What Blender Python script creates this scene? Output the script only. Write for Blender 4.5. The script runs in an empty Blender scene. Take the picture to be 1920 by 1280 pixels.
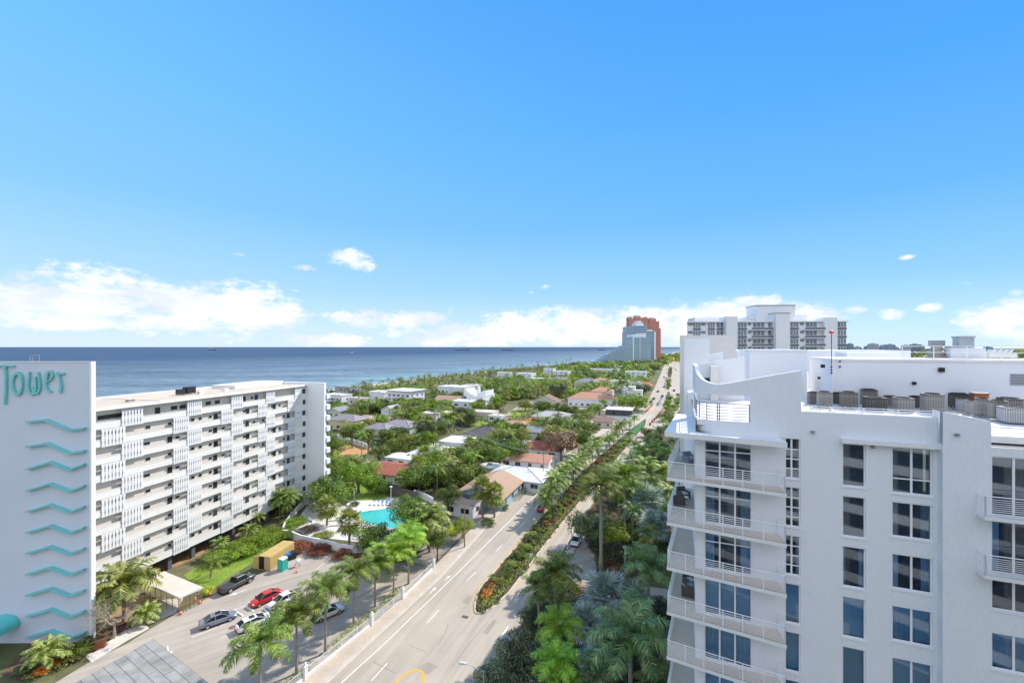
import bpy, bmesh, math, random
from math import sin, cos, pi, radians, atan2, hypot
from mathutils import Vector, noise as mnoise
random.seed(7)
SC = bpy.context.scene
COL = SC.collection
# ---------------------------------------------------------------- camera
EYE, FPX, HOR = 41.0, 800.0, 650.0          # eye height (m), focal length in photo pixels, horizon row
cam_d = bpy.data.cameras.new('camera'); cam = bpy.data.objects.new('camera', cam_d); COL.objects.link(cam)
cam.location = (0, 0, EYE); cam.rotation_euler = (pi/2, 0, 0)
cam_d.sensor_width = 36; cam_d.lens = 36*FPX/1920; cam_d.shift_y = (HOR-640)/1920
cam_d.clip_start = 0.5; cam_d.clip_end = 90000
SC.camera = cam
SC.view_settings.view_transform = 'Standard'; SC.view_settings.look = 'None'
SC.view_settings.exposure = 0.36; SC.view_settings.gamma = 1.0
SC.render.resolution_x = 1024; SC.render.resolution_y = 682
try:
    SC.cycles.max_bounces = 6; SC.cycles.diffuse_bounces = 4; SC.cycles.transparent_max_bounces = 6; SC.cycles.transmission_bounces = 3
except Exception: pass
# ---------------------------------------------------------------- node helper
class NT:
    def __init__(s, nt): s.nt = nt; nt.nodes.clear()
    def n(s, t, ins=None, **kw):
        nd = s.nt.nodes.new(t)
        for k, v in kw.items(): setattr(nd, k, v)
        for k, v in (ins or {}).items():
            if hasattr(v, 'is_output'): s.nt.links.new(v, nd.inputs[k])
            else: nd.inputs[k].default_value = v
        return nd
    def m(s, op, a, b=0.0, c=None):
        ins = {0: a, 1: b}
        if c is not None: ins[2] = c
        return s.n('ShaderNodeMath', ins, operation=op).outputs[0]
    def ramp(s, fac, stops, mode='LINEAR'):
        r = s.n('ShaderNodeValToRGB', {0: fac}); r.color_ramp.interpolation = mode
        el = r.color_ramp.elements
        while len(el) < len(stops): el.new(0.5)
        for e, (p, c) in zip(el, stops): e.position = p; e.color = (c, c, c, 1) if isinstance(c, (int, float)) else (*c, 1)
        return r.outputs[0]
    def mix(s, fac, a, b, bt='MIX'):
        nd = s.nt.nodes.new('ShaderNodeMix'); nd.data_type = 'RGBA'; nd.blend_type = bt
        for i, v in ((0, fac), (6, a), (7, b)):
            if hasattr(v, 'is_output'): s.nt.links.new(v, nd.inputs[i])
            else: nd.inputs[i].default_value = v if i == 0 else (*v[:3], 1)
        return nd.outputs[2]
# ---------------------------------------------------------------- sun and sky
SUN_EL = radians(43); SUN_AZ = radians(53)          # azimuth from +Y towards +X
sun_d = bpy.data.lights.new('sun', 'SUN'); sun_d.energy = 4.4; sun_d.angle = radians(0.5); sun_d.color = (1.0, 0.94, 0.85)
sun = bpy.data.objects.new('sun', sun_d); COL.objects.link(sun)
sv = Vector((sin(SUN_AZ)*cos(SUN_EL), cos(SUN_AZ)*cos(SUN_EL), sin(SUN_EL)))
sun.rotation_euler = sv.to_track_quat('Z', 'Y').to_euler(); sun.location = (60, 60, 120)
W = bpy.data.worlds.new('World'); SC.world = W; W.use_nodes = True
t = NT(W.node_tree)
sky = t.n('ShaderNodeTexSky', sky_type='NISHITA', sun_disc=False, sun_elevation=SUN_EL, sun_rotation=SUN_AZ, altitude=0.0, air_density=1.0, dust_density=0.3, ozone_density=2.5)
tc = t.n('ShaderNodeTexCoord').outputs['Generated']
sp = t.n('ShaderNodeSeparateXYZ', {0: tc}); dx, dy, dz = sp.outputs
az = t.m('ARCTAN2', dx, dy); el = t.m('ARCSINE', dz)
# the Nishita sky, evened out: its strong glow round the sun is replaced by most of a clear blue gradient by elevation and azimuth
eln = t.n('ShaderNodeMapRange', {0: el, 1: 0.0, 2: 0.9}).outputs[0]
gl = t.ramp(eln, [(0, (.70,.84,.95)), (.05, (.62,.82,.97)), (.14, (.44,.72,.98)), (.30, (.26,.60,.97)), (.52, (.19,.55,.97)), (.80, (.125,.45,.93)), (1, (.08,.35,.85))])
gr = t.ramp(eln, [(0, (.62,.82,.95)), (.05, (.50,.77,.97)), (.14, (.27,.60,.96)), (.30, (.125,.45,.93)), (.52, (.06,.36,.93)), (.80, (.035,.28,.90)), (1, (.03,.22,.80))])
azn = t.n('ShaderNodeMapRange', {0: az, 1: -0.95, 2: 0.95}).outputs[0]
grad = t.mix(1.0, t.mix(azn, gl, gr), (11.1, 11.1, 11.1), 'MULTIPLY')
skyc = t.mix(0.94, sky.outputs[0], grad)
# white fill added to the unseen sky behind the camera, to neutralise blue shade
fill_sky = t.n('ShaderNodeMapRange', {0: dy, 1: 0.10, 2: -0.45, 3: 0.0, 4: 1.0}).outputs[0]
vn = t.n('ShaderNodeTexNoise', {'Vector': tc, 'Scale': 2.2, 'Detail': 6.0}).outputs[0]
skyc = t.mix(t.m('MULTIPLY', fill_sky, t.n('ShaderNodeMapRange', {0: vn, 1: 0.30, 2: 0.55, 3: 0.75, 4: 1.0}).outputs[0]), skyc, (11.6, 12.6, 15.2))
# clouds: (photo column, photo row, half width, half height) turned into azimuth and elevation
CL = [(60,560,260,52),(190,550,190,44),(330,575,210,46),(455,580,120,52),(520,590,70,26),(150,606,200,14),(648,482,50,17),(678,497,36,13),
      (445,478,30,8),(573,503,26,7),(700,598,90,16),(760,600,80,17),(620,640,78,15),(900,628,170,24),(1000,610,120,32),(1090,608,130,33),
      (1240,606,150,34),(1400,590,110,32),(1480,596,90,28),(1180,625,300,24),(1600,578,30,11),(1672,590,34,12),(1742,577,34,10),(1870,605,80,34),
      (1915,592,60,38),(1905,548,24,9),(1810,533,26,7),(1700,482,20,5),(1020,537,14,6),(996,548,12,5),(845,580,14,10),(-160,560,180,50),(2050,600,90,36)]
D = None
for (cx, cy, rx, ry) in CL:
    a0 = math.atan((cx-960)/FPX); e0 = math.atan((HOR-cy)/FPX*cos(a0))
    ra = 1.06*rx/FPX*cos(a0)**2; re = 1.15*ry/FPX*cos(a0)
    u = t.m('MULTIPLY', t.m('SUBTRACT', az, a0), 1/ra); v = t.m('MULTIPLY', t.m('SUBTRACT', el, e0), 1/re)
    r = t.m('SUBTRACT', 1.0, t.m('ADD', t.m('MULTIPLY', u, u), t.m('MULTIPLY', v, v)))
    if rx < 60: r = t.m('SUBTRACT', t.m('MULTIPLY', r, .9), 0.12 if rx > 33 and cx < 900 else 0.42)
    D = r if D is None else t.m('MAXIMUM', D, r)
cv = t.n('ShaderNodeCombineXYZ', {0: az, 1: t.m('MULTIPLY', el, 1.9), 2: 0.0}).outputs[0]
n1 = t.n('ShaderNodeTexNoise', {'Vector': cv, 'Scale': 13.0, 'Detail': 9.0, 'Roughness': 0.62}).outputs[0]
n2 = t.n('ShaderNodeTexNoise', {'Vector': cv, 'Scale': 5.0, 'Detail': 6.0, 'Roughness': 0.6}).outputs[0]
n3 = t.n('ShaderNodeTexNoise', {'Vector': cv, 'Scale': 46.0, 'Detail': 6.0, 'Roughness': 0.65}).outputs[0]
dens = t.m('ADD', t.m('ADD', t.m('MAXIMUM', D, -1.3), t.m('MULTIPLY', t.m('SUBTRACT', n1, 0.50), 3.4)), t.m('MULTIPLY', t.m('SUBTRACT', n3, 0.50), 1.8))
cm = t.n('ShaderNodeMapRange', {0: dens, 1: -0.05, 2: 1.0, 3: 0.0, 4: 0.96}, interpolation_type='SMOOTHSTEP').outputs[0]
ccol = t.mix(t.n('ShaderNodeMapRange', {0: n2, 1: 0.42, 2: 0.60}).outputs[0], (11.6, 11.7, 12.0), (8.6, 9.2, 10.6))
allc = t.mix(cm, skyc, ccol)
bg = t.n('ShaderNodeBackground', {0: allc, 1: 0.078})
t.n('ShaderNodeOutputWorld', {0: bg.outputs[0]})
# ---------------------------------------------------------------- geometry of the place from the photograph
def g(px, py, z=0.0):
    Y = FPX*(EYE-z)/(py-HOR); return Vector(((px-960)/FPX*Y, Y, z))
def at(px, py, Y): return Vector(((px-960)/FPX*Y, Y, EYE-(py-HOR)/FPX*Y))
class Fr:                                    # a vertical working frame: x along a facade, y into the building
    def __init__(s, x, y, th): s.x, s.y, s.th = x, y, th; s.c, s.s = cos(th), sin(th)
    def Y(s, px, d=0.0):
        a = (px-960)/FPX; ox, oy = s.x-s.s*d, s.y+s.c*d
        return (-s.s*ox+s.c*oy)/(-s.s*a+s.c)
    def lx(s, px, d=0.0):
        Y = s.Y(px, d); X = (px-960)/FPX*Y; return (X-s.x)*s.c+(Y-s.y)*s.s
    def z(s, px, py, d=0.0): return EYE-(py-HOR)/FPX*s.Y(px, d)
    def loc(s, X, Y): return ((X-s.x)*s.c+(Y-s.y)*s.s, -(X-s.x)*s.s+(Y-s.y)*s.c)
    def w(s, x, y, z=0.0): return Vector((s.x+s.c*x-s.s*y, s.y+s.s*x+s.c*y, z))
# ---------------------------------------------------------------- mesh builder
class MB:
    def __init__(s): s.v = []; s.f = []; s.m = []
    def face(s, pts, m=0):
        b = len(s.v); s.v += [tuple(p) for p in pts]; s.f.append(tuple(range(b, b+len(pts)))); s.m.append(m)
    def box(s, x0, x1, y0, y1, z0, z1, m=0, rot=0.0, mt=None):
        cx, cy = (x0+x1)/2, (y0+y1)/2; c, q = cos(rot), sin(rot)
        P = [(cx+(x-cx)*c-(y-cy)*q, cy+(x-cx)*q+(y-cy)*c, z) for z in (z0, z1) for x, y in ((x0,y0),(x1,y0),(x1,y1),(x0,y1))]
        b = len(s.v); s.v += P
        for i, f in enumerate(((0,3,2,1),(4,5,6,7),(0,1,5,4),(1,2,6,5),(2,3,7,6),(3,0,4,7))):
            s.f.append(tuple(b+j for j in f)); s.m.append(mt if (i == 1 and mt is not None) else m)
    def prism(s, poly, z0, z1, m=0, mt=None, bottom=True):
        n = len(poly); b = len(s.v)
        A = sum(poly[i][0]*poly[(i+1)%n][1]-poly[(i+1)%n][0]*poly[i][1] for i in range(n))
        if A < 0: poly = poly[::-1]
        s.v += [(p[0], p[1], z0) for p in poly]+[(p[0], p[1], z1) for p in poly]
        s.f.append(tuple(b+n+i for i in range(n))); s.m.append(m if mt is None else mt)
        if bottom: s.f.append(tuple(b+i for i in reversed(range(n)))); s.m.append(m)
        for i in range(n):
            j = (i+1) % n; s.f.append((b+i, b+j, b+n+j, b+n+i)); s.m.append(m)
    def vprism(s, poly, y0, y1, m=0):          # polygon given in x,z; extruded in y
        n = len(poly); b = len(s.v)
        A = sum(poly[i][0]*poly[(i+1)%n][1]-poly[(i+1)%n][0]*poly[i][1] for i in range(n))
        if A < 0: poly = poly[::-1]
        s.v += [(p[0], y0, p[1]) for p in poly]+[(p[0], y1, p[1]) for p in poly]
        s.f.append(tuple(b+i for i in range(n))); s.m.append(m)
        s.f.append(tuple(b+n+i for i in reversed(range(n)))); s.m.append(m)
        for i in range(n):
            j = (i+1) % n; s.f.append((b+j, b+i, b+n+i, b+n+j)); s.m.append(m)
    def tube(s, pts, r, n=6, m=0, cap=True):
        pts = [Vector(p) for p in pts]; R = r if isinstance(r, (list, tuple)) else [r]*len(pts); b = len(s.v)
        for i, p in enumerate(pts):
            d = (pts[min(i+1, len(pts)-1)]-pts[max(i-1, 0)]).normalized()
            a = d.cross(Vector((0, 0, 1)));  a = Vector((1, 0, 0)) if a.length < 1e-3 else a.normalized()
            c = d.cross(a)
            for k in range(n):
                q = 2*pi*k/n; s.v.append(tuple(p+(a*cos(q)+c*sin(q))*R[i]))
        for i in range(len(pts)-1):
            for k in range(n):
                k2 = (k+1) % n; s.f.append((b+i*n+k, b+i*n+k2, b+(i+1)*n+k2, b+(i+1)*n+k)); s.m.append(m)
        if cap:
            s.f.append(tuple(b+k for k in reversed(range(n)))); s.m.append(m)
            s.f.append(tuple(b+(len(pts)-1)*n+k for k in range(n))); s.m.append(m)
    def lathe(s, prof, n=12, m=0, c=(0, 0, 0)):
        b = len(s.v)
        for r, z in prof:
            for k in range(n): q = 2*pi*k/n; s.v.append((c[0]+r*cos(q), c[1]+r*sin(q), c[2]+z))
        for i in range(len(prof)-1):
            for k in range(n):
                k2 = (k+1) % n; s.f.append((b+i*n+k, b+i*n+k2, b+(i+1)*n+k2, b+(i+1)*n+k)); s.m.append(m)
    def mesh(s, name, mats):
        me = bpy.data.meshes.new(name); me.from_pydata(s.v, [], s.f)
        for mt in (mats if isinstance(mats, (list, tuple)) else [mats]): me.materials.append(mt)
        me.polygons.foreach_set('material_index', s.m); me.update(); return me
    def build(s, name, mats, parent=None, loc=(0, 0, 0), rz=0.0, smooth=False):
        me = s.mesh(name, mats)
        if smooth: me.polygons.foreach_set('use_smooth', [True]*len(me.polygons))
        o = bpy.data.objects.new(name, me); COL.objects.link(o); o.parent = parent; o.location = loc; o.rotation_euler.z = rz
        return o
def tag(o, label=None, cat=None, group=None, kind=None):
    if label: o['label'] = label
    if cat: o['category'] = cat
    if group: o['group'] = group
    if kind: o['kind'] = kind
    return o
def thing(name, label, cat, loc=(0, 0, 0), rz=0.0, group=None):
    o = bpy.data.objects.new(name, None); COL.objects.link(o); o.location = loc; o.rotation_euler.z = rz; o.empty_display_size = 0.5
    return tag(o, label, cat, group)
def obj(name, me, parent=None, loc=(0, 0, 0), rz=0.0, sc=None):
    o = bpy.data.objects.new(name, me); COL.objects.link(o); o.parent = parent; o.location = loc; o.rotation_euler.z = rz
    if sc: o.scale = sc
    return o
def copy_tree(o, parent=None):
    c = o.copy(); COL.objects.link(c); c.parent = parent
    for ch in o.children: copy_tree(ch, c)
    return c
# ---------------------------------------------------------------- materials
def mat(name, col, rough=0.7, col2=None, scale=2.0, amt=1.0, detail=5.0, bump=0.0, bscale=None, metal=0.0, spec=0.4, coat=0.0, rand=0.0, thr=None, stretch=None, fine=0.0):
    m = bpy.data.materials.new(name); m.use_nodes = True; t = NT(m.node_tree)
    co = t.n('ShaderNodeTexCoord').outputs['Object']
    if stretch: co = t.n('ShaderNodeMapping', {0: co, 3: stretch}).outputs[0]
    c = (*col, 1)
    if col2 is not None:
        nz = t.n('ShaderNodeTexNoise', {'Vector': co, 'Scale': scale, 'Detail': detail, 'Roughness': 0.6}).outputs[0]
        lo, hi = thr or (0.35, 0.65)
        f = t.n('ShaderNodeMapRange', {0: nz, 1: lo, 2: hi, 3: 0.0, 4: amt}).outputs[0]
        c = t.mix(f, col, col2)
    if fine:
        nz = t.n('ShaderNodeTexNoise', {'Vector': co, 'Scale': (bscale or scale*12), 'Detail': 3.0}).outputs[0]
        k = t.n('ShaderNodeMapRange', {0: nz, 1: 0.3, 2: 0.7, 3: 1-fine, 4: 1+fine}).outputs[0]
        c = t.mix(1.0, c if not isinstance(c, tuple) else c, t.n('ShaderNodeCombineXYZ', {0: k, 1: k, 2: k}).outputs[0], 'MULTIPLY')
    if rand:
        rn = t.n('ShaderNodeObjectInfo').outputs['Random']
        c = t.n('ShaderNodeHueSaturation', {'Hue': t.m('ADD', 0.5-rand*0.12, t.m('MULTIPLY', rn, rand*0.24)), 'Saturation': 1.0, 'Value': t.m('ADD', 1-rand, t.m('MULTIPLY', rn, 2*rand)), 'Fac': 1.0, 'Color': c}).outputs[0]
    p = t.n('ShaderNodeBsdfPrincipled', {'Base Color': c, 'Roughness': rough, 'Metallic': metal, 'Specular IOR Level': spec, 'Coat Weight': coat})
    if coat: p.inputs['Coat Roughness'].default_value = 0.06
    if bump:
        bn = t.n('ShaderNodeTexNoise', {'Vector': co, 'Scale': bscale or scale*5, 'Detail': 4.0}).outputs[0]
        b = t.n('ShaderNodeBump', {'Height': bn, 'Strength': bump, 'Distance': 0.1}); m.node_tree.links.new(b.outputs[0], p.inputs['Normal'])
    t.n('ShaderNodeOutputMaterial', {0: p.outputs[0]}); return m
def leafmat(name, c1, c2, rand=0.25, trans=0.3, scale=1.2, dead=None, rough=0.5):
    m = bpy.data.materials.new(name); m.use_nodes = True; t = NT(m.node_tree)
    co = t.n('ShaderNodeTexCoord').outputs['Object']
    nz = t.n('ShaderNodeTexNoise', {'Vector': co, 'Scale': scale, 'Detail': 3.0}).outputs[0]
    wn = t.n('ShaderNodeNewGeometry').outputs['Random Per Island']
    f = t.n('ShaderNodeMapRange', {0: t.m('ADD', t.m('MULTIPLY', nz, 0.8), t.m('MULTIPLY', wn, 0.35)), 1: 0.38, 2: 0.78}).outputs[0]
    c = t.mix(f, c1, c2)
    if dead: c = t.mix(t.m('MULTIPLY', t.m('GREATER_THAN', wn, 0.93), 0.8), c, dead)
    rn = t.n('ShaderNodeObjectInfo').outputs['Random']
    c = t.n('ShaderNodeHueSaturation', {'Hue': t.m('ADD', 0.5-rand*0.07, t.m('MULTIPLY', rn, rand*0.14)), 'Saturation': 1.0, 'Value': t.m('ADD', 1-rand, t.m('MULTIPLY', rn, 2*rand)), 'Fac': 1.0, 'Color': c}).outputs[0]
    p = t.n('ShaderNodeBsdfPrincipled', {'Base Color': c, 'Roughness': rough, 'Specular IOR Level': 0.35})
    tr = t.n('ShaderNodeBsdfTranslucent', {0: t.mix(1.0, c, (1.5, 1.5, 0.7), 'MULTIPLY')})
    mx = t.n('ShaderNodeMixShader', {0: trans, 1: p.outputs[0], 2: tr.outputs[0]})
    t.n('ShaderNodeOutputMaterial', {0: mx.outputs[0]}); return m
WHITE = mat('white_paint', (.78,.78,.77), .6, (.70,.70,.70), .35, .6, fine=.03, bscale=6)
STUCCO = mat('white_stucco', (.765,.775,.795), .75, (.69,.705,.735), .5, .25, stretch=(1, 1, .3), bump=.15, bscale=9, fine=.03)
OFFW = mat('off_white_render', (.74,.71,.66), .75, (.66,.63,.58), .3, .7, fine=.04, bscale=5)
RAILW = mat('white_railing', (.82,.82,.83), .45)
BEIGEW = mat('taupe_wall', (.66,.61,.54), .8, (.58,.54,.48), .4, .8, fine=.04, bscale=4)
DARKG = mat('dark_glass', (.02,.025,.03), .08, spec=.6)
BLACKM = mat('black_plastic', (.02,.02,.022), .5)
GREYM = mat('grey_metal', (.35,.35,.36), .45, (.28,.28,.29), 2, metal=.4)
CONC = mat('pale_concrete', (.56,.52,.46), .85, (.46,.42,.37), .25, .8, fine=.08, bscale=3)
TAN = mat('tan_roof_gravel', (.62,.53,.42), .9, (.52,.45,.36), .2, .8, fine=.08, bscale=4)
TEAL = mat('teal_paint', (.20,.56,.54), .5, (.16,.48,.47), 1, .6)
def tintglass(name, tint, refl=0.25):
    m = bpy.data.materials.new(name); m.use_nodes = True; t = NT(m.node_tree)
    fr = t.n('ShaderNodeFresnel', {0: 1.5}).outputs[0]
    f = t.m('MINIMUM', t.m('ADD', t.m('MULTIPLY', fr, 1.0), refl*0.25), 1.0)
    tr = t.n('ShaderNodeBsdfTransparent', {0: (*tint, 1)}); gl = t.n('ShaderNodeBsdfGlossy', {0: (.9,.95,1,1), 1: 0.03})
    t.n('ShaderNodeOutputMaterial', {0: t.n('ShaderNodeMixShader', {0: f, 1: tr.outputs[0], 2: gl.outputs[0]}).outputs[0]}); return m
GLASS = tintglass('blue_tinted_glass', (.48,.74,.95), .4)
CLEAR = tintglass('grey_tinted_glass', (.45,.62,.72), .75)
# ================================================================ ground, roads, water
def sheet(name, pts, z, m, kind='structure', label=None):
    b = MB(); b.face([(p[0], p[1], z) for p in pts]); o = b.build(name, m)
    # make sure it faces up
    if o.data.polygons[0].normal.z < 0: o.data.flip_normals()
    return tag(o, label, kind=kind)
def gp(*pp): return [g(a, b) for a, b in pp]
SHORE = [(-420,-400),(-330,60),(-235,260),(-165,400),(-88,600),(-10,760),(95,930),(190,1080),(330,1350),(520,1700),(760,2150),(1050,2500),(1600,3400),(4200,6200),(16000,14000),(60000,24000)]
landm = mat('land', (.17,.15,.08), .95, (.085,.10,.03), .03, 1.0, fine=.2, bscale=.8)
sheet('ground', SHORE+[(60000,-9000),(-420,-9000)], 0.0, landm)
bm = MB()                                   # beach strip along the shore
for i in range(len(SHORE)-6):
    a, b = Vector(SHORE[i]), Vector(SHORE[i+1]); n = Vector((b-a)).normalized(); n = Vector((-n.y, n.x))
    bm.face([(*(a-n*14), .012), (*(a+n*12), -.05), (*(b+n*12), -.05), (*(b-n*14), .012)])
o = bm.build('beach', mat('sand', (.62,.52,.38), .95, (.52,.44,.33), .1, fine=.08, bscale=1)); tag(o, kind='structure')
def ocean_mat():
    m = bpy.data.materials.new('sea_water'); m.use_nodes = True; t = NT(m.node_tree)
    co = t.n('ShaderNodeTexCoord').outputs['Object']; s = t.n('ShaderNodeSeparateXYZ', {0: co})
    d = t.m('ADD', t.m('MULTIPLY', t.m('ADD', s.outputs[0], 170.0), -.881), t.m('MULTIPLY', t.m('SUBTRACT', s.outputs[1], 386.0), .473))
    nz = t.n('ShaderNodeTexNoise', {'Vector': t.n('ShaderNodeMapping', {0: co, 3: (.4, 1, 1)}).outputs[0], 'Scale': .004, 'Detail': 6.0}).outputs[0]
    d = t.m('ADD', d, t.m('MULTIPLY', t.m('SUBTRACT', nz, .5), 160.0))
    f = t.n('ShaderNodeMapRange', {0: d, 1: -20.0, 2: 1500.0}).outputs[0]
    c = t.ramp(f, [(0, (.22,.33,.32)), (.04, (.175,.26,.28)), (.13, (.14,.185,.215)), (.35, (.10,.135,.17)), (.75, (.058,.082,.125)), (1, (.028,.047,.095))])
    w = t.n('ShaderNodeTexNoise', {'Vector': t.n('ShaderNodeMapping', {0: co, 3: (.5, 1.3, 1), 2: (0, 0, .5)}).outputs[0], 'Scale': .12, 'Detail': 5.0, 'Roughness': .65}).outputs[0]
    w2 = t.n('ShaderNodeTexNoise', {'Vector': t.n('ShaderNodeMapping', {0: co, 3: (.35, 1, 1), 2: (0, 0, .3)}).outputs[0], 'Scale': .014, 'Detail': 4.0}).outputs[0]
    wc = t.n('ShaderNodeMapRange', {0: t.m('ADD', t.m('MULTIPLY', w, .6), t.m('MULTIPLY', w2, .4)), 1: .36, 2: .64, 3: .5, 4: 1.6}).outputs[0]
    c = t.mix(1.0, c, t.n('ShaderNodeCombineXYZ', {0: wc, 1: wc, 2: wc}).outputs[0], 'MULTIPLY')
    bmp = t.n('ShaderNodeBump', {'Height': w, 'Strength': .7, 'Distance': 1.2})
    p = t.n('ShaderNodeBsdfPrincipled', {'Base Color': c, 'Roughness': .45, 'Specular IOR Level': .22, 'Normal': bmp.outputs[0]})
    t.n('ShaderNodeOutputMaterial', {0: p.outputs[0]}); return m
sheet('ocean', [(-80000,-9000),(80000,-9000),(80000,80000),(-80000,80000)], -0.5, ocean_mat())
# --- the boulevard: one asphalt sheet, islands and pavements laid on it
def roadmat(name, c1, c2, wheel=.10, ang=.36):
    m = bpy.data.materials.new(name); m.use_nodes = True; t = NT(m.node_tree); co = t.n('ShaderNodeTexCoord').outputs['Object']
    rot = t.n('ShaderNodeMapping', {0: co, 2: (0, 0, ang)}).outputs[0]
    st = t.n('ShaderNodeTexNoise', {'Vector': t.n('ShaderNodeMapping', {0: rot, 3: (1, .05, 1)}).outputs[0], 'Scale': 1.1, 'Detail': 5.0}).outputs[0]
    big = t.n('ShaderNodeTexNoise', {'Vector': co, 'Scale': .07, 'Detail': 6.0, 'Roughness': .65}).outputs[0]; fi = t.n('ShaderNodeTexNoise', {'Vector': co, 'Scale': 9.0, 'Detail': 2.0}).outputs[0]
    f = t.n('ShaderNodeMapRange', {0: t.m('ADD', t.m('MULTIPLY', st, .45), t.m('MULTIPLY', big, .55)), 1: .36, 2: .60}).outputs[0]; c = t.mix(f, c1, c2)
    k = t.n('ShaderNodeMapRange', {0: fi, 1: .3, 2: .7, 3: .95, 4: 1.05}).outputs[0]; c = t.mix(1.0, c, t.n('ShaderNodeCombineXYZ', {0: k, 1: k, 2: k}).outputs[0], 'MULTIPLY')
    p = t.n('ShaderNodeBsdfPrincipled', {'Base Color': c, 'Roughness': .92, 'Specular IOR Level': .25}); t.n('ShaderNodeOutputMaterial', {0: p.outputs[0]}); return m
asph = roadmat('worn_asphalt', (.50,.43,.34), (.38,.325,.26))
asph2 = roadmat('car_park_asphalt', (.47,.41,.335), (.33,.285,.235), ang=.9)
walkm = mat('pavement_concrete', (.54,.45,.36), .9, (.44,.37,.30), .3, .8, fine=.07, bscale=3)
kerbm = mat('kerb_concrete', (.60,.54,.47), .9, (.50,.45,.40), 1)
YEL = mat('yellow_road_paint', (.70,.40,.04), .8, (.60,.38,.10), 2)
WHT = mat('white_road_paint', (.80,.78,.74), .8, (.60,.57,.52), 1.5, .6)
LE = [(500,1395),(608,1280),(697,1197),(760,1140),(823,1082),(888,1012),(953,940),(985,905),(1040,872),(1085,845),(1130,812),(1165,787),(1190,774),(1206,760),(1222,738),(1231,719),(1239,700),(1248,678),(1256,667),(1262,660)]
RE = [(905,1395),(925,1280),(960,1200),(1000,1120),(1062,1020),(1090,972),(1130,915),(1170,868),(1200,832),(1230,803),(1262,775),(1292,740),(1300,719),(1300,700),(1292,678),(1284,667),(1277,660)]
def strip(name, A, B, z, m, kind='structure'):
    b = MB(); n = max(len(A), len(B))
    def res(P):
        P = [Vector((p[0], p[1])) for p in P]; L = [0]
        for i in range(len(P)-1): L.append(L[-1]+(P[i+1]-P[i]).length)
        out = []
        for k in range(40):
            s = L[-1]*(k/39)**1.6; i = 0
            while i < len(P)-2 and L[i+1] < s: i += 1
            f = (s-L[i])/(L[i+1]-L[i]); out.append(P[i].lerp(P[i+1], min(f, 1)))
        return out
    a, c = res(A), res(B)
    for i in range(39): b.face([(*a[i], z), (*c[i], z), (*c[i+1], z), (*a[i+1], z)])
    o = b.build(name, m)
    if o.data.polygons[0].normal.z < 0: o.data.flip_normals()
    return tag(o, kind=kind)
strip('road', gp(*LE), gp(*RE), .02, asph)
def offs(P, d):                              # offset a ground polyline sideways (d>0: to the left of travel)
    P = [Vector((p[0], p[1])) for p in P]; out = []
    for i in range(len(P)):
        t_ = (P[min(i+1, len(P)-1)]-P[max(i-1, 0)]).normalized(); out.append(P[i]+Vector((-t_.y, t_.x))*d)
    return out
LEg, REg = gp(*LE), gp(*RE)
def ribbon(name, P, d0, d1, z0, z1, m, kind='structure', smooth=0):
    a, c = offs(P, d0), offs(P, d1); b = MB()
    for i in range(len(a)-1):
        b.face([(*a[i], z1), (*a[i+1], z1), (*c[i+1], z1), (*c[i], z1)])
        if z1-z0 > .03:
            b.face([(*a[i], z0), (*a[i+1], z0), (*a[i+1], z1), (*a[i], z1)]); b.face([(*c[i], z0), (*c[i], z1), (*c[i+1], z1), (*c[i+1], z0)])
    o = b.build(name, m); bm_ = bmesh.new(); bm_.from_mesh(o.data); bmesh.ops.recalc_face_normals(bm_, faces=bm_.faces)
    if bm_.faces[0:1] and bm_.faces[:][0].normal.z < 0: bmesh.ops.reverse_faces(bm_, faces=bm_.faces)
    bm_.to_mesh(o.data); bm_.free(); return tag(o, kind=kind)
ribbon('gutter', LEg[:14], -.05, -.45, 0, .026, kerbm)
ribbon('kerb', LEg[:14], .13, -.05, 0, .15, kerbm)
ribbon('pavement', LEg[:14], 2.6, .13, 0, .14, walkm)
ribbon('kerb', REg[:16], -.15, 0, 0, .15, kerbm)
ribbon('pavement', REg[6:14], -1.9, -.15, 0, .14, walkm)
# painted lines
def line(P, w, z=.030, m=WHT, nm='lane_marking', dash=None):
    P = [Vector((p[0], p[1])) for p in P]; b = MB(); seg = []
    if dash:
        on, off, st = dash; L = [0]
        for i in range(len(P)-1): L.append(L[-1]+(P[i+1]-P[i]).length)
        def ev(s):
            i = 0
            while i < len(P)-2 and L[i+1] < s: i += 1
            return P[i].lerp(P[i+1], (s-L[i])/(L[i+1]-L[i]))
        s = st
        while s+on < L[-1]: seg.append([ev(s), ev(s+on)]); s += on+off
    else: seg = [P]
    for S in seg:
        a, c = offs(S, w/2), offs(S, -w/2)
        for i in range(len(S)-1): b.face([(*c[i], z), (*c[i+1], z), (*a[i+1], z), (*a[i], z)])
    o = b.build(nm, m)
    if o.data.polygons[0].normal.z < 0: o.data.flip_normals()
    return tag(o, kind='structure')
line(gp((560,1370),(640,1280),(720,1207),(870,1062),(992,940),(1040,893)), .16)
line(gp((600,1395),(710,1265),(808,1157),(884,1077),(938,1025),(977,986),(1010,950)), .13, dash=None) if False else None
for a, b_ in (((696,1276),(726,1243)),((801,1167),(823,1143)),((875,1088),(892,1072)),((930,1033),(943,1020)),((973,990),(984,977)),((1002,955),(1012,944)),((1022,929),(1031,920)),((937,1195),(953,1173)),((1071,999),(1079,987)),((1060,1034),(1084,1010))):
    line(gp(a, b_), .14)
line(gp((933,1206),(951,1178)), .16); line(gp((1072,1045),(1085,1022),(1098,1000)), .14)
for P in (((1215,780),(1232,757),(1248,735)),((1190,800),(1225,762)),((1180,820),(1205,795),(1228,772))): line(gp(*P), .14)
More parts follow.
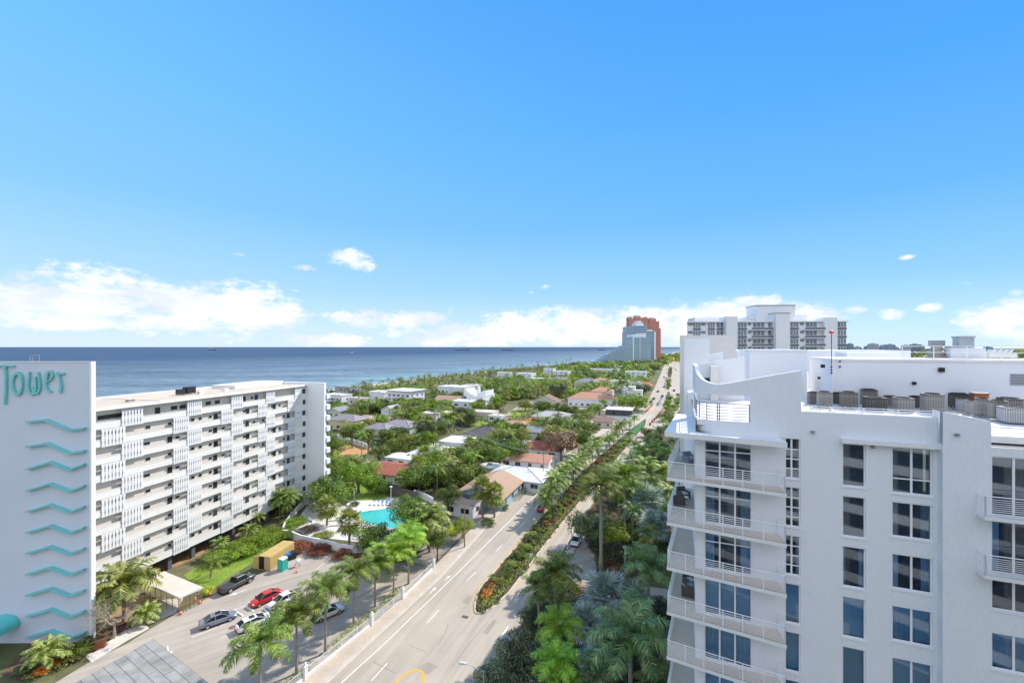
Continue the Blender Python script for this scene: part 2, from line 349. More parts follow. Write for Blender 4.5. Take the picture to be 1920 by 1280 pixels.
# ring marking and arrows
b = MB(); c0 = g(760,1290); N = 40; pr = None
for i in range(N+1):
    q = pi*i/N-.1; R0, R1 = 1.5, 1.85
    ux, uy = Vector((.936, -.353)), Vector((.353, .936))
    p0 = Vector((c0.x, c0.y))+ux*R0*cos(q)+uy*R0*1.9*sin(q); p1 = Vector((c0.x, c0.y))+ux*R1*cos(q)+uy*(R0*1.9+.35)*sin(q)
    if pr: b.face([(*pr[0], .031), (*pr[1], .031), (*p1, .031), (*p0, .031)])
    pr = (p0, p1)
o = b.build('lane_marking', YEL); o.data.flip_normals() if o.data.polygons[0].normal.z < 0 else None; tag(o, kind='structure')
def arrow(px, py, ang, L=2.4, nm='lane_marking', z=.031, hw=.35):
    c = g(px, py); d = Vector((sin(ang), cos(ang))); s = Vector((d.y, -d.x)); c = Vector((c.x, c.y)); b = MB()
    b.face([(*(c-s*.07), z), (*(c+s*.07), z), (*(c+s*.07+d*L*.6), z), (*(c-s*.07+d*L*.6), z)])
    b.face([(*(c-s*hw+d*L*.6), z), (*(c+s*hw+d*L*.6), z), (*(c+d*L), z)])
    o = b.build(nm, WHT); o.data.flip_normals() if o.data.polygons[0].normal.z < 0 else None; tag(o, kind='structure')
arrow(806,1112,.38,2.0); arrow(834,1088,.38,1.8)      # cycle lane symbols
# --- central islands
ISL = [(893,1151),(889,1146),(889,1132),(897,1105),(926,1072),(958,1035),(1000,985),(1042,940),(1075,900),(1096,880),(1121,858),(1158,826),(1185,802),(1206,787),(1213,786),(1211,797),(1196,815),(1175,840),(1148,872),(1117,905),(1092,937),(1060,975),(1024,1020),(990,1066),(955,1112),(925,1140),(905,1151)]
ISLg = gp(*ISL)
soil = mat('mulch', (.15,.09,.05), .95, (.08,.05,.03), 1.5, fine=.3, bscale=5)
def inset(P, d):
    n = len(P); P = [Vector((p[0], p[1])) for p in P]; A = sum(P[i].x*P[(i+1)%n].y-P[(i+1)%n].x*P[i].y for i in range(n)); sg = 1 if A > 0 else -1
    return [P[i]+Vector((-(P[(i+1)%n]-P[i-1]).normalized().y, (P[(i+1)%n]-P[i-1]).normalized().x))*d*sg for i in range(n)]
def island(P, kerbw=.28, name='median', top=soil):
    b = MB(); b.prism([(p.x, p.y) for p in P], 0, .15, 0); o = b.build(name, kerbm); tag(o, kind='structure')
    q = inset(P, kerbw); return sheet(name, q, .154, top)
island(ISLg)
# yellow line round the island
Yl = [Vector((p.x, p.y)) for p in ISLg[:14]]
line(inset(ISLg, .16)[:13], .12, z=.156, m=YEL)
line([ (p.x, p.y) for p in inset(ISLg, -.5)[0:12]], .12, m=YEL)
line([ (p.x, p.y) for p in inset(ISLg, -.45)[15:25]], .13, m=YEL)
ISLB = gp((1252,774),(1247,762),(1247,747),(1251,734),(1257,735),(1259,750),(1257,765)); island(ISLB)
ISLC = gp((1249,729),(1250,715),(1252,708),(1256,712),(1257,724),(1255,731)); island(ISLC)
ISLD = gp((1252,707),(1252,692),(1255,687),(1261,688),(1261,700),(1258,709)); island(ISLD)
# --- the car park and everything west of the fence
sheet('car_park', gp((300,1400),(572,1282),(650,1215),(740,1130),(812,1070),(796,1050),(735,1056),(640,1040),(555,1030),(545,1045),(490,1074),(430,1100),(395,1118),(375,1128),(330,1150),(280,1180),(240,1205),(160,1245),(100,1282),(-40,1330),(-40,1400)), .03, asph2)
sheet('side_drive', gp((812,1058),(880,990),(935,955),(905,930),(870,955),(800,1015),(780,1045)), .028, mat('cracked_asphalt', (.35,.30,.26), .95, (.24,.21,.19), .5, fine=.15, bscale=3))
sheet('driveway', gp((912,952),(960,905),(985,890),(960,880),(930,912),(895,930)), .034, mat('pale_gravel', (.58,.55,.52), .95, (.46,.44,.42), .6, fine=.2, bscale=4))
grassm = mat('lawn', (.13,.22,.02), .95, (.22,.30,.04), .25, 1, fine=.3, bscale=3)
dgrass = mat('dry_lawn', (.30,.30,.05), .95, (.17,.24,.03), .15, 1, fine=.25, bscale=2)
sheet('lawn', gp((345,1078),(395,1045),(470,1010),(530,985),(560,975),(545,1000),(500,1035),(480,1052),(445,1072),(404,1100),(370,1110)), .04, grassm)
mulchm = mat('bark_mulch', (.42,.27,.14), .95, (.28,.17,.09), .8, fine=.3, bscale=4)
sheet('planting_bed', gp((173,1100),(330,1062),(400,1030),(480,985),(560,950),(600,925),(622,900),(590,905),(520,905),(300,1000),(150,1060)), .035, mulchm)
sheet('planting_bed', gp((150,1200),(245,1120),(280,1112),(300,1140),(270,1155),(250,1165),(220,1170),(170,1195)), .036, mulchm)
pav = mat('white_pavement', (.66,.61,.54), .85, (.56,.52,.46), .4, fine=.06, bscale=3)
sheet('path', gp((160,1230),(215,1195),(262,1160),(280,1178),(240,1200),(172,1242)), .045, pav)
sheet('path', gp((278,1172),(330,1148),(345,1120),(300,1125),(262,1160)), .043, CONC)
sheet('planting_bed', gp((173,1225),(215,1190),(240,1178),(252,1172),(236,1165),(200,1176),(173,1192)), .048, soil)
sheet('planting_bed', gp((0,1262),(40,1225),(60,1200),(165,1180),(172,1200),(150,1233),(100,1255),(38,1278)), .05, soil)
# pool deck
deckm = mat('pool_deck', (.72,.68,.64), .8, (.62,.58,.55), .3, fine=.05, bscale=3)
sheet('pool_deck', gp((545,990),(575,950),(600,928),(640,915),(700,930),(770,935),(800,950),(800,985),(770,1020),(715,1022),(640,1012),(580,1005)), .05, deckm)
sheet('lawn', gp((610,945),(648,915),(690,905),(720,912),(725,935),(690,938),(648,938)), .056, grassm)
poolw = mat('pool_water', (.07,.42,.38), .06, (.06,.50,.45), .15, .9, spec=.5, bump=.05, bscale=3)
b = MB(); PL = gp((672,961),(742,952),(772,962),(790,978),(790,1000),(742,992),(700,985),(677,975)); b.prism([(p.x, p.y) for p in inset(PL, -.35)], .05, .16)
o = b.build('pool_edge', pav); tag(o, kind='structure'); sheet('pool_water', PL, .166, poolw)
SP = gp((594,1000),(612,996),(612,1003),(596,1006)); sheet('pool_water', SP, .07, poolw)
# neighbourhood streets and lawns
sheet('street', gp((680,905),(697,868),(740,850),(790,838),(835,824),(880,815),(935,785),(985,752),(1000,750),(960,782),(900,822),(845,838),(800,848),(757,858),(740,866),(700,880),(690,905)), .02, asph2)
sheet('street', gp((610,906),(690,905),(700,880),(690,862),(640,880),(606,890)), .016, walkm)
sheet('side_street', gp((1110,842),(1130,812),(1165,787),(1185,768),(1140,770),(1060,758),(980,752),(985,757),(1050,768),(1120,790),(1110,812),(1080,848)), .016, asph)
sheet('lawn', gp((715,852),(760,825),(785,822),(795,832),(745,852)), .03, dgrass)
sheet('lawn', gp((780,862),(810,848),(860,838),(860,850),(810,862),(770,872)), .03, dgrass)
sheet('lawn', gp((884,794),(915,782),(935,782),(930,792),(895,799)), .03, grassm)
sheet('lawn', gp((955,770),(990,765),(990,774),(960,784)), .03, dgrass)
sheet('lawn', gp((1110,832),(1130,818),(1140,822),(1120,838)), .03, grassm)
sheet('sand_lot', gp((622,852),(640,828),(680,832),(702,846),(690,856),(655,862),(625,866)), .03, mat('orange_sand', (.55,.30,.10), .95, (.42,.25,.11), .12, fine=.15, bscale=1))
sheet('footpath', gp((1176,788),(1190,774),(1206,760),(1196,758),(1160,770),(1150,778)), .03, mat('torn_up_ground', (.50,.27,.15), .95, (.38,.24,.15), .2, fine=.2, bscale=1))
# forecourt of the white block
sheet('forecourt', gp((1062,1020),(1095,1010),(1115,1040),(1120,1080),(1160,1095),(1220,1100),(1300,1110),(1300,1250),(1240,1250),(1220,1180),(1215,1130),(1140,1120),(1085,1100),(1060,1075)), .03, asph2)
sheet('planting_bed', gp((925,1290),(960,1200),(1000,1120),(1040,1070),(1075,1090),(1140,1120),(1215,1130),(1225,1180),(1250,1260),(1250,1400),(905,1400)), .026, soil)
sheet('planting_bed', gp((1095,1010),(1115,1040),(1120,1075),(1150,1086),(1210,1080),(1300,1090),(1300,1000),(1290,900),(1270,820),(1240,800),(1200,836),(1170,872),(1130,920),(1092,975)), .024, soil)

# tar seams and patches in the road
seam = mat('tar_seam', (.17,.145,.12), .9, (.26,.22,.18), 1.5)
for P in (((840,1170),(835,1185),(822,1210)),((915,1165),(885,1200),(848,1250)),((930,1160),(917,1180)),((1000,1010),(985,1035)),((700,1240),(742,1262)),((765,1208),(800,1222)),((620,1340),(700,1300))): line(gp(*P), .06, z=.0245, m=seam, nm='tar_seam')
patch = mat('asphalt_patch', (.36,.31,.26), .95, (.31,.27,.22), .6)
for P in (((780,1255),(800,1240),(822,1248),(803,1264)),((866,1128),(878,1116),(888,1120),(877,1133)),((905,1185),(925,1160),(932,1163),(914,1189))): sheet('asphalt_patch', gp(*P), .0235, patch)
# ================================================================ white block on the right (near)
def wall_open(mb, x0, x1, z0, z1, ops, y=0.0, depth=.18, m=0):
    xs = sorted({x0, x1, *[v for o in ops for v in (o[0], o[1])]}); zs = sorted({z0, z1, *[v for o in ops for v in (o[2], o[3])]})
    xs = [x for x in xs if x0-1e-6 <= x <= x1+1e-6]; zs = [z for z in zs if z0-1e-6 <= z <= z1+1e-6]
    for i in range(len(xs)-1):
        for j in range(len(zs)-1):
            cx, cz = (xs[i]+xs[i+1])/2, (zs[j]+zs[j+1])/2
            if any(o[0] < cx < o[1] and o[2] < cz < o[3] for o in ops): continue
            mb.face([(xs[i], y, zs[j]), (xs[i+1], y, zs[j]), (xs[i+1], y, zs[j+1]), (xs[i], y, zs[j+1])], m)
    for (a, b, c, d) in ops:
        y2 = y+depth
        mb.face([(a,y,c),(a,y2,c),(b,y2,c),(b,y,c)][::-1], m); mb.face([(a,y,d),(b,y,d),(b,y2,d),(a,y2,d)][::-1], m)
        mb.face([(a,y,c),(a,y,d),(a,y2,d),(a,y2,c)][::-1], m); mb.face([(b,y,c),(b,y2,c),(b,y2,d),(b,y,d)][::-1], m)
FL = 3.1
R = Fr(12.67, 29.47, radians(-21.5))
RB = thing('apartment_block', 'white stucco apartment block on the right with blue tinted windows, balconies and rooftop plant', 'apartment block', (R.x, R.y, 0), R.th)
CURT = mat('curtain_fabric', (.66,.70,.76), .9, (.5,.55,.62), 1.0)
BLIND = mat('roller_blind', (.60,.66,.72), .9)
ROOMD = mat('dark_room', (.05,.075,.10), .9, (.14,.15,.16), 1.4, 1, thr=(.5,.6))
ROOMT = mat('room_wall', (.20,.17,.14), .9)
def window(x0, x1, z0, z1, y, mull=(), trans=(), parent=RB, blind=0, glass=GLASS, name='window', fw=.07):
    b = MB(); yy = y+.10
    b.box(x0, x1, yy, yy+.06, z0, z0+fw); b.box(x0, x1, yy, yy+.06, z1-fw, z1); b.box(x0, x0+fw, yy, yy+.06, z0+fw, z1-fw); b.box(x1-fw, x1, yy, yy+.06, z0+fw, z1-fw)
    for q in mull: b.box(q-.05, q+.05, yy-.012, yy+.05, z0+fw, z1-fw)
    for q in trans: b.box(x0+fw, x1-fw, yy-.006, yy+.045, q-.035, q+.035)
    b.box(x0-.04, x1+.04, y-.05, y+.1, z0-.07, z0-.003)
    w = b.build(name, RAILW, parent)
    b = MB(); b.face([(x0+.01, yy+.03, z0+.01), (x1-.01, yy+.03, z0+.01), (x1-.01, yy+.03, z1-.01), (x0+.01, yy+.03, z1-.01)]); b.build('pane', glass, w)
    yb = y+.34
    def curtain(a, c, zb, zt):
        b = MB(); n = max(4, int((c-a)/.07)); P = [(a+(c-a)*i/n, yb+.05*sin(i*1.9)+.02*sin(i*.7)) for i in range(n+1)]
        for i in range(n): b.face([(P[i][0], P[i][1], zb), (P[i+1][0], P[i+1][1], zb), (P[i+1][0], P[i+1][1], zt), (P[i][0], P[i][1], zt)])
        b.build('curtain', CURT, w)
    if blind == 1: curtain(x0, x1, z0, z1)
    elif blind == 2: curtain(x0, x0+(x1-x0)*.22, z0, z1); curtain(x1-(x1-x0)*.22, x1, z0, z1)
    elif blind == 3: b = MB(); b.box(x0, x1, yb, yb+.02, z0, z1); b.build('roller_blind', BLIND, w)
    elif blind == 4:
        b = MB(); b.box(x0, x1, yb-.1, yb-.08, z1-(z1-z0)*.25, z1); b.build('roller_blind', BLIND, w); curtain(x0, x1, z0, z1-(z1-z0)*.22)
    elif blind == 5:
        b = MB(); z = z0
        while z < z1: b.box(x0, x1, yb-.03, yb+.03, z, z+.015); b.face([(x0, yb-.03, z+.005), (x1, yb-.03, z+.005), (x1, yb+.02, z+.06), (x0, yb+.02, z+.06)]); z += .085
        b.build('venetian_blind', BLIND, w)
    return w
ops, wins = [], []
ztopA = 34.9
for k in range(-0, 11):
    fz = 32.0-FL*k
    A = (R.lx(1321), R.lx(1410)); B = (R.lx(1472), R.lx(1501)); Cc = (R.lx(1579.5), R.lx(1623.5)); Dd = (R.lx(1672.5), R.lx(1749))
    bl = {0: (0,0,0,0), 1: (2,0,0,2), 2: (2,2,2,2), 3: (3,3,3,4), 4: (1,3,5,3)}.get(k, random.choice([(3,1,3,3), (1,3,4,1), (0,2,3,4)]))
    zt = 34.95 if k == 0 else fz+2.62
    q0, q1 = A; wins.append((q0, q1, fz+.05, zt, (q0+(q1-q0)*.33, q0+(q1-q0)*.655), (fz+1.9,) if k < 3 else (), bl[0], 'balcony_door'))
    zt = 35.15 if k == 0 else 35.15-FL*k+(-.05 if k else 0)
    q0, q1 = B; wins.append((q0, q1, 32.55-FL*k, zt, ((q0+q1)/2-.05,) if k < 3 else (), tuple(32.55-FL*k+.62*j for j in (1,2,3)) if k < 3 else (), bl[1], 'window'))
    q0, q1 = Cc; wins.append((q0, q1, 32.4-FL*k, 35.05 if k == 0 else 34.9-FL*k, (), (), bl[2], 'window'))
    q0, q1 = Dd
    if k == 0: wins.append((q0, q1, 32.28, 35.05, ((q0+q1)/2,), (33.15,), 0, 'window'))
    else: wins.append((q0, q1, 32.78-FL*k, 34.86-FL*k, ((q0+q1)/2,), (), bl[3], 'window'))
for w_ in wins: ops.append(w_[:4])
xe = R.lx(1768)
xf0 = R.lx(1502)
b = MB(); wall_open(b, 0, xf0, 0, 35.13, [o for o in ops if o[0] < xf0], 0, .18); wall_open(b, xf0, xe, 0, 36.85, [o for o in ops if o[0] > xf0], 0, .18)
b.box(xf0, xe, 0.0, .30, 36.852, 36.90)                       # coping
b.face([(0,0,0),(0,0,36),(0,44,36),(0,44,0)][::-1])
b.build('wall', STUCCO, RB)
for w_ in wins:
    k = int((32.6-w_[2])/FL+.01)
    window(w_[0], w_[1], w_[2], w_[3], 0, w_[4], w_[5], RB, w_[6], GLASS if w_[2] < 28.5 else CLEAR, w_[7])
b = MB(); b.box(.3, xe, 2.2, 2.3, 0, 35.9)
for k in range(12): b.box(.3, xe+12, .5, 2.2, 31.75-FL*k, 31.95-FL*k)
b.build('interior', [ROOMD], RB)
# bay to the right of the corner
xb = R.lx(1768, -.6); xr = 34.0; xT = R.lx(1858, -.6)
opsE = []; E0, E1, Em = R.lx(1859.5, -.6), R.lx(1950, -.6), R.lx(1903, -.6)
zE = lambda y: R.z(1862, y, -.6)
rowsE = [(zE(966), zE(855), 0), (zE(1073), zE(974), 2), (zE(1142), zE(1081), 0), (zE(1253), zE(1185), 4)]
for k in range(4, 10): rowsE.append((rowsE[3][0]-FL*(k-3), rowsE[3][1]-FL*(k-3), 3))
for (z0, z1, bl) in rowsE: opsE.append((E0, E1, z0, z1))
zt_ = zE(839)
b = MB(); wall_open(b, xb, xr, 0, zt_, opsE, -.6, .18)
ztop0 = R.z(1770, 772, -.6); ztop1 = R.z(1857, 790, -.6)
b.vprism([(xb, zt_), (xT, zt_), (xT, ztop1), (xb, ztop0)], -.6, -.3)
b.face([(xb, -.6, 0), (xb, -.6, ztop0), (xb, .3, ztop0), (xb, .3, 0)][::-1])
b.face([(xb, -.6, zt_+.001), (xb, -.6, ztop0), (xb, .5, ztop0), (xb, .5, zt_)])
b.build('bay_wall', STUCCO, RB)
for i, (z0, z1, bl) in enumerate(rowsE): window(E0, E1, z0, z1, -.6, (Em,), (), RB, bl, GLASS if i else CLEAR)
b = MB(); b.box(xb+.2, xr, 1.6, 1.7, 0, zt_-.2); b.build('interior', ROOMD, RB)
# cornice over the upper windows
b = MB(); b.box(R.lx(1575), xe-.02, -.42, .0, 35.12, 35.38); b.build('window_hood', WHITE, RB)
# right terrace floor and railing
b = MB(); b.box(xT, xr, -.32, 3.0, zt_-.16, zt_-.02); b.build('terrace_floor', mat('terrace_tiles', (.72,.68,.60), .8, (.6,.57,.5), 2), RB)
def rail_run(b, P, z0, h=1.07, n=8, post=1.15, r=.02, topr=.03, pr=.028):
    for i in range(len(P)-1):
        a, c = Vector(P[i]), Vector(P[i+1]); L = (c-a).length; d = (c-a)/L
        for j in range(n): zz = z0+.10+(h-.14)*j/n; b.tube([(*a, zz), (*c, zz)], r*.8, 4)
        b.tube([(*a, z0+h), (*c, z0+h)], topr, 5)
        k = max(1, round(L/post))
        for j in range(k+1):
            p = a+d*L*j/k; b.box(p.x-pr, p.x+pr, p.y-pr, p.y+pr, z0, z0+h)
b = MB(); rail_run(b, [(xT+.05, -.45), (xr, -.45)], zt_, 1.1, 5, 1.9); b.build('terrace_railing', RAILW, RB)
for zf in (R.z(1862, 968, -.6), R.z(1862, 1076, -.6)):
    b = MB(); b.box(R.lx(1845, -1.3), xr, -1.35, -.6, zf-.02, zf+.16); s_ = b.build('balcony_slab', WHITE, RB)
    b = MB(); x0 = R.lx(1846, -1.3)+.05; rail_run(b, [(x0, -.62), (x0, -1.28), (xr, -1.28)], zf+.16, 1.1, 9, 1.9); b.build('balcony_railing', RAILW, s_)
# ---- wrap-around balconies
P0 = R.loc(10.73, 29.6); P1 = R.loc(16.9, 26.23); fx = P1[0]-.12
Lb = 8.2; dv = Vector((2.8, 5.7)).normalized(); P5 = R.loc(10.73+dv.x*Lb, 29.6+dv.y*Lb)
poly = [P0, P1, (fx, 0), (0.0, 0), (0.0, P5[1]), P5]
tile = mat('balcony_tiles', (.66,.54,.42), .8, (.58,.48,.37), 1.2, fine=.03)
SLABZ = [31.75-FL*k for k in range(0, 10)]
for k, z in enumerate(SLABZ):
    b = MB(); b.prism(poly, z, z+.22, 0, 1); s_ = b.build('balcony_slab', [WHITE, tile], RB)
    b = MB(); ins = lambda p, q: (p[0]+(q[0]-p[0])*.0, p[1])
    a0 = (P0[0]+.06, P0[1]+.06); a1 = (P1[0]-.08, P1[1]+.10); a2 = (fx-.08, -.03); a5 = (P5[0]+.06, P5[1]-.06)
    rail_run(b, [a5, a0, a1, a2], z+.22, 1.08, 8, 1.25); b.build('balcony_railing', RAILW, s_)
# roof slab over the top balcony
z = 34.78; pr_ = [R.loc(10.6, 29.65), (P1[0]+.02, P1[1]-.02), (fx, 0.0), (0.0, 0.0), (0.0, P5[1]+.5), (P5[0]-.1, P5[1]+.5)]
b = MB(); b.prism(pr_, z, z+.34, 0); b.build('canopy_slab', WHITE, RB)
b = MB(); b.box(-.02, .16, -.0, 8, 30, 34.7); 
# ---- roof, terrace and fins
def arc_corner(x0, y0, r, n=8): return [(x0+r-r*cos(q*pi/2/n), y0+r-r*sin(q*pi/2/n)) for q in range(n+1)][::1]
fin = [(1334,720.5),(1350,720),(1370,717.5),(1400,712),(1450,703),(1502,694)]
top = [(R.lx(px), R.z(px, py)) for px, py in fin]
zo0, zo1 = 36.0, 37.75; xo = R.lx(1407); xf = R.lx(1502); rc = 1.5; zl = R.z(1330, 720)
b = MB(); th = .25
# flat part of the fin wall with its opening
b.vprism([(xo, 35.12), (xf, 35.12), (xf, top[-1][1]), (R.lx(1450), top[-2][1]), (R.lx(1407), R.z(1407, 710.5)), (xo, R.z(1407, 710.5))], -.03, th)
b.vprism([(rc, zo1), (xo, zo1), (xo, R.z(1407, 710.5)), (top[2][0], top[2][1]), (top[1][0], top[1][1]), (rc, zl)], -.03, th)
b.vprism([(rc, 35.12), (xo, 35.12), (xo, zo0), (rc, zo0)], -.03, th)
n = 10; pi_ = []; 
def rz_(f): return zl+f*f*1.15
for i in range(n+1):
    q = pi/2*i/n; pi_.append(((rc-rc*sin(q)), (rc-.03)-rc*cos(q), rc-(rc-th)*sin(q), (rc-.03)-(rc-th-.0)*cos(q)))
for i in range(n):
    A, B_ = pi_[i], pi_[i+1]; fa, fb = i/n, (i+1)/n
    for (z0a, z0b, z1a, z1b) in ((35.12, 35.12, zo0, zo0), (zo1, zo1, rz_(fa), rz_(fb))):
        b.face([(A[0],A[1],z0a),(A[0],A[1],z1a),(B_[0],B_[1],z1b),(B_[0],B_[1],z0b)]); b.face([(A[2],A[3],z0a),(B_[2],B_[3],z0b),(B_[2],B_[3],z1b),(A[2],A[3],z1a)])
        b.face([(A[0],A[1],z1a),(A[2],A[3],z1a),(B_[2],B_[3],z1b),(B_[0],B_[1],z1b)]); b.face([(A[0],A[1],z0a),(B_[0],B_[1],z0b),(B_[2],B_[3],z0b),(A[2],A[3],z0a)])
# left side continuing back
ye = 7.0; ze = rz_(1)
b.box(-.0, th, rc-.03, ye, 35.12, zo0); b.box(0, th, rc-.03, ye, zo1, ze); b.box(0, th, ye-1.2, ye, zo0, zo1)
b.build('fin_wall', STUCCO, RB)
b = MB(); rail_run(b, [(xo-.05, .1), (rc, .1)]+[(p[0]+.12, p[1]+.12) for p in pi_[1::3]]+[(.12, ye-1.2)], zo0, 1.15, 5, 1.6, .03, .035)
b.build('terrace_railing', GREYM, RB)
ROOFM = mat('white_membrane_roof', (.78,.76,.72), .8, (.66,.63,.58), .25, .7, fine=.05, bscale=3)
b = MB(); b.box(.1, 34, .3, 44, 35.6, 35.98)
b.build('roof_deck', ROOFM, RB)
# roof walls behind the fin
x2 = lambda px, d: R.lx(px, d); z2 = lambda px, py, d: R.z(px, py, d)
b = MB(); d = 13.0; b.vprism([(0.3, 36), (x2(1396,d), 36), (x2(1396,d), z2(1396,668.5,d)), (x2(1312,d), z2(1312,682,d)), (0.3, z2(1306,684,d))], d, d+.25); b.build('roof_screen_wall', STUCCO, RB)
b = MB(); d = 20.0; b.vprism([(x2(1306,d), 36), (x2(1356,d), 36), (x2(1356,d), z2(1356,659,d)), (x2(1306,d), z2(1306,669,d))], d, d+.3); b.build('roof_screen_wall', STUCCO, RB)
b = MB(); b.box(xf-.25, xf, 0.3, 5, 35.98, 38.0); b.build('roof_side_wall', STUCCO, RB)
# stair box with its little window, on the terrace
b = MB(); b.box(x2(1332,12), x2(1346,12), 11.6, 12.9, 36, z2(1340,686,12)); b.build('chimney_shaft', OFFW, RB)
b = MB(); b.box(x2(1312,12.9), x2(1331,12.9), 12.93, 12.99, z2(1320,716,12.9), z2(1320,708,12.9)); b.build('roof_vent_opening', DARKG, RB)
# penthouse plant room
Fp = Fr(28.5, 38.0, R.th); xl, yl = R.loc(28.5, 38.0)
rustm = mat('stained_render', (.76,.77,.80), .8, (.74,.72,.66), .2, .5)
def rust():
    m = bpy.data.materials.new('rust_streaked_render'); m.use_nodes = True; t = NT(m.node_tree)
    co = t.n('ShaderNodeTexCoord').outputs['Object']; s = t.n('ShaderNodeSeparateXYZ', {0: co})
    nz = t.n('ShaderNodeTexNoise', {'Vector': t.n('ShaderNodeMapping', {0: co, 3: (3, 3, .25)}).outputs[0], 'Scale': 1.2, 'Detail': 5.0}).outputs[0]
    up = t.n('ShaderNodeMapRange', {0: s.outputs[2], 1: 36.5, 2: 39.8}).outputs[0]
    xx = t.n('ShaderNodeMapRange', {0: t.m('ABSOLUTE', t.m('SUBTRACT', s.outputs[0], 25.2)), 1: .1, 2: 2.6, 3: 1.0, 4: 0.0}).outputs[0]
    f = t.n('ShaderNodeMapRange', {0: t.m('MULTIPLY', t.m('MULTIPLY', nz, up), xx), 1: .22, 2: .5, 3: 0.0, 4: .75}).outputs[0]
    c = t.mix(f, (.76,.77,.80), (.62,.50,.26))
    p = t.n('ShaderNodeBsdfPrincipled', {'Base Color': c, 'Roughness': .8}); t.n('ShaderNodeOutputMaterial', {0: p.outputs[0]}); return m
b = MB(); b.box(xl, 34, yl, yl+7.1, 35.98, 39.75); b.build('plant_room', rust(), RB)
b = MB(); b.box(xl-.06, 34, yl-.10, yl+7.2, 39.752, 39.95); b.build('plant_room_roof', ROOFM, RB)
b = MB(); b.box(R.lx(1405, 17), R.lx(1513, 17), 17, 24, 35.98, R.z(1450, 658, 17)); b.box(R.lx(1405,17)-.05, R.lx(1513,17)+.05, 16.9, 24.1, R.z(1450,658,17)+.002, R.z(1450,658,17)+.15)
b.box(R.lx(1400, 22), R.lx(1700, 34), 33, 44, 35.98, 40.55)
b.box(R.lx(1571, 30), R.lx(1670, 30), 27, 31, 35.98, 40.35)
b.build('far_plant_room', STUCCO, RB)
b = MB(); b.box(R.lx(1410,16.9), R.lx(1415,16.9), 16.95, 17.0, 38.9, 39.1); b.box(R.lx(1466,16.9), R.lx(1469,16.9), 16.95, 17.0, 38.5, 38.6); b.box(R.lx(1483,16.9), R.lx(1505,16.9), 16.94, 17.0, 36, 38.2, 0)
b.build('door', WHITE, RB)
# left wing further along the street (its slim end walls)
b = MB(); Lw = Fr(23.6, 60, R.th)
wx, wy = R.loc(*[23.6, 60.0]); b.box(wx, wx+7, wy, wy+30, 0, 42.6); b.box(wx-.08, wx+.2, wy-.08, wy, 40.3, 40.5)
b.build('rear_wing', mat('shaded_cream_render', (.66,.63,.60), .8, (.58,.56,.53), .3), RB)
b = MB(); q = R.loc(.4175*46, 46.0); b.box(q[0]-.6, q[0]+1.9, q[1], q[1]+6, 0, 41.9); q = R.loc(.411*44, 44.0); b.box(q[0], q[0]+.9, q[1]-3, q[1], 34, 36.6)
b.build('corner_shaft', STUCCO, RB)
# handrails, louvre, lights on the plant room
b = MB(); zr = 39.95
rail_run(b, [(R.lx(1697, yl), yl+.5), (33.5, yl+.5)], zr, 1.1, 2, 2.2, .03, .03); b.build('roof_handrail', RAILW, RB)
b = MB(); x0 = R.lx(1894, yl)
for i in range(7): b.box(x0, x0+2.5, yl-.06, yl-.01, 38.0+i*.13, 38.07+i*.13)
b.build('louvre', mat('louvre_metal', (.20,.21,.23), .5), RB)
for (px, py, s_) in ((1764,693,.18),(1713,718,.12),(1542,686,.15),(1535,708,.1),(1574,677,.06),(1574,687,.06)):
    x0 = R.lx(px, yl); zz = R.z(px, py, yl); b = MB(); b.box(x0-s_, x0+s_, yl-.2, yl-.005, zz-s_, zz+s_); b.box(x0-s_*.5, x0+s_*.5, yl-.24, yl-.2, zz-s_*.6, zz+s_*.4); b.build('wall_light', BLACKM, RB)
b = MB(); xq = R.lx(1520); 
for i, (x0, x1) in enumerate(((R.lx(1503), xe-.2),)):
    rail_run(b, [(x0, .45), (x1, .45)], 36.9, .3, 2, 1.6, .03, .03)
b.build('roof_handrail', RAILW, RB)
for (px, py) in ((1523,807),(1793,812),(1635,835)):
    b = MB(); d_ = -.6 if px > 1768 else 0; x0 = R.lx(px, d_); zz = R.z(px, py, d_); b.lathe([(.0,-.14),(.10,-.14),(.12,0),(.0,.02)], 10, c=(x0, d_-.10, zz)); b.build('wall_lamp', GREYM, RB)
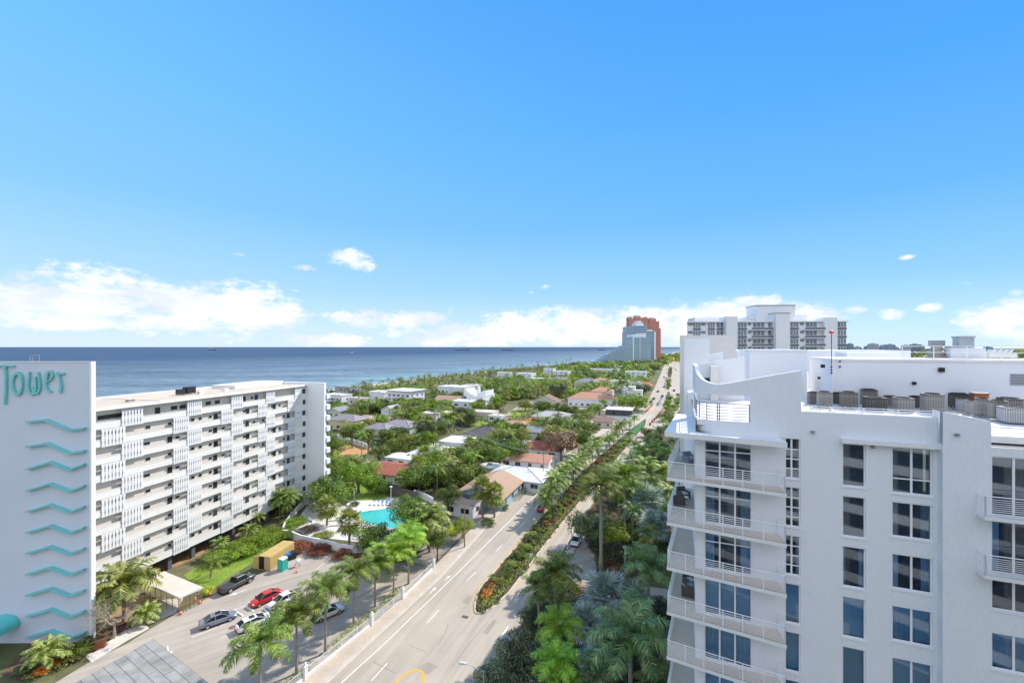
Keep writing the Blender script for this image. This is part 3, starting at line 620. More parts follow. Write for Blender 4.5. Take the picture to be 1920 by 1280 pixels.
# ---- rooftop plant: condensers
def condenser(w=1.1, h=1.1, shade=0, small=False):
    T = thing('air_conditioner', '', 'air conditioner')
    cas = [mat('ac_taupe', (.10,.092,.084), .6), mat('ac_beige', (.17,.162,.15), .6), mat('ac_dark', (.05,.045,.04), .6), mat('ac_pale', (.30,.30,.30), .6)][shade]
    b = MB(); r = .16*w
    pts = [];
    for cx, cy, a0 in ((w/2-r, w/2-r, 0), (-w/2+r, w/2-r, 90), (-w/2+r, -w/2+r, 180), (w/2-r, -w/2+r, 270)):
        for k in range(4): q = radians(a0+30*k); pts.append((cx+r*cos(q), cy+r*sin(q)))
    b.prism(pts, .08, h-.06); b.prism([(x*1.03, y*1.03) for x, y in pts], h-.06, h); b.build('casing', cas, T)
    b = MB()
    for i in range(len(pts)):
        a, c = Vector(pts[i]), Vector(pts[(i+1) % len(pts)]); L = (c-a).length; k = max(1, int(L/.085))
        for j in range(k):
            p = a+(c-a)*((j+.5)/k); nrm = Vector((c.y-a.y, a.x-c.x)).normalized(); b.box(p.x+nrm.x*.008-.010, p.x+nrm.x*.008+.010, p.y+nrm.y*.008-.010, p.y+nrm.y*.008+.010, .14, h-.12)
    for i in range(2): z = .3+(h-.6)*i; b.prism([(x*1.012, y*1.012) for x, y in pts], z, z+.02)
    b.build('grille', mat('ac_grille%d' % shade, [(.36,.335,.31), (.47,.45,.42), (.19,.175,.165), (.62,.62,.62)][shade], .6), T)
    b = MB(); b.lathe([(w*.40, h+.001), (w*.42, h+.05), (w*.36, h+.05), (w*.34, h+.005), (.0, h+.004)], 16)
    for i in range(4): q = pi*i/4; b.tube([(-w*.36*cos(q), -w*.36*sin(q), h+.045), (w*.36*cos(q), w*.36*sin(q), h+.045)], .01, 4)
    b.build('fan_guard', BLACKM, T); return T
AC = [condenser(1.1, 1.15, s) for s in range(4)]
lay = [(1524,757,.75,0,.9,'at the left end of the row beside the plant room corner'),(1546,763,1.05,1,1.1,'beige, second from the left end'),(1570,757,.7,2,.85,'narrow and dark, half hidden at the plant room corner'),
 (1591,765,1.12,0,1.15,'taupe ribbed, right of the plant room corner'),(1629,759,1.1,0,1.15,'tall one behind the low rusty pair'),(1640,769,1.35,2,.9,'low and wide with a rust tinged front'),(1669,763,.85,0,.8,'small one between two wide units'),
 (1693,772,1.15,1,.95,'beige with two white stickers'),(1717,765,.7,2,.85,'dark narrow unit behind the big beige one'),(1748,774,1.2,1,1.25,'biggest beige unit in the middle of the roof'),(1796,765,1.2,2,1.05,'dark brown unit with open top'),
 (1804,771,.65,3,.85,'pale grey, first of the small pair'),(1821,776,.62,3,.85,'pale grey, second of the small pair'),(1842,781,.75,1,1.15,'tall narrow unit left of the front pair'),(1871,787,.85,1,1.15,'tall unit near the right terrace'),
 (1873,763,1.3,2,1.05,'wide dark unit beside the orange cabinet'),(1902,793,1.4,3,.9,'pale ribbed unit at the right edge of the photo'),(1893,775,1.2,0,1.0,'half hidden unit behind the pale ribbed one'),
 (1402+4,691,.8,0,.8,'grey, first in the row on the roof behind'),(1423,691,.8,1,.8,'grey, second in the row on the roof behind'),(1441,691,.8,0,.8,'third in the row on the roof behind'),(1460,691,.9,1,.8,'fourth in the row on the roof behind'),(1473,692,.8,2,.7,'last in the row on the roof behind'),(1507,727,.8,0,1.0,'dark pair member beside the sunlit fin wall')]
for i, (px, py, w, s, h, lab) in enumerate(lay):
    zb = 36.0; c = g(px, py, zb)
    if py < 700: c = at(px, 0, 0) if False else Vector(((px-960)/FPX*52, 52, zb)); zb = 38.05; c.z = zb
    T = AC[s] if i == [j for j, q in enumerate(lay) if q[3] == s][0] else copy_tree(AC[s])
    T.location = (c.x, c.y, zb); T.rotation_euler.z = R.th+random.uniform(-.15, .15); T.scale = (w*.92/1.1, w*.92/1.1, h*1.16/1.15)
    tag(T, 'rooftop air conditioner, '+lab, 'air conditioner', 'air conditioners on the white roof')
b = MB(); p = R.w(R.lx(1440, 20)*0+0, 0); c = Vector(((1440-960)/FPX*52, 52)); q = R.loc(c.x, c.y); b.box(q[0]-3.5, q[0]+4, q[1]-.8, q[1]+.8, 35.98, 38.05); b.build('equipment_plinth', STUCCO, RB)
# pipework
b = MB()
for i in range(80):
    px = random.uniform(1510, 1915); py = random.uniform(762, 775)+max(0, px-1780)*.12; c = g(px, py, 36.05); q = R.loc(c.x, c.y); a_ = random.uniform(0, pi); L = random.uniform(.4, 1.6)
    if q[1] < .6 : q = (q[0], .8)
    b.tube([(q[0], q[1], 36.08), (q[0]+L*cos(a_), q[1]+abs(L*sin(a_))*.5, 36.08), (q[0]+L*cos(a_), q[1]+abs(L*sin(a_))*.5+.1, 36.3)], random.choice([.025, .04]), 5)
b.build('pipework', mat('lagged_pipe', (.5,.47,.42), .7, (.2,.18,.16), 3), RB)
c = g(1836, 773, 36); T = thing('electrical_cabinet', 'rusty orange cabinet standing among the condensers below the streaked wall', 'cabinet', (c.x, c.y, 36), R.th)
b = MB(); b.box(-.42, .42, -.3, .3, .8, 1.45); b.box(-.4, -.35, -.25, .25, 0, .8); b.box(.35, .4, -.25, .25, 0, .8); b.build('case', mat('orange_rust', (.42,.11,.03), .8, (.25,.07,.03), 3), T); b = MB(); b.box(-.48, .48, -.36, .36, 1.452, 1.52); b.build('lid', GREYM, T)
# exhausts on the plant room roof
c = Vector(((1756-960)/FPX*38.5, 38.5, 39.95)); T = thing('exhaust_fan', 'exhaust fan with tall square hood on the roof, left of the big duct', 'exhaust fan', c, R.th)
b = MB(); b.lathe([(.75,0),(.8,.18),(.55,.26),(.5,.5),(.62,.55),(.62,.65),(.4,.7),(.4,1.1),(0,1.1)], 16); b.build('fan_body', mat('old_aluminium', (.45,.42,.38), .6, (.3,.26,.22), 4, metal=.3), T); b = MB(); b.box(-.42, .42, -.42, .42, 1.12, 1.62); b.build('hood', GREYM, T)
c = Vector(((1806-960)/FPX*37.5, 37.5, 39.95)); T = thing('roof_duct', 'big square grey duct with a flanged top on a white plinth', 'duct', c, R.th)
b = MB(); b.box(-1.15, 1.15, -.7, .7, 0, .95); b.box(-1.2, 1.2, -.75, .75, .18, .22); b.build('plinth', WHITE, T); b = MB(); b.box(-.5, .5, -.5, .5, .952, 1.85); b.box(-.56, .56, -.56, .56, 1.852, 1.98); b.build('duct', mat('galvanised', (.42,.47,.50), .5, (.35,.39,.42), 3, metal=.3), T)
c = Vector(((1873-960)/FPX*42, 42, 39.95)); T = thing('roof_vent', 'low roof vent with slanted white louvres behind the handrail', 'vent', c, R.th)
b = MB(); b.box(-1, 1, -.6, .6, 0, .4); b.build('vent_box', OFFW, T); b = MB()
for i in range(4): b.vprism([(-.8+i*.42, .42), (-.65+i*.42, .42), (-.4+i*.42, .8), (-.55+i*.42, .8)], -.5, .5)
b.build('louvre', WHITE, T)
# mast
c = Vector(((1559-960)/FPX*37.2, 37.2, 38.6)); T = thing('wind_mast', 'thin black mast with a red wind cup on top, fixed to the plant room wall', 'mast', c, 0)
b = MB(); b.tube([(0,0,0),(0,0,3.5)], .03, 6)
for z in (.1,.35,.6): b.box(-.06,.06,-.06,.1,z,z+.07)
b.build('pole', BLACKM, T); b = MB(); b.lathe([(0,3.5),(.16,3.6),(.17,3.75),(0,3.85)], 10); b.box(-.25,.25,-.02,.02,3.65,3.7); b.build('wind_cup', mat('red_plastic', (.7,.05,.03), .5), T)

# the tower the picture is taken from: it stands behind the camera, catches the sun and is mirrored in the block's windows
b = MB(); T = thing('viewpoint_tower', 'cream balcony tower behind the viewpoint, mirrored in the windows of the white block', 'apartment block', (14, -16, 0), 0.12)
b.box(-24, 40, -14, 0, 0, 58); b.build('wall', mat('viewpoint_cream', (.62,.58,.52), .8), T)
for k in range(2, 18):
    b = MB(); b.box(-22, 38, .002, 2.0, 3.1*k, 3.1*k+.2); b.box(-22, 38, 1.86, 2.0, 3.1*k+.2, 3.1*k+1.15); b.build('balcony', WHITE, T)
b = MB()
for i in range(12):
    for k in range(18): b.box(-21.5+5*i, -18+5*i, .002, .03, 3.1*k+.4, 3.1*k+2.7)
b.build('window_row', mat('viewpoint_glass', (.16,.20,.26), .3), T)
# ================================================================ ten storey slab block on the left
L = Fr(-65.8, 67.0, atan2(44, 12.1))
LBk = thing('apartment_block', 'long ten storey white block with open walkways and ornamental screens behind the sign tower', 'apartment block', (L.x, L.y, 0), L.th)
x0, x1 = -7.6, 45.6
roofL = mat('gravel_roof', (.60,.50,.38), .92, (.50,.43,.34), .15, .9, fine=.1, bscale=2)
b = MB()
b.box(x0, x1, .65, 15.5, 2.65, 30.93); b.build('wall', BEIGEW, LBk)
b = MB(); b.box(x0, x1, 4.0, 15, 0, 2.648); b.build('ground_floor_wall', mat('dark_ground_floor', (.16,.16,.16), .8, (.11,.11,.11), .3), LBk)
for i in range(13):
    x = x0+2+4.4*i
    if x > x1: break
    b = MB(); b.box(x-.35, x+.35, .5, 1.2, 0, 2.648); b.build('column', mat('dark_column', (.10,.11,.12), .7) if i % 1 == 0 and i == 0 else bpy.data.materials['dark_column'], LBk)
b = MB(); b.box(x0-.1, x1+.1, -.25, 15.6, 30.932, 31.18, 0, mt=1); b.box(x0-.1, x1+.1, -.25, .0, 31.182, 31.30); b.box(x0-.1, x1+.1, 15.3, 15.6, 31.182, 31.5); b.box(x0-.1, x1, -.55, -.252, 30.85, 31.0); b.box(x0+18, x0+18.12, 0, 15.3, 31.182, 31.3)
b.build('roof', [OFFW, roofL], LBk)
b = MB()
for k in range(10):
    z = 27.85-2.8*k; b.box(x0, x1, .12, .64, z+.02, z+.2)
b.build('walkway_slab', OFFW, LBk)
CREAMW = mat('cream_white_paint', (.79,.765,.72), .7, (.72,.70,.655), .3, .7, stretch=(1, 1, .3), fine=.03, bscale=5)
for k in range(10):
    z = 27.85-2.8*k; b = MB(); b.box(x0, x1, 0, .115, z, z+1.12); b.box(x0, x1, -.05, .16, z+1.122, z+1.17); b.build('walkway_parapet', CREAMW, LBk)
lx = lambda px: L.lx(px)
S0 = [(227,268),(350,378),(433,455),(498,515),(552,566)]; S1 = [(189,235),(324,354),(414,437),(483,501),(539,554)]
def screen(xa, xb, z0, h=2.72):
    b = MB(); n = 7; w = (xb-xa)/n
    for i in range(n):
        cx = xa+w*(i+.5); P = []
        for j in range(9):
            f = j/8; hw = w*(.24+.20*abs(cos(f*pi*2))); P.append((hw, z0+h*f))
        b.vprism([(cx+p, q) for p, q in P]+[(cx-p, q) for p, q in reversed(P)], -.14, -.055)
    b.box(xa, xb, -.12, -.056, z0+h, z0+h+.08); b.box(xa, xb, -.12, -.056, z0-.06, z0)
    for j in (.5,): b.box(xa, xb, -.05, -.03, z0+h*j-.05, z0+h*j+.05)
    return b.build('ornamental_screen', WHITE, LBk)
for k in range(10):
    for (a, c) in (S0 if k % 2 == 0 else S1): screen(lx(a), lx(c), 27.80-2.8*k)
WE = [(183,196),(199,212),(215,225),(320,334),(337,348),(382,397),(400,414)]
def lwin(xa, xb, z, h=.55, door=False, par=LBk):
    b = MB(); b.box(xa-.05, xb+.05, 0.59, 0.649, z-.05, z+h+.05); o = b.build('door' if door else 'window', OFFW if not door else BEIGEW, par)
    b = MB(); b.box(xa, xb, 0.575, 0.588, z, z+h); b.build('pane', DARKG, o)
rw = random.Random(3)
def pxw(c, w, d=.65): return (L.lx(c, d)-w/2, L.lx(c, d)+w/2)
for k in range(10):
    z = 27.85-2.8*k; zw = z+1.45
    if k == 0:
        for a in (190,206,221,326,342,390,407): lwin(*pxw(a, 1.15), zw, .7)
        for a in (295,457,480): lwin(*pxw(a, .9), z+.25, 2.0, True)
        for a in (457,472): lwin(*pxw(a, .6), zw, .5)
    elif k % 2:
        for a in (277,318,361,375,394,458,510,524): lwin(*pxw(a, .8 if a < 300 else .65), zw+.1, .5)
        for a in (404,464,514): lwin(*pxw(a, .9), z+.25, 2.0, True)
    else:
        for a in (275,332,394,418,476,493,532): lwin(*pxw(a, 1.0 if a < 300 else .7), zw+.1, .45)
        for a in (318,403,463,540): lwin(*pxw(a, .9), z+.25, 2.0, True)
# end bay with bigger windows and the blank end wall
for k in range(10):
    z = 27.85-2.8*k; b = MB()
    a, c = L.lx(567 if k % 2 else 556), L.lx(572.6)
    b.box(a, c, -.03, -.002, z+1.0 if k % 2 else z+.95, z+2.35); o = b.build('window', OFFW, LBk); b = MB(); b.box(a+.08, c-.08, -.05, -.032, z+1.08, z+2.27); b.build('pane', DARKG, o)
    b = MB(); b.box(L.lx(555), x1, .0, .64, z+1.172, z+2.8-.002) ; b.build('bay_wall', OFFW, LBk)
b = MB(); b.box(x1, x1+.8, -5.7, 13, 0, 31.6); b.box(x1-.05, x1+.85, -5.75, 13.1, 31.602, 31.75); b.build('end_wall', STUCCO, LBk)
b = MB()
for k in range(10): z = 27.6-2.8*k; b.box(x1+.81, x1+2.0, -6.0, 6, z, z+1.3)
b.build('end_balcony', WHITE, LBk)
c = at(378, 738, 86); 
for (px, s_, nm, lab) in ((367, 1.0, 'roof_unit', 'small dark plant box on the gravel roof, left one of the pair'), (383, 1.3, 'roof_unit', 'larger dark plant box on the gravel roof, right one of the pair')):
    T = thing(nm, lab, 'roof unit', L.w(lx(px)+2, 6.5, 31.18), L.th, 'dark plant boxes on the gravel roof')
    b = MB(); b.box(-.7*s_, .7*s_, -.5*s_, .5*s_, .25, 1.2*s_); b.build('casing', BLACKM, T); b = MB()
    for sx in (-.6, .6):
        for sy in (-.4, .4): b.box(sx*s_-.04, sx*s_+.04, sy*s_-.04, sy*s_+.04, 0, .25)
    b.build('stand', GREYM, T)
for (px, dy, lab) in ((265, 5, 'low grey hatch near the middle of the gravel roof'), (402, 5.5, 'small white vent box right of the dark plant boxes'), (452, 6, 'pale vent box near the far end of the gravel roof')):
    T = thing('roof_hatch', lab, 'roof hatch', L.w(lx(px)+1.5, dy, 31.18), L.th); b = MB(); b.box(-.5, .5, -.4, .4, 0, .45); b.build('kerb', GREYM if px == 265 else WHITE, T); b = MB(); b.box(-.56, .56, -.46, .46, .452, .52); b.build('lid', OFFW, T)
b = MB(); b.box(lx(500)-2, x1, 7, 14, 31.19, 32.0); b.build('roof_upstand', OFFW, LBk)
# ================================================================ sign tower
TW = Fr(-78.0, 59.0, .012)
T = thing('sign_tower', 'tall windowless pale blue tower wall with turquoise waves and lettering at the left edge', 'tower', (TW.x, TW.y, 0), TW.th)
tx = lambda px: TW.lx(px); tz = lambda px, py: TW.z(px, py)
paleb = mat('pale_blue_render', (.58,.62,.69), .8, (.53,.58,.65), .12, .9, fine=.02, bscale=4)
xR = tx(173); zT = tz(170, 679)
b = MB(); b.box(0, xR-.25, 0, .45, 0, zT); b.build('wall', paleb, T)
b = MB(); b.box(xR-.248, xR, -.12, .5, 0, zT+.12); b.box(0, xR-.25, -.10, .25, zT+.002, zT+.12); b.build('white_edge', WHITE, T)
for i, y0 in enumerate((790,836,878,918,957,996,1035,1074,1113,1152,1192)):
    if i < 2: P = [(55,y0),(90+i*3,y0-4-i*2),(135,y0+15-i*3),(163,y0+12-i*4)]
    else: P = [(55,y0),(99,y0-13),(134,y0+1),(162,y0-9)]
    b = MB(); hw = .13
    Q = [(tx(a), tz(a, c)) for a, c in P]
    for j in range(3):
        (xa, za), (xb, zb) = Q[j], Q[j+1]
        b.vprism([(xa, za-hw), (xb, zb-hw), (xb, zb+hw), (xa, za+hw)], -.55, -.002)
    b.build('wave_ledge', TEAL, T)
def letter(strokes, nm='letter'):
    b = MB()
    for S in strokes:
        P = [(tx(a), tz(a, c)) for a, c in S[0]]; w = S[1]
        for j in range(len(P)-1):
            p, q = Vector(P[j]), Vector(P[j+1]); d = (q-p); 
            if d.length < 1e-4: continue
            d.normalize(); n = Vector((-d.y, d.x)); wa = w(j/(len(P)-1)); wb = w((j+1)/(len(P)-1))
            b.vprism([tuple(p+n*wa-d*.03), tuple(q+n*wb+d*.03), tuple(q-n*wb+d*.03), tuple(p-n*wa-d*.03)], -.30-j*.0007, -.002)
    b.build(nm, TEAL, T)
def arc(cx, cy, rx, ry, a0, a1, n=18): return [(cx+rx*cos(radians(a0+(a1-a0)*i/n)), cy-ry*sin(radians(a0+(a1-a0)*i/n))) for i in range(n+1)]
w1 = lambda k: (lambda f: k)
letter([([(-8,687),(8,685),(29,686)], w1(.10)), ([(12,686),(14,705),(14,730),(12,757)], lambda f: .17-.05*f)])
letter([(arc(35.5,719,9,20,90,450,22), lambda f: .11+.08*abs(cos(2*pi*f+.2)))])
letter([([(58,697)]+arc(63,723,7.5,15,150,360,12)+[(70,712),(69,706)], lambda f: .10+.09*sin(pi*f)), (arc(71,722,6.5,15,190,380,12)+[(75,700),(73,698)], lambda f: .15-.05*f)])
letter([([(89,716),(97,712),(101,706)]+arc(96,706,5.5,10,0,180,8)+arc(98,718,9.5,16,170,275,8), lambda f: .07+.11*sin(pi*f))])
letter([([(110,698),(114,705),(116,715),(117,725),(115,735)], lambda f: .08+.10*f), ([(113,703),(117,700),(123,700)], w1(.12))])
b = MB(); xa, xb_ = tx(41), tx(59); b.tube([(xa,1,zT),(xa,1,zT+.95)], .05, 5); b.tube([(xb_,1,zT),(xb_,1,zT+.95)], .05, 5); b.tube([(xa,1,zT+.95),(xb_,1,zT+.95)], .05, 5); b.tube([(xa+.4,1,zT+.1),(xa+.4,1,zT+.7)], .04, 5); b.build('roof_rail', GREYM, T)
# awning over the entrance
aw = TW.w(tx(14), 0, 0); T = thing('entrance_awning', 'turquoise barrel awning on white posts at the foot of the sign tower', 'awning', (aw.x, aw.y, 0), TW.th)
b = MB(); n = 12; Rr = 1.75; z0 = 2.9
for i in range(n):
    q0, q1 = pi*i/n, pi*(i+1)/n; b.face([(Rr*cos(q0), -.05, z0+1.2*sin(q0)), (Rr*cos(q0), -4.2, z0+1.2*sin(q0)), (Rr*cos(q1), -4.2, z0+1.2*sin(q1)), (Rr*cos(q1), -.05, z0+1.2*sin(q1))])
    b.face([(0, -4.2, z0), (Rr*cos(q1), -4.2, z0+1.2*sin(q1)), (Rr*cos(q0), -4.2, z0+1.2*sin(q0))])
b.box(-Rr, Rr, -4.24, -4.19, z0-.35, z0); b.box(Rr-.02, Rr+.02, -4.2, -.05, z0-.35, z0); b.build('canvas', mat('turquoise_canvas', (.13,.58,.54), .7, (.10,.50,.47), 1), T)
for sx in (-Rr+.05, Rr-.02): b = MB(); b.tube([(sx,-4.15,0),(sx,-4.15,z0)], .05, 6); b.build('post', RAILW, T)
# porte-cochere roof in the foreground
def felt():
    m = bpy.data.materials.new('rolled_roofing_felt'); m.use_nodes = True; t = NT(m.node_tree)
    co = t.n('ShaderNodeTexCoord').outputs['Object']
    br = t.n('ShaderNodeTexBrick', {'Vector': t.n('ShaderNodeMapping', {0: co, 2: (0, 0, 0)}).outputs[0], 'Color1': (.30,.285,.26,1), 'Color2': (.27,.26,.235,1), 'Mortar': (.07,.07,.07,1), 'Scale': 1.0, 'Mortar Size': .032, 'Mortar Smooth': .3, 'Bias': 0.0, 'Brick Width': 3.4, 'Row Height': 1.0}, offset=.5, offset_frequency=2)
    nz = t.n('ShaderNodeTexNoise', {'Vector': co, 'Scale': .5, 'Detail': 6.0}).outputs[0]
    f = t.n('ShaderNodeMapRange', {0: nz, 1: .35, 2: .65, 3: .8, 4: 1.25}).outputs[0]
    c = t.mix(1.0, br.outputs[0], t.n('ShaderNodeCombineXYZ', {0: f, 1: f, 2: f}).outputs[0], 'MULTIPLY')
    p = t.n('ShaderNodeBsdfPrincipled', {'Base Color': c, 'Roughness': .95}); t.n('ShaderNodeOutputMaterial', {0: p.outputs[0]}); return m
zr = 4.2; C0, C1, C2 = g(287,1197,zr), g(400,1287,zr), g(120,1290,zr)
d1 = (C1-C0).normalized(); d2 = Vector((-d1.y, d1.x, 0))*-1
ang = atan2(d1.y, d1.x)
T = thing('porch_roof', 'flat grey felt roof of the drop-off porch at the bottom left of the photo', 'porch roof', (C0.x, C0.y, 0), ang)
def tl(p): v = p-Vector((C0.x, C0.y, p.z)); return (v.x*cos(ang)+v.y*sin(ang), -v.x*sin(ang)+v.y*cos(ang))
far2 = tl(g(60,1345,zr)); P = [(0,0), (26,0), (26,-20), tl(g(120,1290,zr)), tl(g(150,1268,zr)), tl(g(230,1228,zr))] 
b = MB(); b.prism([(0,0),(24,0),(24,-18),(-1,-18),tl(g(118,1292,zr))], zr-.45, zr, 0, 1); b.build('roof_slab', [CONC, felt()], T)
b = MB()
for (px, py) in ((2.5,-2),(12,-2),(22,-2),(12,-12)): b.box(px-.25, px+.25, py-.25, py+.25, 0, zr-.46)
b.build('pillar', WHITE, T)
# ================================================================ distant white condominium beyond the near block
H = Fr(65.6, 160.0, radians(-4)); T = thing('condominium', 'broad white condominium with grey balcony bands rising behind the near block', 'condominium', (H.x, H.y, 0), H.th)
hx = lambda px, d=0: H.lx(px, d); hz = lambda px, py, d=0: H.z(px, py, d)
fac = mat('grey_white_render', (.78,.79,.81), .8, (.72,.73,.76), .1, .8)
b = MB(); b.prism([(hx(1288), 0), (hx(1587), 0), (hx(1587), 22), (hx(1288)+10.5, 22)], 0, hz(1430,604)); b.build('wall', fac, T)
b = MB(); b.prism([(hx(1288)-.3, -.8), (hx(1587)+.3, -.8), (hx(1587)+.3, 22), (hx(1288)+10.5, 22)], hz(1430,604)+.01, hz(1430,602)); b.build('roof', WHITE, T)
b = MB()
for (a, c, y, d) in ((1303,1359,595,6),(1362,1383,593,-3),(1418,1491,573,2),(1455,1481,587,-3),(1546,1570,595,-1.5),(1400,1418,594,3),(1492,1514,590,5)):
    if d > 0: b.box(hx(a,d), hx(c,d), d, d+8, hz(1430,604)+.02, hz((a+c)/2, y, d))
    else: b.box(hx(a,d), hx(c,d), d, 4, 0, hz((a+c)/2, y, d))
b.build('stair_tower', fac, T)
b = MB(); d = 2
b.box(hx(1418,d)-.2, hx(1491,d)+.2, d-.2, d+8.2, hz(1455,573,d)+.01, hz(1455,571.5,d)); b.box(hx(1455,-3)-.2, hx(1481,-3)+.2, -3.2, 4, hz(1468,587,-3)+.01, hz(1468,586,-3)); b.build('coping', GREYM, T)
b = MB(); b.box(hx(1400,3), hx(1418,3), 2.6, 3, hz(1405,594,3)-.6, hz(1405,593,3)); b.box(hx(1400,3), hx(1401.5,3), 2.6, 3, hz(1400,604), hz(1405,594,3)); b.build('roof_pergola', WHITE, T)
glassg = mat('sea_green_glass', (.09,.13,.17), .1, (.17,.22,.26), .8, 1, spec=.7)
bandm = mat('smoked_balcony_glass', (.09,.12,.15), .15, spec=.6)
cols = [(1290,1299,0),(1300,1313,1),(1314,1323,0),(1327.5,1339.5,1),(1344,1362,1),(1383.5,1399.5,1),(1402,1408,0),(1412,1433,2),(1440.5,1455,1),(1482,1496.5,1),(1500,1507,0),(1511,1531,2),(1571,1586,1)]
for k in range(7):
    for (a, c, kd) in cols:
        yt = 604.8+15.2*k; zt, zb = hz(1430, yt), hz(1430, yt+(8.4 if kd else 5))
        b = MB(); b.box(hx(a), hx(c), -.06, -.01, zb, zt); o = b.build('window', glassg, T)
        if kd:
            xa, xb_ = hx(a), hx(c)
            for q in (.33, .66): b = MB(); xm = xa+(xb_-xa)*q; b.box(xm-.09, xm+.09, -.12, -.062, zb, zt); b.build('mullion', WHITE, o)
            b = MB(); e = 6 if kd == 2 else 0
            b.box(hx(a-e), hx(c+e*2), -(1.6 if kd == 2 else .5), -.065 if kd != 2 else -1.5, hz(1430, yt+13.2), hz(1430, yt+9.6)); o2 = b.build('balcony_glass', bandm, T)
            if kd == 2: b = MB(); b.box(hx(a-e), hx(c+e*2), -1.6, -.13, hz(1430, yt+14.6), hz(1430, yt+13.3)); b.build('balcony_slab', WHITE, o2)
# ================================================================ far towers on the shore
YF = 1000.0
def wx(px, Y=YF): return (px-960)/FPX*Y
def wz(py, Y=YF): return EYE-(py-HOR)/FPX*Y
def stepped(name, label, cat, Y, prof, depth, wallm, bandm_, fh, bars=(), top=()):
    T = thing(name, label, cat, (wx(prof[0][0], Y), Y, 0))
    X0 = wx(prof[0][0], Y); b = MB(); s_ = MB()
    zt = [wz(p[2], Y) for p in prof]
    for (a, c, y) in prof: b.box(wx(a,Y)-X0, wx(c,Y)-X0, 0, depth, 0, wz(y,Y))
    b.build('glass_body', wallm, T)
    z = 3.0; zm = max(zt)
    while z < zm:
        xs = [(wx(a,Y)-X0, wx(c,Y)-X0) for (a, c, y) in prof if wz(y,Y) >= z-.1]
        if xs: s_.box(min(q[0] for q in xs)-1.5, max(q[1] for q in xs)+.5, -1.8, depth+.2, z, z+1.1)
        z += fh
    s_.build('balcony_bands', bandm_, T)
    if bars:
        s_ = MB()
        for (a, c, y0) in bars: s_.box(wx(a,Y)-X0, wx(c,Y)-X0, -2.4, -.01, 0, wz(y0,Y))
        s_.build('white_fin', WHITE, T)
    if top:
        s_ = MB()
        for (a, c, y0, y1) in top: s_.box(wx(a,Y)-X0, wx(c,Y)-X0, 2, depth-2, wz(y1,Y)+.05, wz(y0,Y))
        s_.build('penthouse', WHITE, T)
    return T
fglass = mat('far_blue_glass', (.20,.33,.44), .3, (.27,.42,.47), .02, 1, spec=.5)
fband = mat('far_white_band', (.60,.68,.72), .6, (.48,.58,.64), .03)
prof = [(1111,1116,681),(1116,1121,678),(1121,1127,675),(1127,1133,672),(1133,1139,668.5),(1139,1146,664),(1146,1153,660),(1153,1160,656),(1160,1168,652),(1168,1175,648),(1175,1183,644),(1183,1187,637),(1187,1219,632)]
stepped('glass_pyramid_tower', 'blue glass tower on the shore whose left side steps down like a pyramid', 'tower', 960.0, prof, 40, fglass, fband, 4.1, bars=((1186,1188,630),(1199,1200,634)), top=((1200,1212,625,632),(1184,1194,627,632)))
stepped('glass_tower', 'taller blue glass tower with a white domed top behind the stepped one', 'tower', 1040.0, [(1175,1192,612),(1192,1213,611),(1213,1229,621)], 35, mat('far_dark_glass', (.16,.26,.36), .25, spec=.5), fband, 4.2, bars=((1226,1229,622),), top=((1192,1207,605,611),(1196,1203,601,605),(1214,1224,618,621)))
fred = mat('terracotta_tower', (.56,.26,.19), .8, (.48,.22,.16), .05); fredb = mat('terracotta_band', (.64,.38,.28), .8)
T = stepped('terracotta_tower', 'left of the two terracotta towers with crenellated crown behind the glass towers', 'tower', 1150.0, [(1172,1180,622),(1180,1185,594),(1185,1192,598),(1192,1202,593),(1202,1209,598),(1209,1214,594)], 30, fred, fredb, 7.5, top=((1193,1200,590,593),))
T = stepped('terracotta_tower', 'right and slimmer of the two terracotta towers with a gabled top', 'tower', 1180.0, [(1215.5,1219,606),(1219,1230,597),(1230,1236,602),(1236,1239,616)], 34, fred, fredb, 8.0, top=((1221,1227,594.5,597),))
# skyline on the right horizon, ships
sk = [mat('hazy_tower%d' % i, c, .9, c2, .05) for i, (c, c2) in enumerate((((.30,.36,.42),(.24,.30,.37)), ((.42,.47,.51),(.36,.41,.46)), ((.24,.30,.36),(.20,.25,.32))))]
rs = random.Random(11)
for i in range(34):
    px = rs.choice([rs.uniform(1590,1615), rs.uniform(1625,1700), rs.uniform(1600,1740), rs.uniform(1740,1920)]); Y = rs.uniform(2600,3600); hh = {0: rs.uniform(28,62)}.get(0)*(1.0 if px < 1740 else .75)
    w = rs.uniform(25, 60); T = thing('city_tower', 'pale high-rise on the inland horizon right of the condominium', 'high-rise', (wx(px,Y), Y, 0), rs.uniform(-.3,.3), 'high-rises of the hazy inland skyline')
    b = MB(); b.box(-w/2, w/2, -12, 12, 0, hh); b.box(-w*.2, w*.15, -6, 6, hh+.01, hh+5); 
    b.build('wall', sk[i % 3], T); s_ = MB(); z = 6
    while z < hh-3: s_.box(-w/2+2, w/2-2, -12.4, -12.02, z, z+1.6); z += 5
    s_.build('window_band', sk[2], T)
for (px, py, Lm, lab) in ((1695, 1, 0, ''),): pass
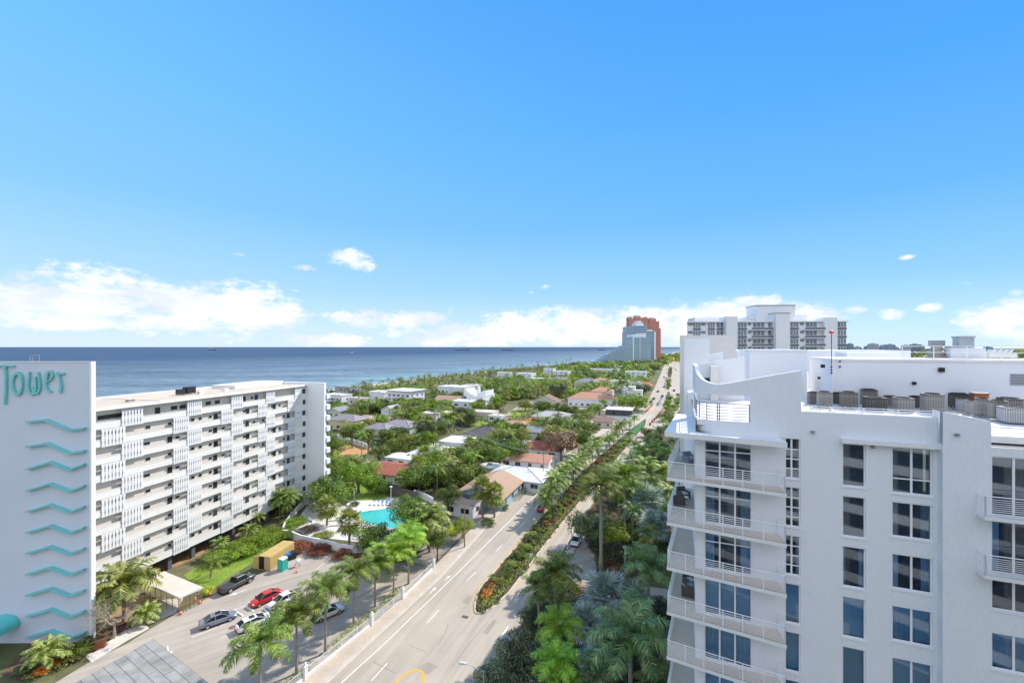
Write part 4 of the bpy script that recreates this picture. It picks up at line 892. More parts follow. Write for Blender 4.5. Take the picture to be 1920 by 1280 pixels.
for (px, w, lab) in ((866, 60, 'grey cargo ship on the horizon, the larger of the two left of the towers'), (952, 48, 'second grey cargo ship on the horizon, further right'), (398, 30, 'tiny ship on the horizon above the long white block'), (1128, 24, 'tiny ship just left of the far towers')):
    Y = 5200.0; T = thing('cargo_ship', lab, 'ship', (wx(px,Y), Y, -.5), 0); w *= 1.5
    b = MB(); b.vprism([(-w, 9), (-w*.9, 0), (w*.92, 0), (w*1.05, 10), (w*.9, 8)], -12, 12); b.build('hull', mat('ship_hull', (.07,.08,.10), .7), T)
    b = MB(); b.box(-w*.85, -w*.6, -8, 8, 8.8, 22); b.box(-w*.8, -w*.7, -3, 3, 22.01, 28); b.build('bridge', GREYM, T)
    b = MB()
    for q in (-.3, .1, .5): b.box(w*q-1, w*q+1, -1, 1, 8, 20)
    b.build('crane_mast', GREYM, T)
T = thing('motor_boat', 'tiny white motor boat on the sea left of centre', 'boat', (wx(660,2900), 2900, -.4), .3)
b = MB(); b.vprism([(-9,3),(-8,0),(8,0),(11,4)], -3, 3); b.build('hull', WHITE, T); b = MB(); b.vprism([(-4,3.01),(-3,6),(3,6),(5,3.3)], -2, 2); b.build('cabin', WHITE, T)
# ================================================================ houses
TH = radians(-20.7)
def M(n, *a, **k): return bpy.data.materials.get(n) or mat(n, *a, **k)
def tilem(name, c1, c2): return M(name, c1, .85, c2, .8, .9, fine=.14, bscale=3, stretch=(1, 4, 1))
RC = {'brown': ((.26,.17,.12),(.19,.12,.09)), 'tan': ((.44,.29,.19),(.36,.24,.16)), 'orange': ((.62,.20,.07),(.50,.15,.06)), 'terra': ((.55,.29,.19),(.45,.23,.15)), 'red': ((.36,.12,.07),(.27,.09,.06)),
 'white': ((.70,.69,.66),(.60,.59,.57)), 'grey': ((.26,.26,.28),(.20,.20,.22)), 'pale': ((.46,.44,.42),(.38,.37,.36)), 'dark': ((.12,.105,.10),(.09,.08,.08)), 'mauve': ((.30,.27,.28),(.24,.21,.22)), 'cream': ((.62,.55,.44),(.52,.46,.38))}
WC = {'white': ((.74,.74,.74),(.66,.66,.67)), 'blue': ((.36,.50,.60),(.32,.45,.55)), 'yellow': ((.60,.50,.29),(.52,.43,.26)), 'green': ((.52,.54,.44),(.46,.48,.40)), 'grey': ((.38,.38,.38),(.32,.32,.32)), 'cream': ((.62,.56,.46),(.55,.50,.42)), 'black': ((.07,.075,.085),(.05,.05,.06)), 'pinkish': ((.66,.58,.54),(.58,.52,.48)), 'orange': ((.55,.28,.14),(.48,.24,.12))}
def house(px, py, w, d, h, roof, rc, wc, label, th=0.0, rh=None, name='house', ov=.5, nw=None, parts=None, detail=True, chim=False):
    c = g(px, py); th_ = TH+radians(th); T = thing(name, label, 'house', (c.x, c.y, 0), th_)
    rm = tilem('roof_%s' % rc, *RC[rc]); wm = M('wall_%s' % wc, WC[wc][0], .85, WC[wc][1], .4, .8, fine=.04, bscale=3)
    x0, x1, y0, y1 = -w/2, w/2, 0, d; b = MB()
    if roof == 'gable':
        rh = rh or w*.22; b.box(x0, x1, y0, y1, 0, h); b.vprism([(x0, h+.002), (x1, h+.002), (0, h+rh)], y0, y1)
    elif roof == 'gablex':
        rh = rh or d*.22; b.box(x0, x1, y0, y1, 0, h)
        for xx in (x0, x1): b.face([(xx,y0,h),(xx,y1,h),(xx,(y0+y1)/2,h+rh)])
    else: rh = rh or min(w, d)*.22; b.box(x0, x1, y0, y1, 0, h)
    b.build('wall', wm, T); b = MB(); o = ov; t_ = .18
    if roof == 'hip':
        m_ = min(w, d)/2; rx0, rx1 = (x0+m_, x1-m_) if w >= d else (0, 0); ry0, ry1 = ((y0+y1)/2,)*2 if w >= d else (y0+m_, y1-m_)
        E = [(x0-o,y0-o,h),(x1+o,y0-o,h),(x1+o,y1+o,h),(x0-o,y1+o,h)]; Rg = [(rx0,ry0,h+rh),(rx1,ry0 if w >= d else ry0,h+rh)]
        if w >= d:
            a, c2 = (rx0,ry0,h+rh), (rx1,ry0,h+rh); b.face([E[0],E[1],c2,a]); b.face([E[1],E[2],c2]); b.face([E[2],E[3],a,c2]); b.face([E[3],E[0],a])
        else:
            a, c2 = (0,ry0,h+rh), (0,ry1,h+rh); b.face([E[0],E[1],a]); b.face([E[1],E[2],c2,a]); b.face([E[2],E[3],c2]); b.face([E[3],E[0],a,c2])
        b.box(x0-o, x1+o, y0-o, y1+o, h-.16, h-.002, 1)
        for e, tp in ((E[0], a), (E[1], a if w < d else c2), (E[2], c2), (E[3], c2 if w < d else a)): b.tube([(e[0],e[1],e[2]+.04), (tp[0],tp[1],tp[2]+.05)], .09, 4, 2)
        b.tube([(a[0],a[1],a[2]+.05),(c2[0],c2[1],c2[2]+.05)], .09, 4, 2)
        b.build('roof', [rm, WHITE, rm if rc != 'white' else GREYM], T)
    elif roof == 'gable':
        s_ = rh/(w/2); z_ = h-o*s_
        for sg in (-1, 1):
            P = [(sg*(w/2+o), z_), (0, h+rh), (0, h+rh+t_), (sg*(w/2+o), z_+t_)]; b.vprism(P, y0-o+(.001 if sg > 0 else 0), y1+o)
            b.vprism([(sg*(w/2+o), z_-.1), (0, h+rh-.1), (0, h+rh+.1), (sg*(w/2+o), z_+.1)], y0-o-.06, y0-o-.003, 1)
        b.build('roof', [rm, WHITE], T)
    elif roof == 'gablex':
        s_ = rh/(d/2); ym = (y0+y1)/2
        for sg in (-1, 1):
            ye_ = ym+sg*(d/2+o); z_ = h-o*s_; P = [(x0-o,ye_,z_),(x1+o,ye_,z_),(x1+o,ym,h+rh),(x0-o,ym,h+rh)]; b.face([(p[0],p[1],p[2]+t_) for p in P]); b.face(P)
            b.face([P[0],P[1],(P[1][0],P[1][1],z_+t_),(P[0][0],P[0][1],z_+t_)]); b.face([P[1],P[2],(P[2][0],P[2][1],h+rh+t_),(P[1][0],P[1][1],z_+t_)], 1); b.face([P[0],(P[0][0],P[0][1],z_+t_),(P[3][0],P[3][1],h+rh+t_),P[3]], 1)
        b.build('roof', [rm, WHITE], T)
    else:
        b.box(x0-o*.5, x1+o*.5, y0-o*.5, y1+o*.5, h+.002, h+.25, 1, mt=0); 
        if roof == 'para':
            for q in ((x0-.2,x1+.2,y0-.2,y0),(x0-.2,x1+.2,y1,y1+.2),(x0-.2,x0,y0,y1),(x1,x1+.2,y0,y1)): b.box(*q, h+.251, h+.8, 1)
        b.build('roof', [rm, wm], T)
    for q in range(random.choice([1, 2, 3]) if w > 8 else 1):
        vx, vy = random.uniform(x0*.6, x1*.6), random.uniform(y0+d*.3, y1-d*.3); b = MB()
        if roof in ('flat', 'para'): zz = h+.252; s_ = random.choice([.35, .5, .7]); b.box(vx-s_, vx+s_, vy-s_*.8, vy+s_*.8, zz, zz+random.uniform(.4, .9)); b.build('roof_unit', random.choice([GREYM, OFFW]), T)
        else: b.tube([(vx, vy, h+.2), (vx, vy, h+rh+.25)], .09, 6); b.build('vent_pipe', GREYM, T)
    if chim: b = MB(); b.box(-.4, .4, d*.5, d*.5+.8, h+.5, h+rh+.9); b.build('chimney', wm, T)
    # windows on the two faces that look towards the street corner
    nf = max(1, int(h/2.9)); W2 = []
    n = nw if nw is not None else max(1, int(w/4))
    for f in range(nf):
        for i in range(n):
            cx = x0+w*(i+.5)/n; W2.append(('f', cx, f*2.9+1.0, random.choice([.6, .9, 1.1]), 1.2))
    n2 = max(1, int(d/5))
    for f in range(nf):
        for i in range(n2): cy = d*(i+.5)/n2; W2.append(('r', cy, f*2.9+1.0, .7, 1.1))
    di = random.randrange(len(W2)) if len(W2) > 2 else -1
    for j, (s_, p, z, hw, hh) in enumerate(W2):
        dr = j == di; b = MB(); z0 = 0 if dr else z; hh = 2.1 if dr else hh; hw = .5 if dr else hw
        side = x1 if c.x < 60 or True else x0
        def bx(u0, u1, d0, d1, za, zb, m=0):
            if s_ == 'f': b.box(u0, u1, y0-d1, y0-d0, za, zb, m)
            else: b.box(x1+d0, x1+d1, u0, u1, za, zb, m); b.box(x0-d1, x0-d0, u0, u1, za, zb, m)
        bx(p-hw-.08, p+hw+.08, .004, .06, z0-.06 if not dr else .02, z0+hh+.08); bx(p-hw, p+hw, .062, .08, z0, z0+hh, 1)
        if not dr: bx(p-.03, p+.03, .081, .09, z0, z0+hh)
        b.build('door' if dr else 'window', [WHITE, DARKG if not dr else M('door_wood', (.22,.12,.07), .6)], T)
    return T
HS = []
def hh(px, py, w, d, *a, **k): c = g(px, py); HS.append((c.x, c.y, w, d)); return house(px, py, w, d, *a, **k)
hh(897,951,13,15,3.0,'gable','tan','blue','blue grey bungalow with a broad brown gabled roof beside the pole', rh=2.6, nw=3)
hh(858,968,8,11,2.7,'flat','dark','white','low annex with black flat roof panels and a white garden wall', ov=.3, nw=2)
hh(962,917,17,13,2.9,'hip','white','white','white bungalow with a white hip roof at the boulevard', rh=2.0)
hh(912,893,7,6,2.6,'flat','white','white','small white flat roofed garden annex behind the white hip roof')
hh(982,879,17,8,2.8,'gablex','terra','white','bungalow whose long roof is half salmon, half brown red', rh=1.6)
hh(938,869,7,7,2.7,'flat','cream','white','pale flat roof beside the half salmon roof')
hh(1010,858,15,11,2.9,'hip','red','white','bungalow with dark red hip roof under the big rusty tree', rh=2.2)
hh(977,849,9,9,2.8,'flat','pale','white','pale grey flat roofed house left of the dark red hip roof')
hh(1001,833,8,10,5.2,'gablex','grey','white','two storey white house with plain grey roof', rh=1.4)
hh(993,806,10,9,3.2,'hip','orange','white','bright orange tiled roof house', rh=2.4)
hh(962,808,13,9,3.0,'hip','terra','grey','pale terracotta roofed house with dark front next to the bright orange one', rh=1.6)
hh(1038,805,9,9,3.2,'gable','brown','cream','brown red gabled house between palms right of the orange roof')
hh(899,838,16,14,4.6,'hip','dark','yellow','yellow two storey house with dark brown hip roof', rh=2.6)
hh(848,849,12,11,4.0,'flat','white','white','white cube house with overhanging white flat roof and orange side', nw=2)
hh(830,858,6,6,2.6,'flat','white','white','small white garage next to the white cube house')
hh(733,907,19,12,2.7,'gablex','red','white','long low bungalow with red brown roof behind the pool garden fence', rh=1.5)
hh(752,876,13,7,2.8,'flat','white','white','white flat roofed annex behind the red brown bungalow')
hh(790,868,12,7,3.0,'hip','white','white','low white hip roof house by the curving street', rh=1.2)
hh(640,806,16,10,5.0,'hip','mauve','yellow','two storey cream house with grey brown hip roof at the white tower end')
hh(625,793,8,9,6.5,'gable','grey','green','tall pale green house with steep grey gable')
hh(683,800,22,14,3.2,'flat','tan','cream','low flat roof with brown tar paper and a plant box')
hh(702,823,12,9,4.6,'hip','mauve','green','pale green villa wing with mauve grey roof and two little gables')
hh(738,819,17,12,4.8,'hip','mauve','green','big pale green villa with mauve grey hip roof', rh=2.2)
hh(625,760,17,9,7.0,'para','white','white','long white seaside building with small square windows', th=-8, nw=6)
hh(643,748,18,10,9.5,'flat','grey','grey','grey boxy seaside villa behind the long white one', th=-8)
hh(664,766,10,8,6.5,'para','cream','pinkish','half built concrete seaside villa', th=-8)
hh(706,757,15,11,8.0,'para','white','white','blank white wing of the modern seaside villa', th=-6, nw=1)
hh(747,761,20,16,10.5,'flat','white','white','modern seaside villa with overhanging white roof and dark window wall', th=-6, ov=2.4, nw=5)
hh(695,768,7,5,3.2,'flat','white','white','tiny white house in the dense trees')
hh(845,745,26,16,8.5,'flat','white','white','long white seaside villa with thin flat roof', th=-5, nw=7)
hh(880,737,14,12,7.0,'flat','cream','white','lower white wing right of the long seaside villa', th=-5)
hh(838,763,20,12,4.4,'gablex','tan','cream','tan tiled house among trees behind the butterfly roof house')
hh(864,772,13,12,6.0,'para','white','white','white cubic front wing of the butterfly roof house', nw=2)
T = hh(890,766,12,20,8.0,'flat','white','white','white house with butterfly roof and tall chimney', nw=1)
b = MB(); b.vprism([(-9,8.3),(-9,12.5),(-7.5,12.3),(-2,8.3)], 2, 14); b.box(-.6,.9,5,7,8.26,14.5); b.vprism([(0.9,8.3),(.9,10.5),(6,11.6),(6,8.3)], 4, 18); b.build('roof_wing', WHITE, T)
hh(902,786,14,9,4.0,'flat','cream','pinkish','pale pink flat roofed house below the butterfly roof house')
hh(803,792,9,7,4.4,'para','white','pinkish','small pinkish white house hidden in trees, left one')
hh(843,790,14,9,4.2,'flat','cream','cream','cream flat roof hidden in trees behind the tall palms')
hh(727,785,9,9,5.2,'gable','pale','white','white gabled house behind the mauve roofed villas')
hh(1030,793,20,13,3.4,'hip','pale','white','pale grey hip roof bungalow with bluish wall', rh=2.2)
hh(1055,795,10,9,3.0,'gablex','pale','white','pale grey side wing of the bluish bungalow')
hh(1107,800,22,10,3.0,'gablex','brown','cream','low grey brown roof by the parking yard', rh=1.6)
hh(1083,806,12,9,3.0,'flat','pale','white','pale flat roof left of the parking yard')
T = hh(1160,791,13,10,3.2,'flat','pale','white','corner shop with white ground floor and black upper storey', nw=2)
b = MB(); b.box(-6.9, 6.9, -.4, 10.4, 3.5, 6.6); b.box(-7.2, 7.2, -.7, 10.7, 6.602, 6.9, 1, mt=1)
for i in (-2.5, 2.5): b.box(i-.7, i+.7, -.45, -.402, 4.3, 5.6, 2)
b.build('upper_storey', [M('wall_black', *WC['black'][:1], .6), WHITE, DARKG], T)
hh(982,716,20,14,9.5,'para','white','white','white three storey seaside villa behind tall palms', nw=3, th=-4)
hh(1011,719,26,12,5.5,'flat','white','white','low blue white seaside house right of the three storey villa', nw=5, th=-4)
hh(1028,706,14,12,10.5,'para','white','white','white seaside villa with dark cube windows', nw=3, th=-4)
hh(1052,710,18,14,9.0,'para','white','white','stepped white seaside villa with a reddish tree', nw=3, th=-4)
hh(1048,722,20,12,6.0,'hip','mauve','cream','brown hip roof house in front of the stepped seaside villa')
hh(1098,730,22,16,7.0,'hip','grey','white','white mansion with dark grey hip roof')
hh(1125,726,20,14,6.0,'hip','terra','cream','terracotta roofed house right of the grey hip roof mansion')
hh(1132,702,42,14,7.5,'para','white','white','long white modern house in front of the stepped glass tower', nw=8, th=-4)
hh(1192,711,26,16,9.0,'para','white','white','white modern house with a raised black windowed cube', nw=4)
hh(1162,722,30,12,4.5,'flat','white','white','long low white roof left of the raised cube house')
hh(1195,731,13,12,5.0,'gable','grey','white','grey gabled house by the boulevard')
hh(1207,731,14,13,4.6,'hip','orange','cream','house with orange tiled hip roof by the boulevard')
hh(1170,748,16,12,9.0,'para','white','white','white house with scroll shaped parapet', nw=2)
hh(1186,749,14,10,6.5,'para','white','white','white annex with three dark windows', nw=3)
hh(1108,763,32,16,5.5,'hip','terra','white','large white mansion with orange tiled roof, half hidden by royal palms', rh=4)
hh(1128,752,16,12,7.5,'hip','terra','white','tower wing of the orange tiled mansion', rh=3)
hh(1137,779,20,6,2.8,'flat','cream','cream','long tan garage roof behind the corner shop')
hh(1222,699,18,14,5,'flat','cream','white','small white roof in trees near the glass towers')
hh(1160,692,14,12,6,'flat','white','white','white roof just in front of the stepped glass tower')
hh(928,790,8,6,3,'flat','cream','white','little white shed by the side street')
hh(943,712,16,12,8.5,'para','white','white','white villa gable in the palm grove by the sea', nw=2)
hh(1022,762,18,10,3.6,'gable','brown','cream','brown roofed house in the shade of the dark tree')
hh(1085,690,24,12,6,'flat','cream','white','long pale roof near the shore left of the towers', nw=3)
hh(1103,688,16,12,7,'hip','pale','white','pale roof at the shore beside the stepped glass tower', nw=2)
# ================================================================ vegetation
rt = random.Random(42)
def frond(mb, base, az, a0, L, droop, nl, lw, ll, m=0, two=False, plume=.5, start=.12):
    """an arching palm leaf: midrib plus leaflets on both sides"""
    ca, sa = cos(az), sin(az); P = []; r, z = 0.0, 0.0; n = 9
    for i in range(n+1):
        s = i/n; P.append((r, z)); a = a0-droop*(s**1.25); r += cos(a)*L/n; z += sin(a)*L/n
    def pt(s):
        f = min(s*n, n-1e-6); i = int(f); f -= i; (r0, z0), (r1, z1) = P[i], P[i+1]
        rr, zz = r0+(r1-r0)*f, z0+(z1-z0)*f; tr, tz = (r1-r0), (z1-z0); q = hypot(tr, tz)
        return Vector((base[0]+ca*rr, base[1]+sa*rr, base[2]+zz)), Vector((ca*tr/q, sa*tr/q, tz/q))
    sd = Vector((-sa, ca, 0))
    for i in range(n):
        p, _ = pt(i/n); q, _ = pt((i+1)/n-.001); w = L*.012*(1-i/n*.7); mb.face([p-sd*w, p+sd*w, q+sd*w*.8, q-sd*w*.8], m)
    for i in range(nl):
        s = start+(1-start)*(i+.5)/nl; p, tg = pt(s); env = (sin(pi*min(1, (s-start)/(1-start)*.86+.12)))**.6
        for sg in (-1, 1):
            up = sd.cross(tg)*-1
            if up.z < 0: up = -up
            k = rt.uniform(-plume, plume*.4); d = (sd*sg*.9+tg*.55+up*k).normalized(); l = ll*L*env*rt.uniform(.8, 1.1); w = lw*L
            if two:
                e1 = p+d*l*.5; d2 = (d+Vector((0, 0, -.5))).normalized(); e2 = e1+d2*l*.5; wv = tg*w
                mb.face([p-wv*.5, p+wv*.5, e1+wv*.5, e1-wv*.5], m); mb.face([e1-wv*.5, e1+wv*.5, e2], m)
            else:
                d = (d+Vector((0, 0, -.30))).normalized(); e = p+d*l; wv = tg*w; mb.face([p-wv*.6, p+wv*.6, e+wv*.12, e-wv*.12], m)
def crown_royal(nf, nl, two, seed):
    rt.seed(seed); mb = MB()
    for i in range(nf):
        f = i/nf; az = i*2.39996+rt.uniform(-.2, .2); a0 = radians(84-78*f+rt.uniform(-6, 6)); frond(mb, (0, 0, 0), az, a0, 1.0*rt.uniform(.9, 1.05)*(1.0 if f > .12 else .85), radians(55+60*(1-abs(.5-f))), nl, .018 if two else .05, .30 if two else .25, 0, two, .7)
    return mb
def crown_coco(nf, nl, seed):
    rt.seed(seed); mb = MB()
    for i in range(nf):
        f = i/nf; az = i*2.39996+rt.uniform(-.3, .3); a0 = radians(68-80*f+rt.uniform(-8, 8)); frond(mb, (0, 0, 0), az, a0, rt.uniform(.85, 1.05), radians(95), nl, .06 if nl < 20 else .028, .24, 0, False, .15, .1)
    for i in range(5): q = i*1.256; mb.lathe([(0, -.03), (.035, 0), (.035, .04), (0, .07)], 5, 1, (.06*cos(q), .06*sin(q), -.08))
    return mb
def fan(mb, base, az, a0, L, seg, m=0, R_=.55, wid=1.0):
    ca, sa = cos(az), sin(az); d = Vector((ca*cos(a0), sa*cos(a0), sin(a0))); tip = Vector(base)+d*L*(1-R_); sd = Vector((-sa, ca, 0)); up = d.cross(sd)*-1
    if up.z < 0: up = -up
    mb.face([Vector(base)-sd*.008, Vector(base)+sd*.008, tip+sd*.006, tip-sd*.006], m)
    for i in range(seg):
        q = radians(-125+250*(i+.5)/seg); dd = (d*cos(q)+sd*sin(q)*wid); l = L*R_*(1-.25*abs(q)/2.2)*rt.uniform(.9, 1.05); hw = L*R_*1.9/seg
        n_ = (sd*cos(q)-d*sin(q)); c = tip+dd*l*.62+up*(.05*L*(1 if i % 2 else -1)*.3); e = tip+dd*l+Vector((0, 0, -.06*L))
        mb.face([tip, c-n_*hw*.62, e, c+n_*hw*.62], m)
def crown_fan(nf, seg, seed, low=-60, hi=85, R_=.5, Lr=(.85, 1.05)):
    rt.seed(seed); mb = MB()
    for i in range(nf): f = (i+.5)/nf; fan(mb, (0, 0, 0), i*2.39996+rt.uniform(-.2, .2), radians(hi-(hi-low)*f**.9+rt.uniform(-6, 6)), rt.uniform(*Lr), seg, 0, R_)
    return mb
def crown_leaf(n, size, seed, nclump=26, flat=.72, holes=.0, cr=.36):
    rt.seed(seed); mb = MB(); cl = []
    for i in range(nclump):
        while True:
            p = Vector((rt.uniform(-1, 1), rt.uniform(-1, 1), rt.uniform(-.55, 1)))
            if .25 < p.length < .80: break
        r = cr*rt.uniform(.65, 1.15); cl.append((Vector((p.x, p.y, p.z*flat)), r))
    for i in range(n):
        c, r = rt.choice(cl); d = Vector((rt.gauss(0, 1), rt.gauss(0, 1), rt.gauss(.25, 1))).normalized(); p = c+Vector((d.x, d.y, d.z*.8))*r*rt.uniform(.72, 1.06)
        nrm = (d+Vector((rt.uniform(-.7, .7), rt.uniform(-.7, .7), rt.uniform(-.3, .8)))).normalized(); a = nrm.cross(Vector((rt.uniform(-1, 1), rt.uniform(-1, 1), rt.uniform(-1, 1)))).normalized(); b_ = nrm.cross(a); s = size*rt.uniform(.6, 1.3)
        mb.face([p-a*s, p-b_*s*.5, p+a*s, p+b_*s*.5])
    return mb
def trunk_mesh(r0=.05, r1=.035, bulge=0, bend=0.0, n=8, rings=7):
    mb = MB(); P, R_ = [], []
    for i in range(rings+1): f = i/rings; P.append((bend*f*f, 0, f)); R_.append(r0+(r1-r0)*f+bulge*max(0, 1-f*6))
    mb.tube(P, R_, n); return mb
def limb_mesh(seed, nb=6, r=.06, spread=.55, top=1.0):
    rt.seed(seed); mb = MB(); mb.tube([(0,0,0),(.01,.0,.25),(0,.01,.45)], [r*1.3, r, r*.85], 7)
    for i in range(nb):
        q = i*2*pi/nb+rt.uniform(-.4, .4); e = Vector((cos(q)*spread*rt.uniform(.5, 1), sin(q)*spread*rt.uniform(.5, 1), top*rt.uniform(.75, 1))); m_ = Vector((e.x*.4, e.y*.4, .45+(e.z-.45)*.6)); mb.tube([(0,0,.42), m_, e], [r*.6, r*.38, r*.12], 5)
    return mb
trunkG = mat('royal_palm_bark', (.34,.31,.27), .9, (.24,.21,.18), 6, .8, stretch=(1, 1, 6)); trunkB = mat('palm_bark', (.26,.21,.16), .95, (.16,.13,.10), 8, .8, stretch=(1, 1, 8)); bark = mat('tree_bark', (.17,.13,.10), .95, (.10,.08,.06), 5, fine=.2)
shaftm = mat('crownshaft_green', (.14,.27,.03), .4, (.22,.36,.05), 2)
PALM_G = leafmat('palm_leaf_green', (0.058,0.109,0.019), (0.307,0.422,0.077), .22, .28, 2.2, (0.576,0.422,0.115))
PALM_Y = leafmat('palm_leaf_bright', (0.115,0.243,0.026), (0.422,0.614,0.077), .15, .35, 2.2, (0.768,0.730,0.154))
PALM_D = leafmat('palm_leaf_dark', (0.058,0.108,0.042), (0.283,0.382,0.133), .2, .2, 2.2, (0.499,0.424,0.200))
PALM_O = leafmat('palm_leaf_olive', (0.115,0.173,0.038), (0.461,0.499,0.134), .2, .25, 2.5, (0.653,0.499,0.230))
SILV = leafmat('palm_leaf_silver', (0.208,0.273,0.260), (0.650,0.754,0.728), .12, .15, 2.5, (0.488,0.468,0.351), .6)
LF = {'green': leafmat('leaf_green', (0.038,0.066,0.011), (0.215,0.291,0.038), .26, .26), 'bright': leafmat('leaf_bright', (0.076,0.139,0.013), (0.323,0.452,0.043), .2, .30),
 'dark': leafmat('leaf_dark', (0.031,0.055,0.020), (0.165,0.208,0.078), .25, .2), 'olive': leafmat('leaf_olive', (0.090,0.115,0.026), (0.435,0.461,0.102), .25, .26), 'yellow': leafmat('leaf_yellow', (0.256,0.333,0.026), (0.768,0.742,0.090), .2, .3),
 'grey': leafmat('leaf_greyish', (0.054,0.068,0.034), (0.297,0.324,0.162), .2, .2), 'rusty': leafmat('leaf_rusty', (.16,.11,.06), (.42,.29,.19), .15, .2), 'red': leafmat('leaf_red', (.09,.035,.02), (.34,.085,.045), .2, .2),
 'orange': leafmat('leaf_orange', (0.825,0.105,0.015), (0.900,0.300,0.030), .15, .25), 'purple': leafmat('leaf_purple', (0.150,0.045,0.135), (0.375,0.135,0.300), .15, .2)}
# ---- meshes (shared by copies)
MS = {}
def ms(k, mb, mats): MS[k] = mb.mesh(k, mats)
for i in range(3):
    ms('royalA%d' % i, crown_royal(19, 62, True, 100+i), PALM_G); ms('royalB%d' % i, crown_royal(13, 15, False, 110+i), PALM_G)
    ms('cocoA%d' % i, crown_coco(22, 34, 120+i), [PALM_G, shaftm]); ms('cocoB%d' % i, crown_coco(14, 9, 130+i), [PALM_G, shaftm])
    ms('fanA%d' % i, crown_fan(46, 13, 140+i, -65, 85, .5, (.7, 1.05)), PALM_O); ms('silver%d' % i, crown_fan(34, 22, 150+i, -45, 88, .60, (.75, 1.05)), SILV)
ms('date0', crown_royal(30, 24, False, 171), PALM_O)
def remat(src, dst, m): me = MS[src].copy(); me.materials[0] = m; MS[dst] = me
for i in range(3):
    remat('royalA%d' % i, 'royalAY%d' % i, PALM_Y); remat('royalA%d' % i, 'royalAD%d' % i, PALM_D); remat('royalB%d' % i, 'royalBD%d' % i, PALM_D); remat('cocoB%d' % i, 'cocoBO%d' % i, PALM_O); remat('fanA%d' % i, 'fanAD%d' % i, PALM_D)
LODS = {'N': (6500, .042, 34), 'M': (2600, .062, 26), 'F': (900, .105, 16)}
for lod, (n, s, nc) in LODS.items():
    for v in range(3):
        base = crown_leaf(n, s, 200+v*7+len(lod), nc).mesh('leaf', LF['green'])
        for k, m in LF.items():
            if lod == 'N' and k in ('rusty', 'yellow', 'orange', 'purple'): continue
            me = base.copy(); me.materials[0] = m; me.name = 'leaf_crown'; MS['%s_%s%d' % (k, lod, v)] = me
ms('trunkR', trunk_mesh(.028, .022, .01, rings=9), trunkG); ms('trunkC', trunk_mesh(.022, .015, .01, .10, 6), trunkB); ms('trunkF', trunk_mesh(.040, .036), trunkB)
for i in range(3): ms('limbs%d' % i, limb_mesh(300+i), bark)
ms('shaft', (lambda b: (b.tube([(0,0,-.28),(0,0,-.15),(0,0,0),(0,0,.08)], [.045, .055, .04, .02], 8), b)[1])(MB()), shaftm)
def palm(kind, X, Y, zc, r, label, group=None, name='palm_tree', lean=0):
    """kind: mesh family; crown centre height zc; crown radius r"""
    T = thing(name, label, 'palm tree', (X, Y, 0), rt.uniform(0, 6.28), group)
    i = rt.randrange(3); key = kind if kind in MS else '%s%d' % (kind, i)
    tk = 'trunkR' if kind.startswith('royal') else ('trunkC' if kind.startswith('coco') else 'trunkF')
    tr = obj('trunk', MS[tk], T, sc=(max(zc, 6)*1.0 if tk == 'trunkC' else max(6, zc*.8), )*2+(zc-(.25*r if tk == 'trunkR' else 0),)); ox = .10*tr.scale[0] if tk == 'trunkC' else 0
    if tk == 'trunkR': obj('crownshaft', MS['shaft'], T, (0, 0, zc), sc=(r*1.0, r*1.0, r*1.2))
    obj('crown', MS[key], T, (ox, 0, zc), rt.uniform(0, 6.28), (r, r, r*rt.uniform(.92, 1.05))); return T
def tree(col, lod, X, Y, h, r, label, group=None, name='leafy_tree', flat=1.0, hc=None, cat='tree'):
    T = thing(name, label, cat, (X, Y, 0), rt.uniform(0, 6.28), group); hc = hc if hc is not None else max(.45*h, h-r*.8*flat)
    obj('trunk', MS['limbs%d' % rt.randrange(3)], T, sc=(r*.9, r*.9, hc*1.05))
    obj('crown', MS['%s_%s%d' % (col, lod, rt.randrange(3))], T, (0, 0, hc), rt.uniform(0, 6.28), (r, r*rt.uniform(.9, 1.1), max(.3, (h-hc)*1.1))); return T
def bush(col, lod, X, Y, r, h, label, group=None, name='bush', z=0):
    T = thing(name, label, 'bush', (X, Y, z), rt.uniform(0, 6.28), group)
    obj('foliage', MS['%s_%s%d' % (col, lod, rt.randrange(3))], T, (0, 0, h*.42), rt.uniform(0, 6.28), (r*1.1, r*1.1, h*.62)); return T
def PC(kind, px, py, zc, r, label, group=None, **k): Y = FPX*(EYE-zc)/(py-HOR); return palm(kind, (px-960)/FPX*Y, Y, zc, r, label, group, **k)
def PB(kind, px, pb, pc, rpx, label, group=None, **k): c = g(px, pb); return palm(kind, c.x, c.y, (pb-pc)/FPX*c.y, 1.22*rpx/FPX*c.y, label, group, **k)
def TB(col, lod, px, pb, ptop, rpx, label, group=None, **k): c = g(px, pb); return tree(col, lod, c.x, c.y, (pb-ptop)/FPX*c.y, rpx/FPX*c.y, label, group, **k)
def BB(col, lod, px, pb, rpx, h, label, group=None, **k): c = g(px, pb); return bush(col, lod, c.x, c.y, rpx/FPX*c.y, h, label, group, **k)
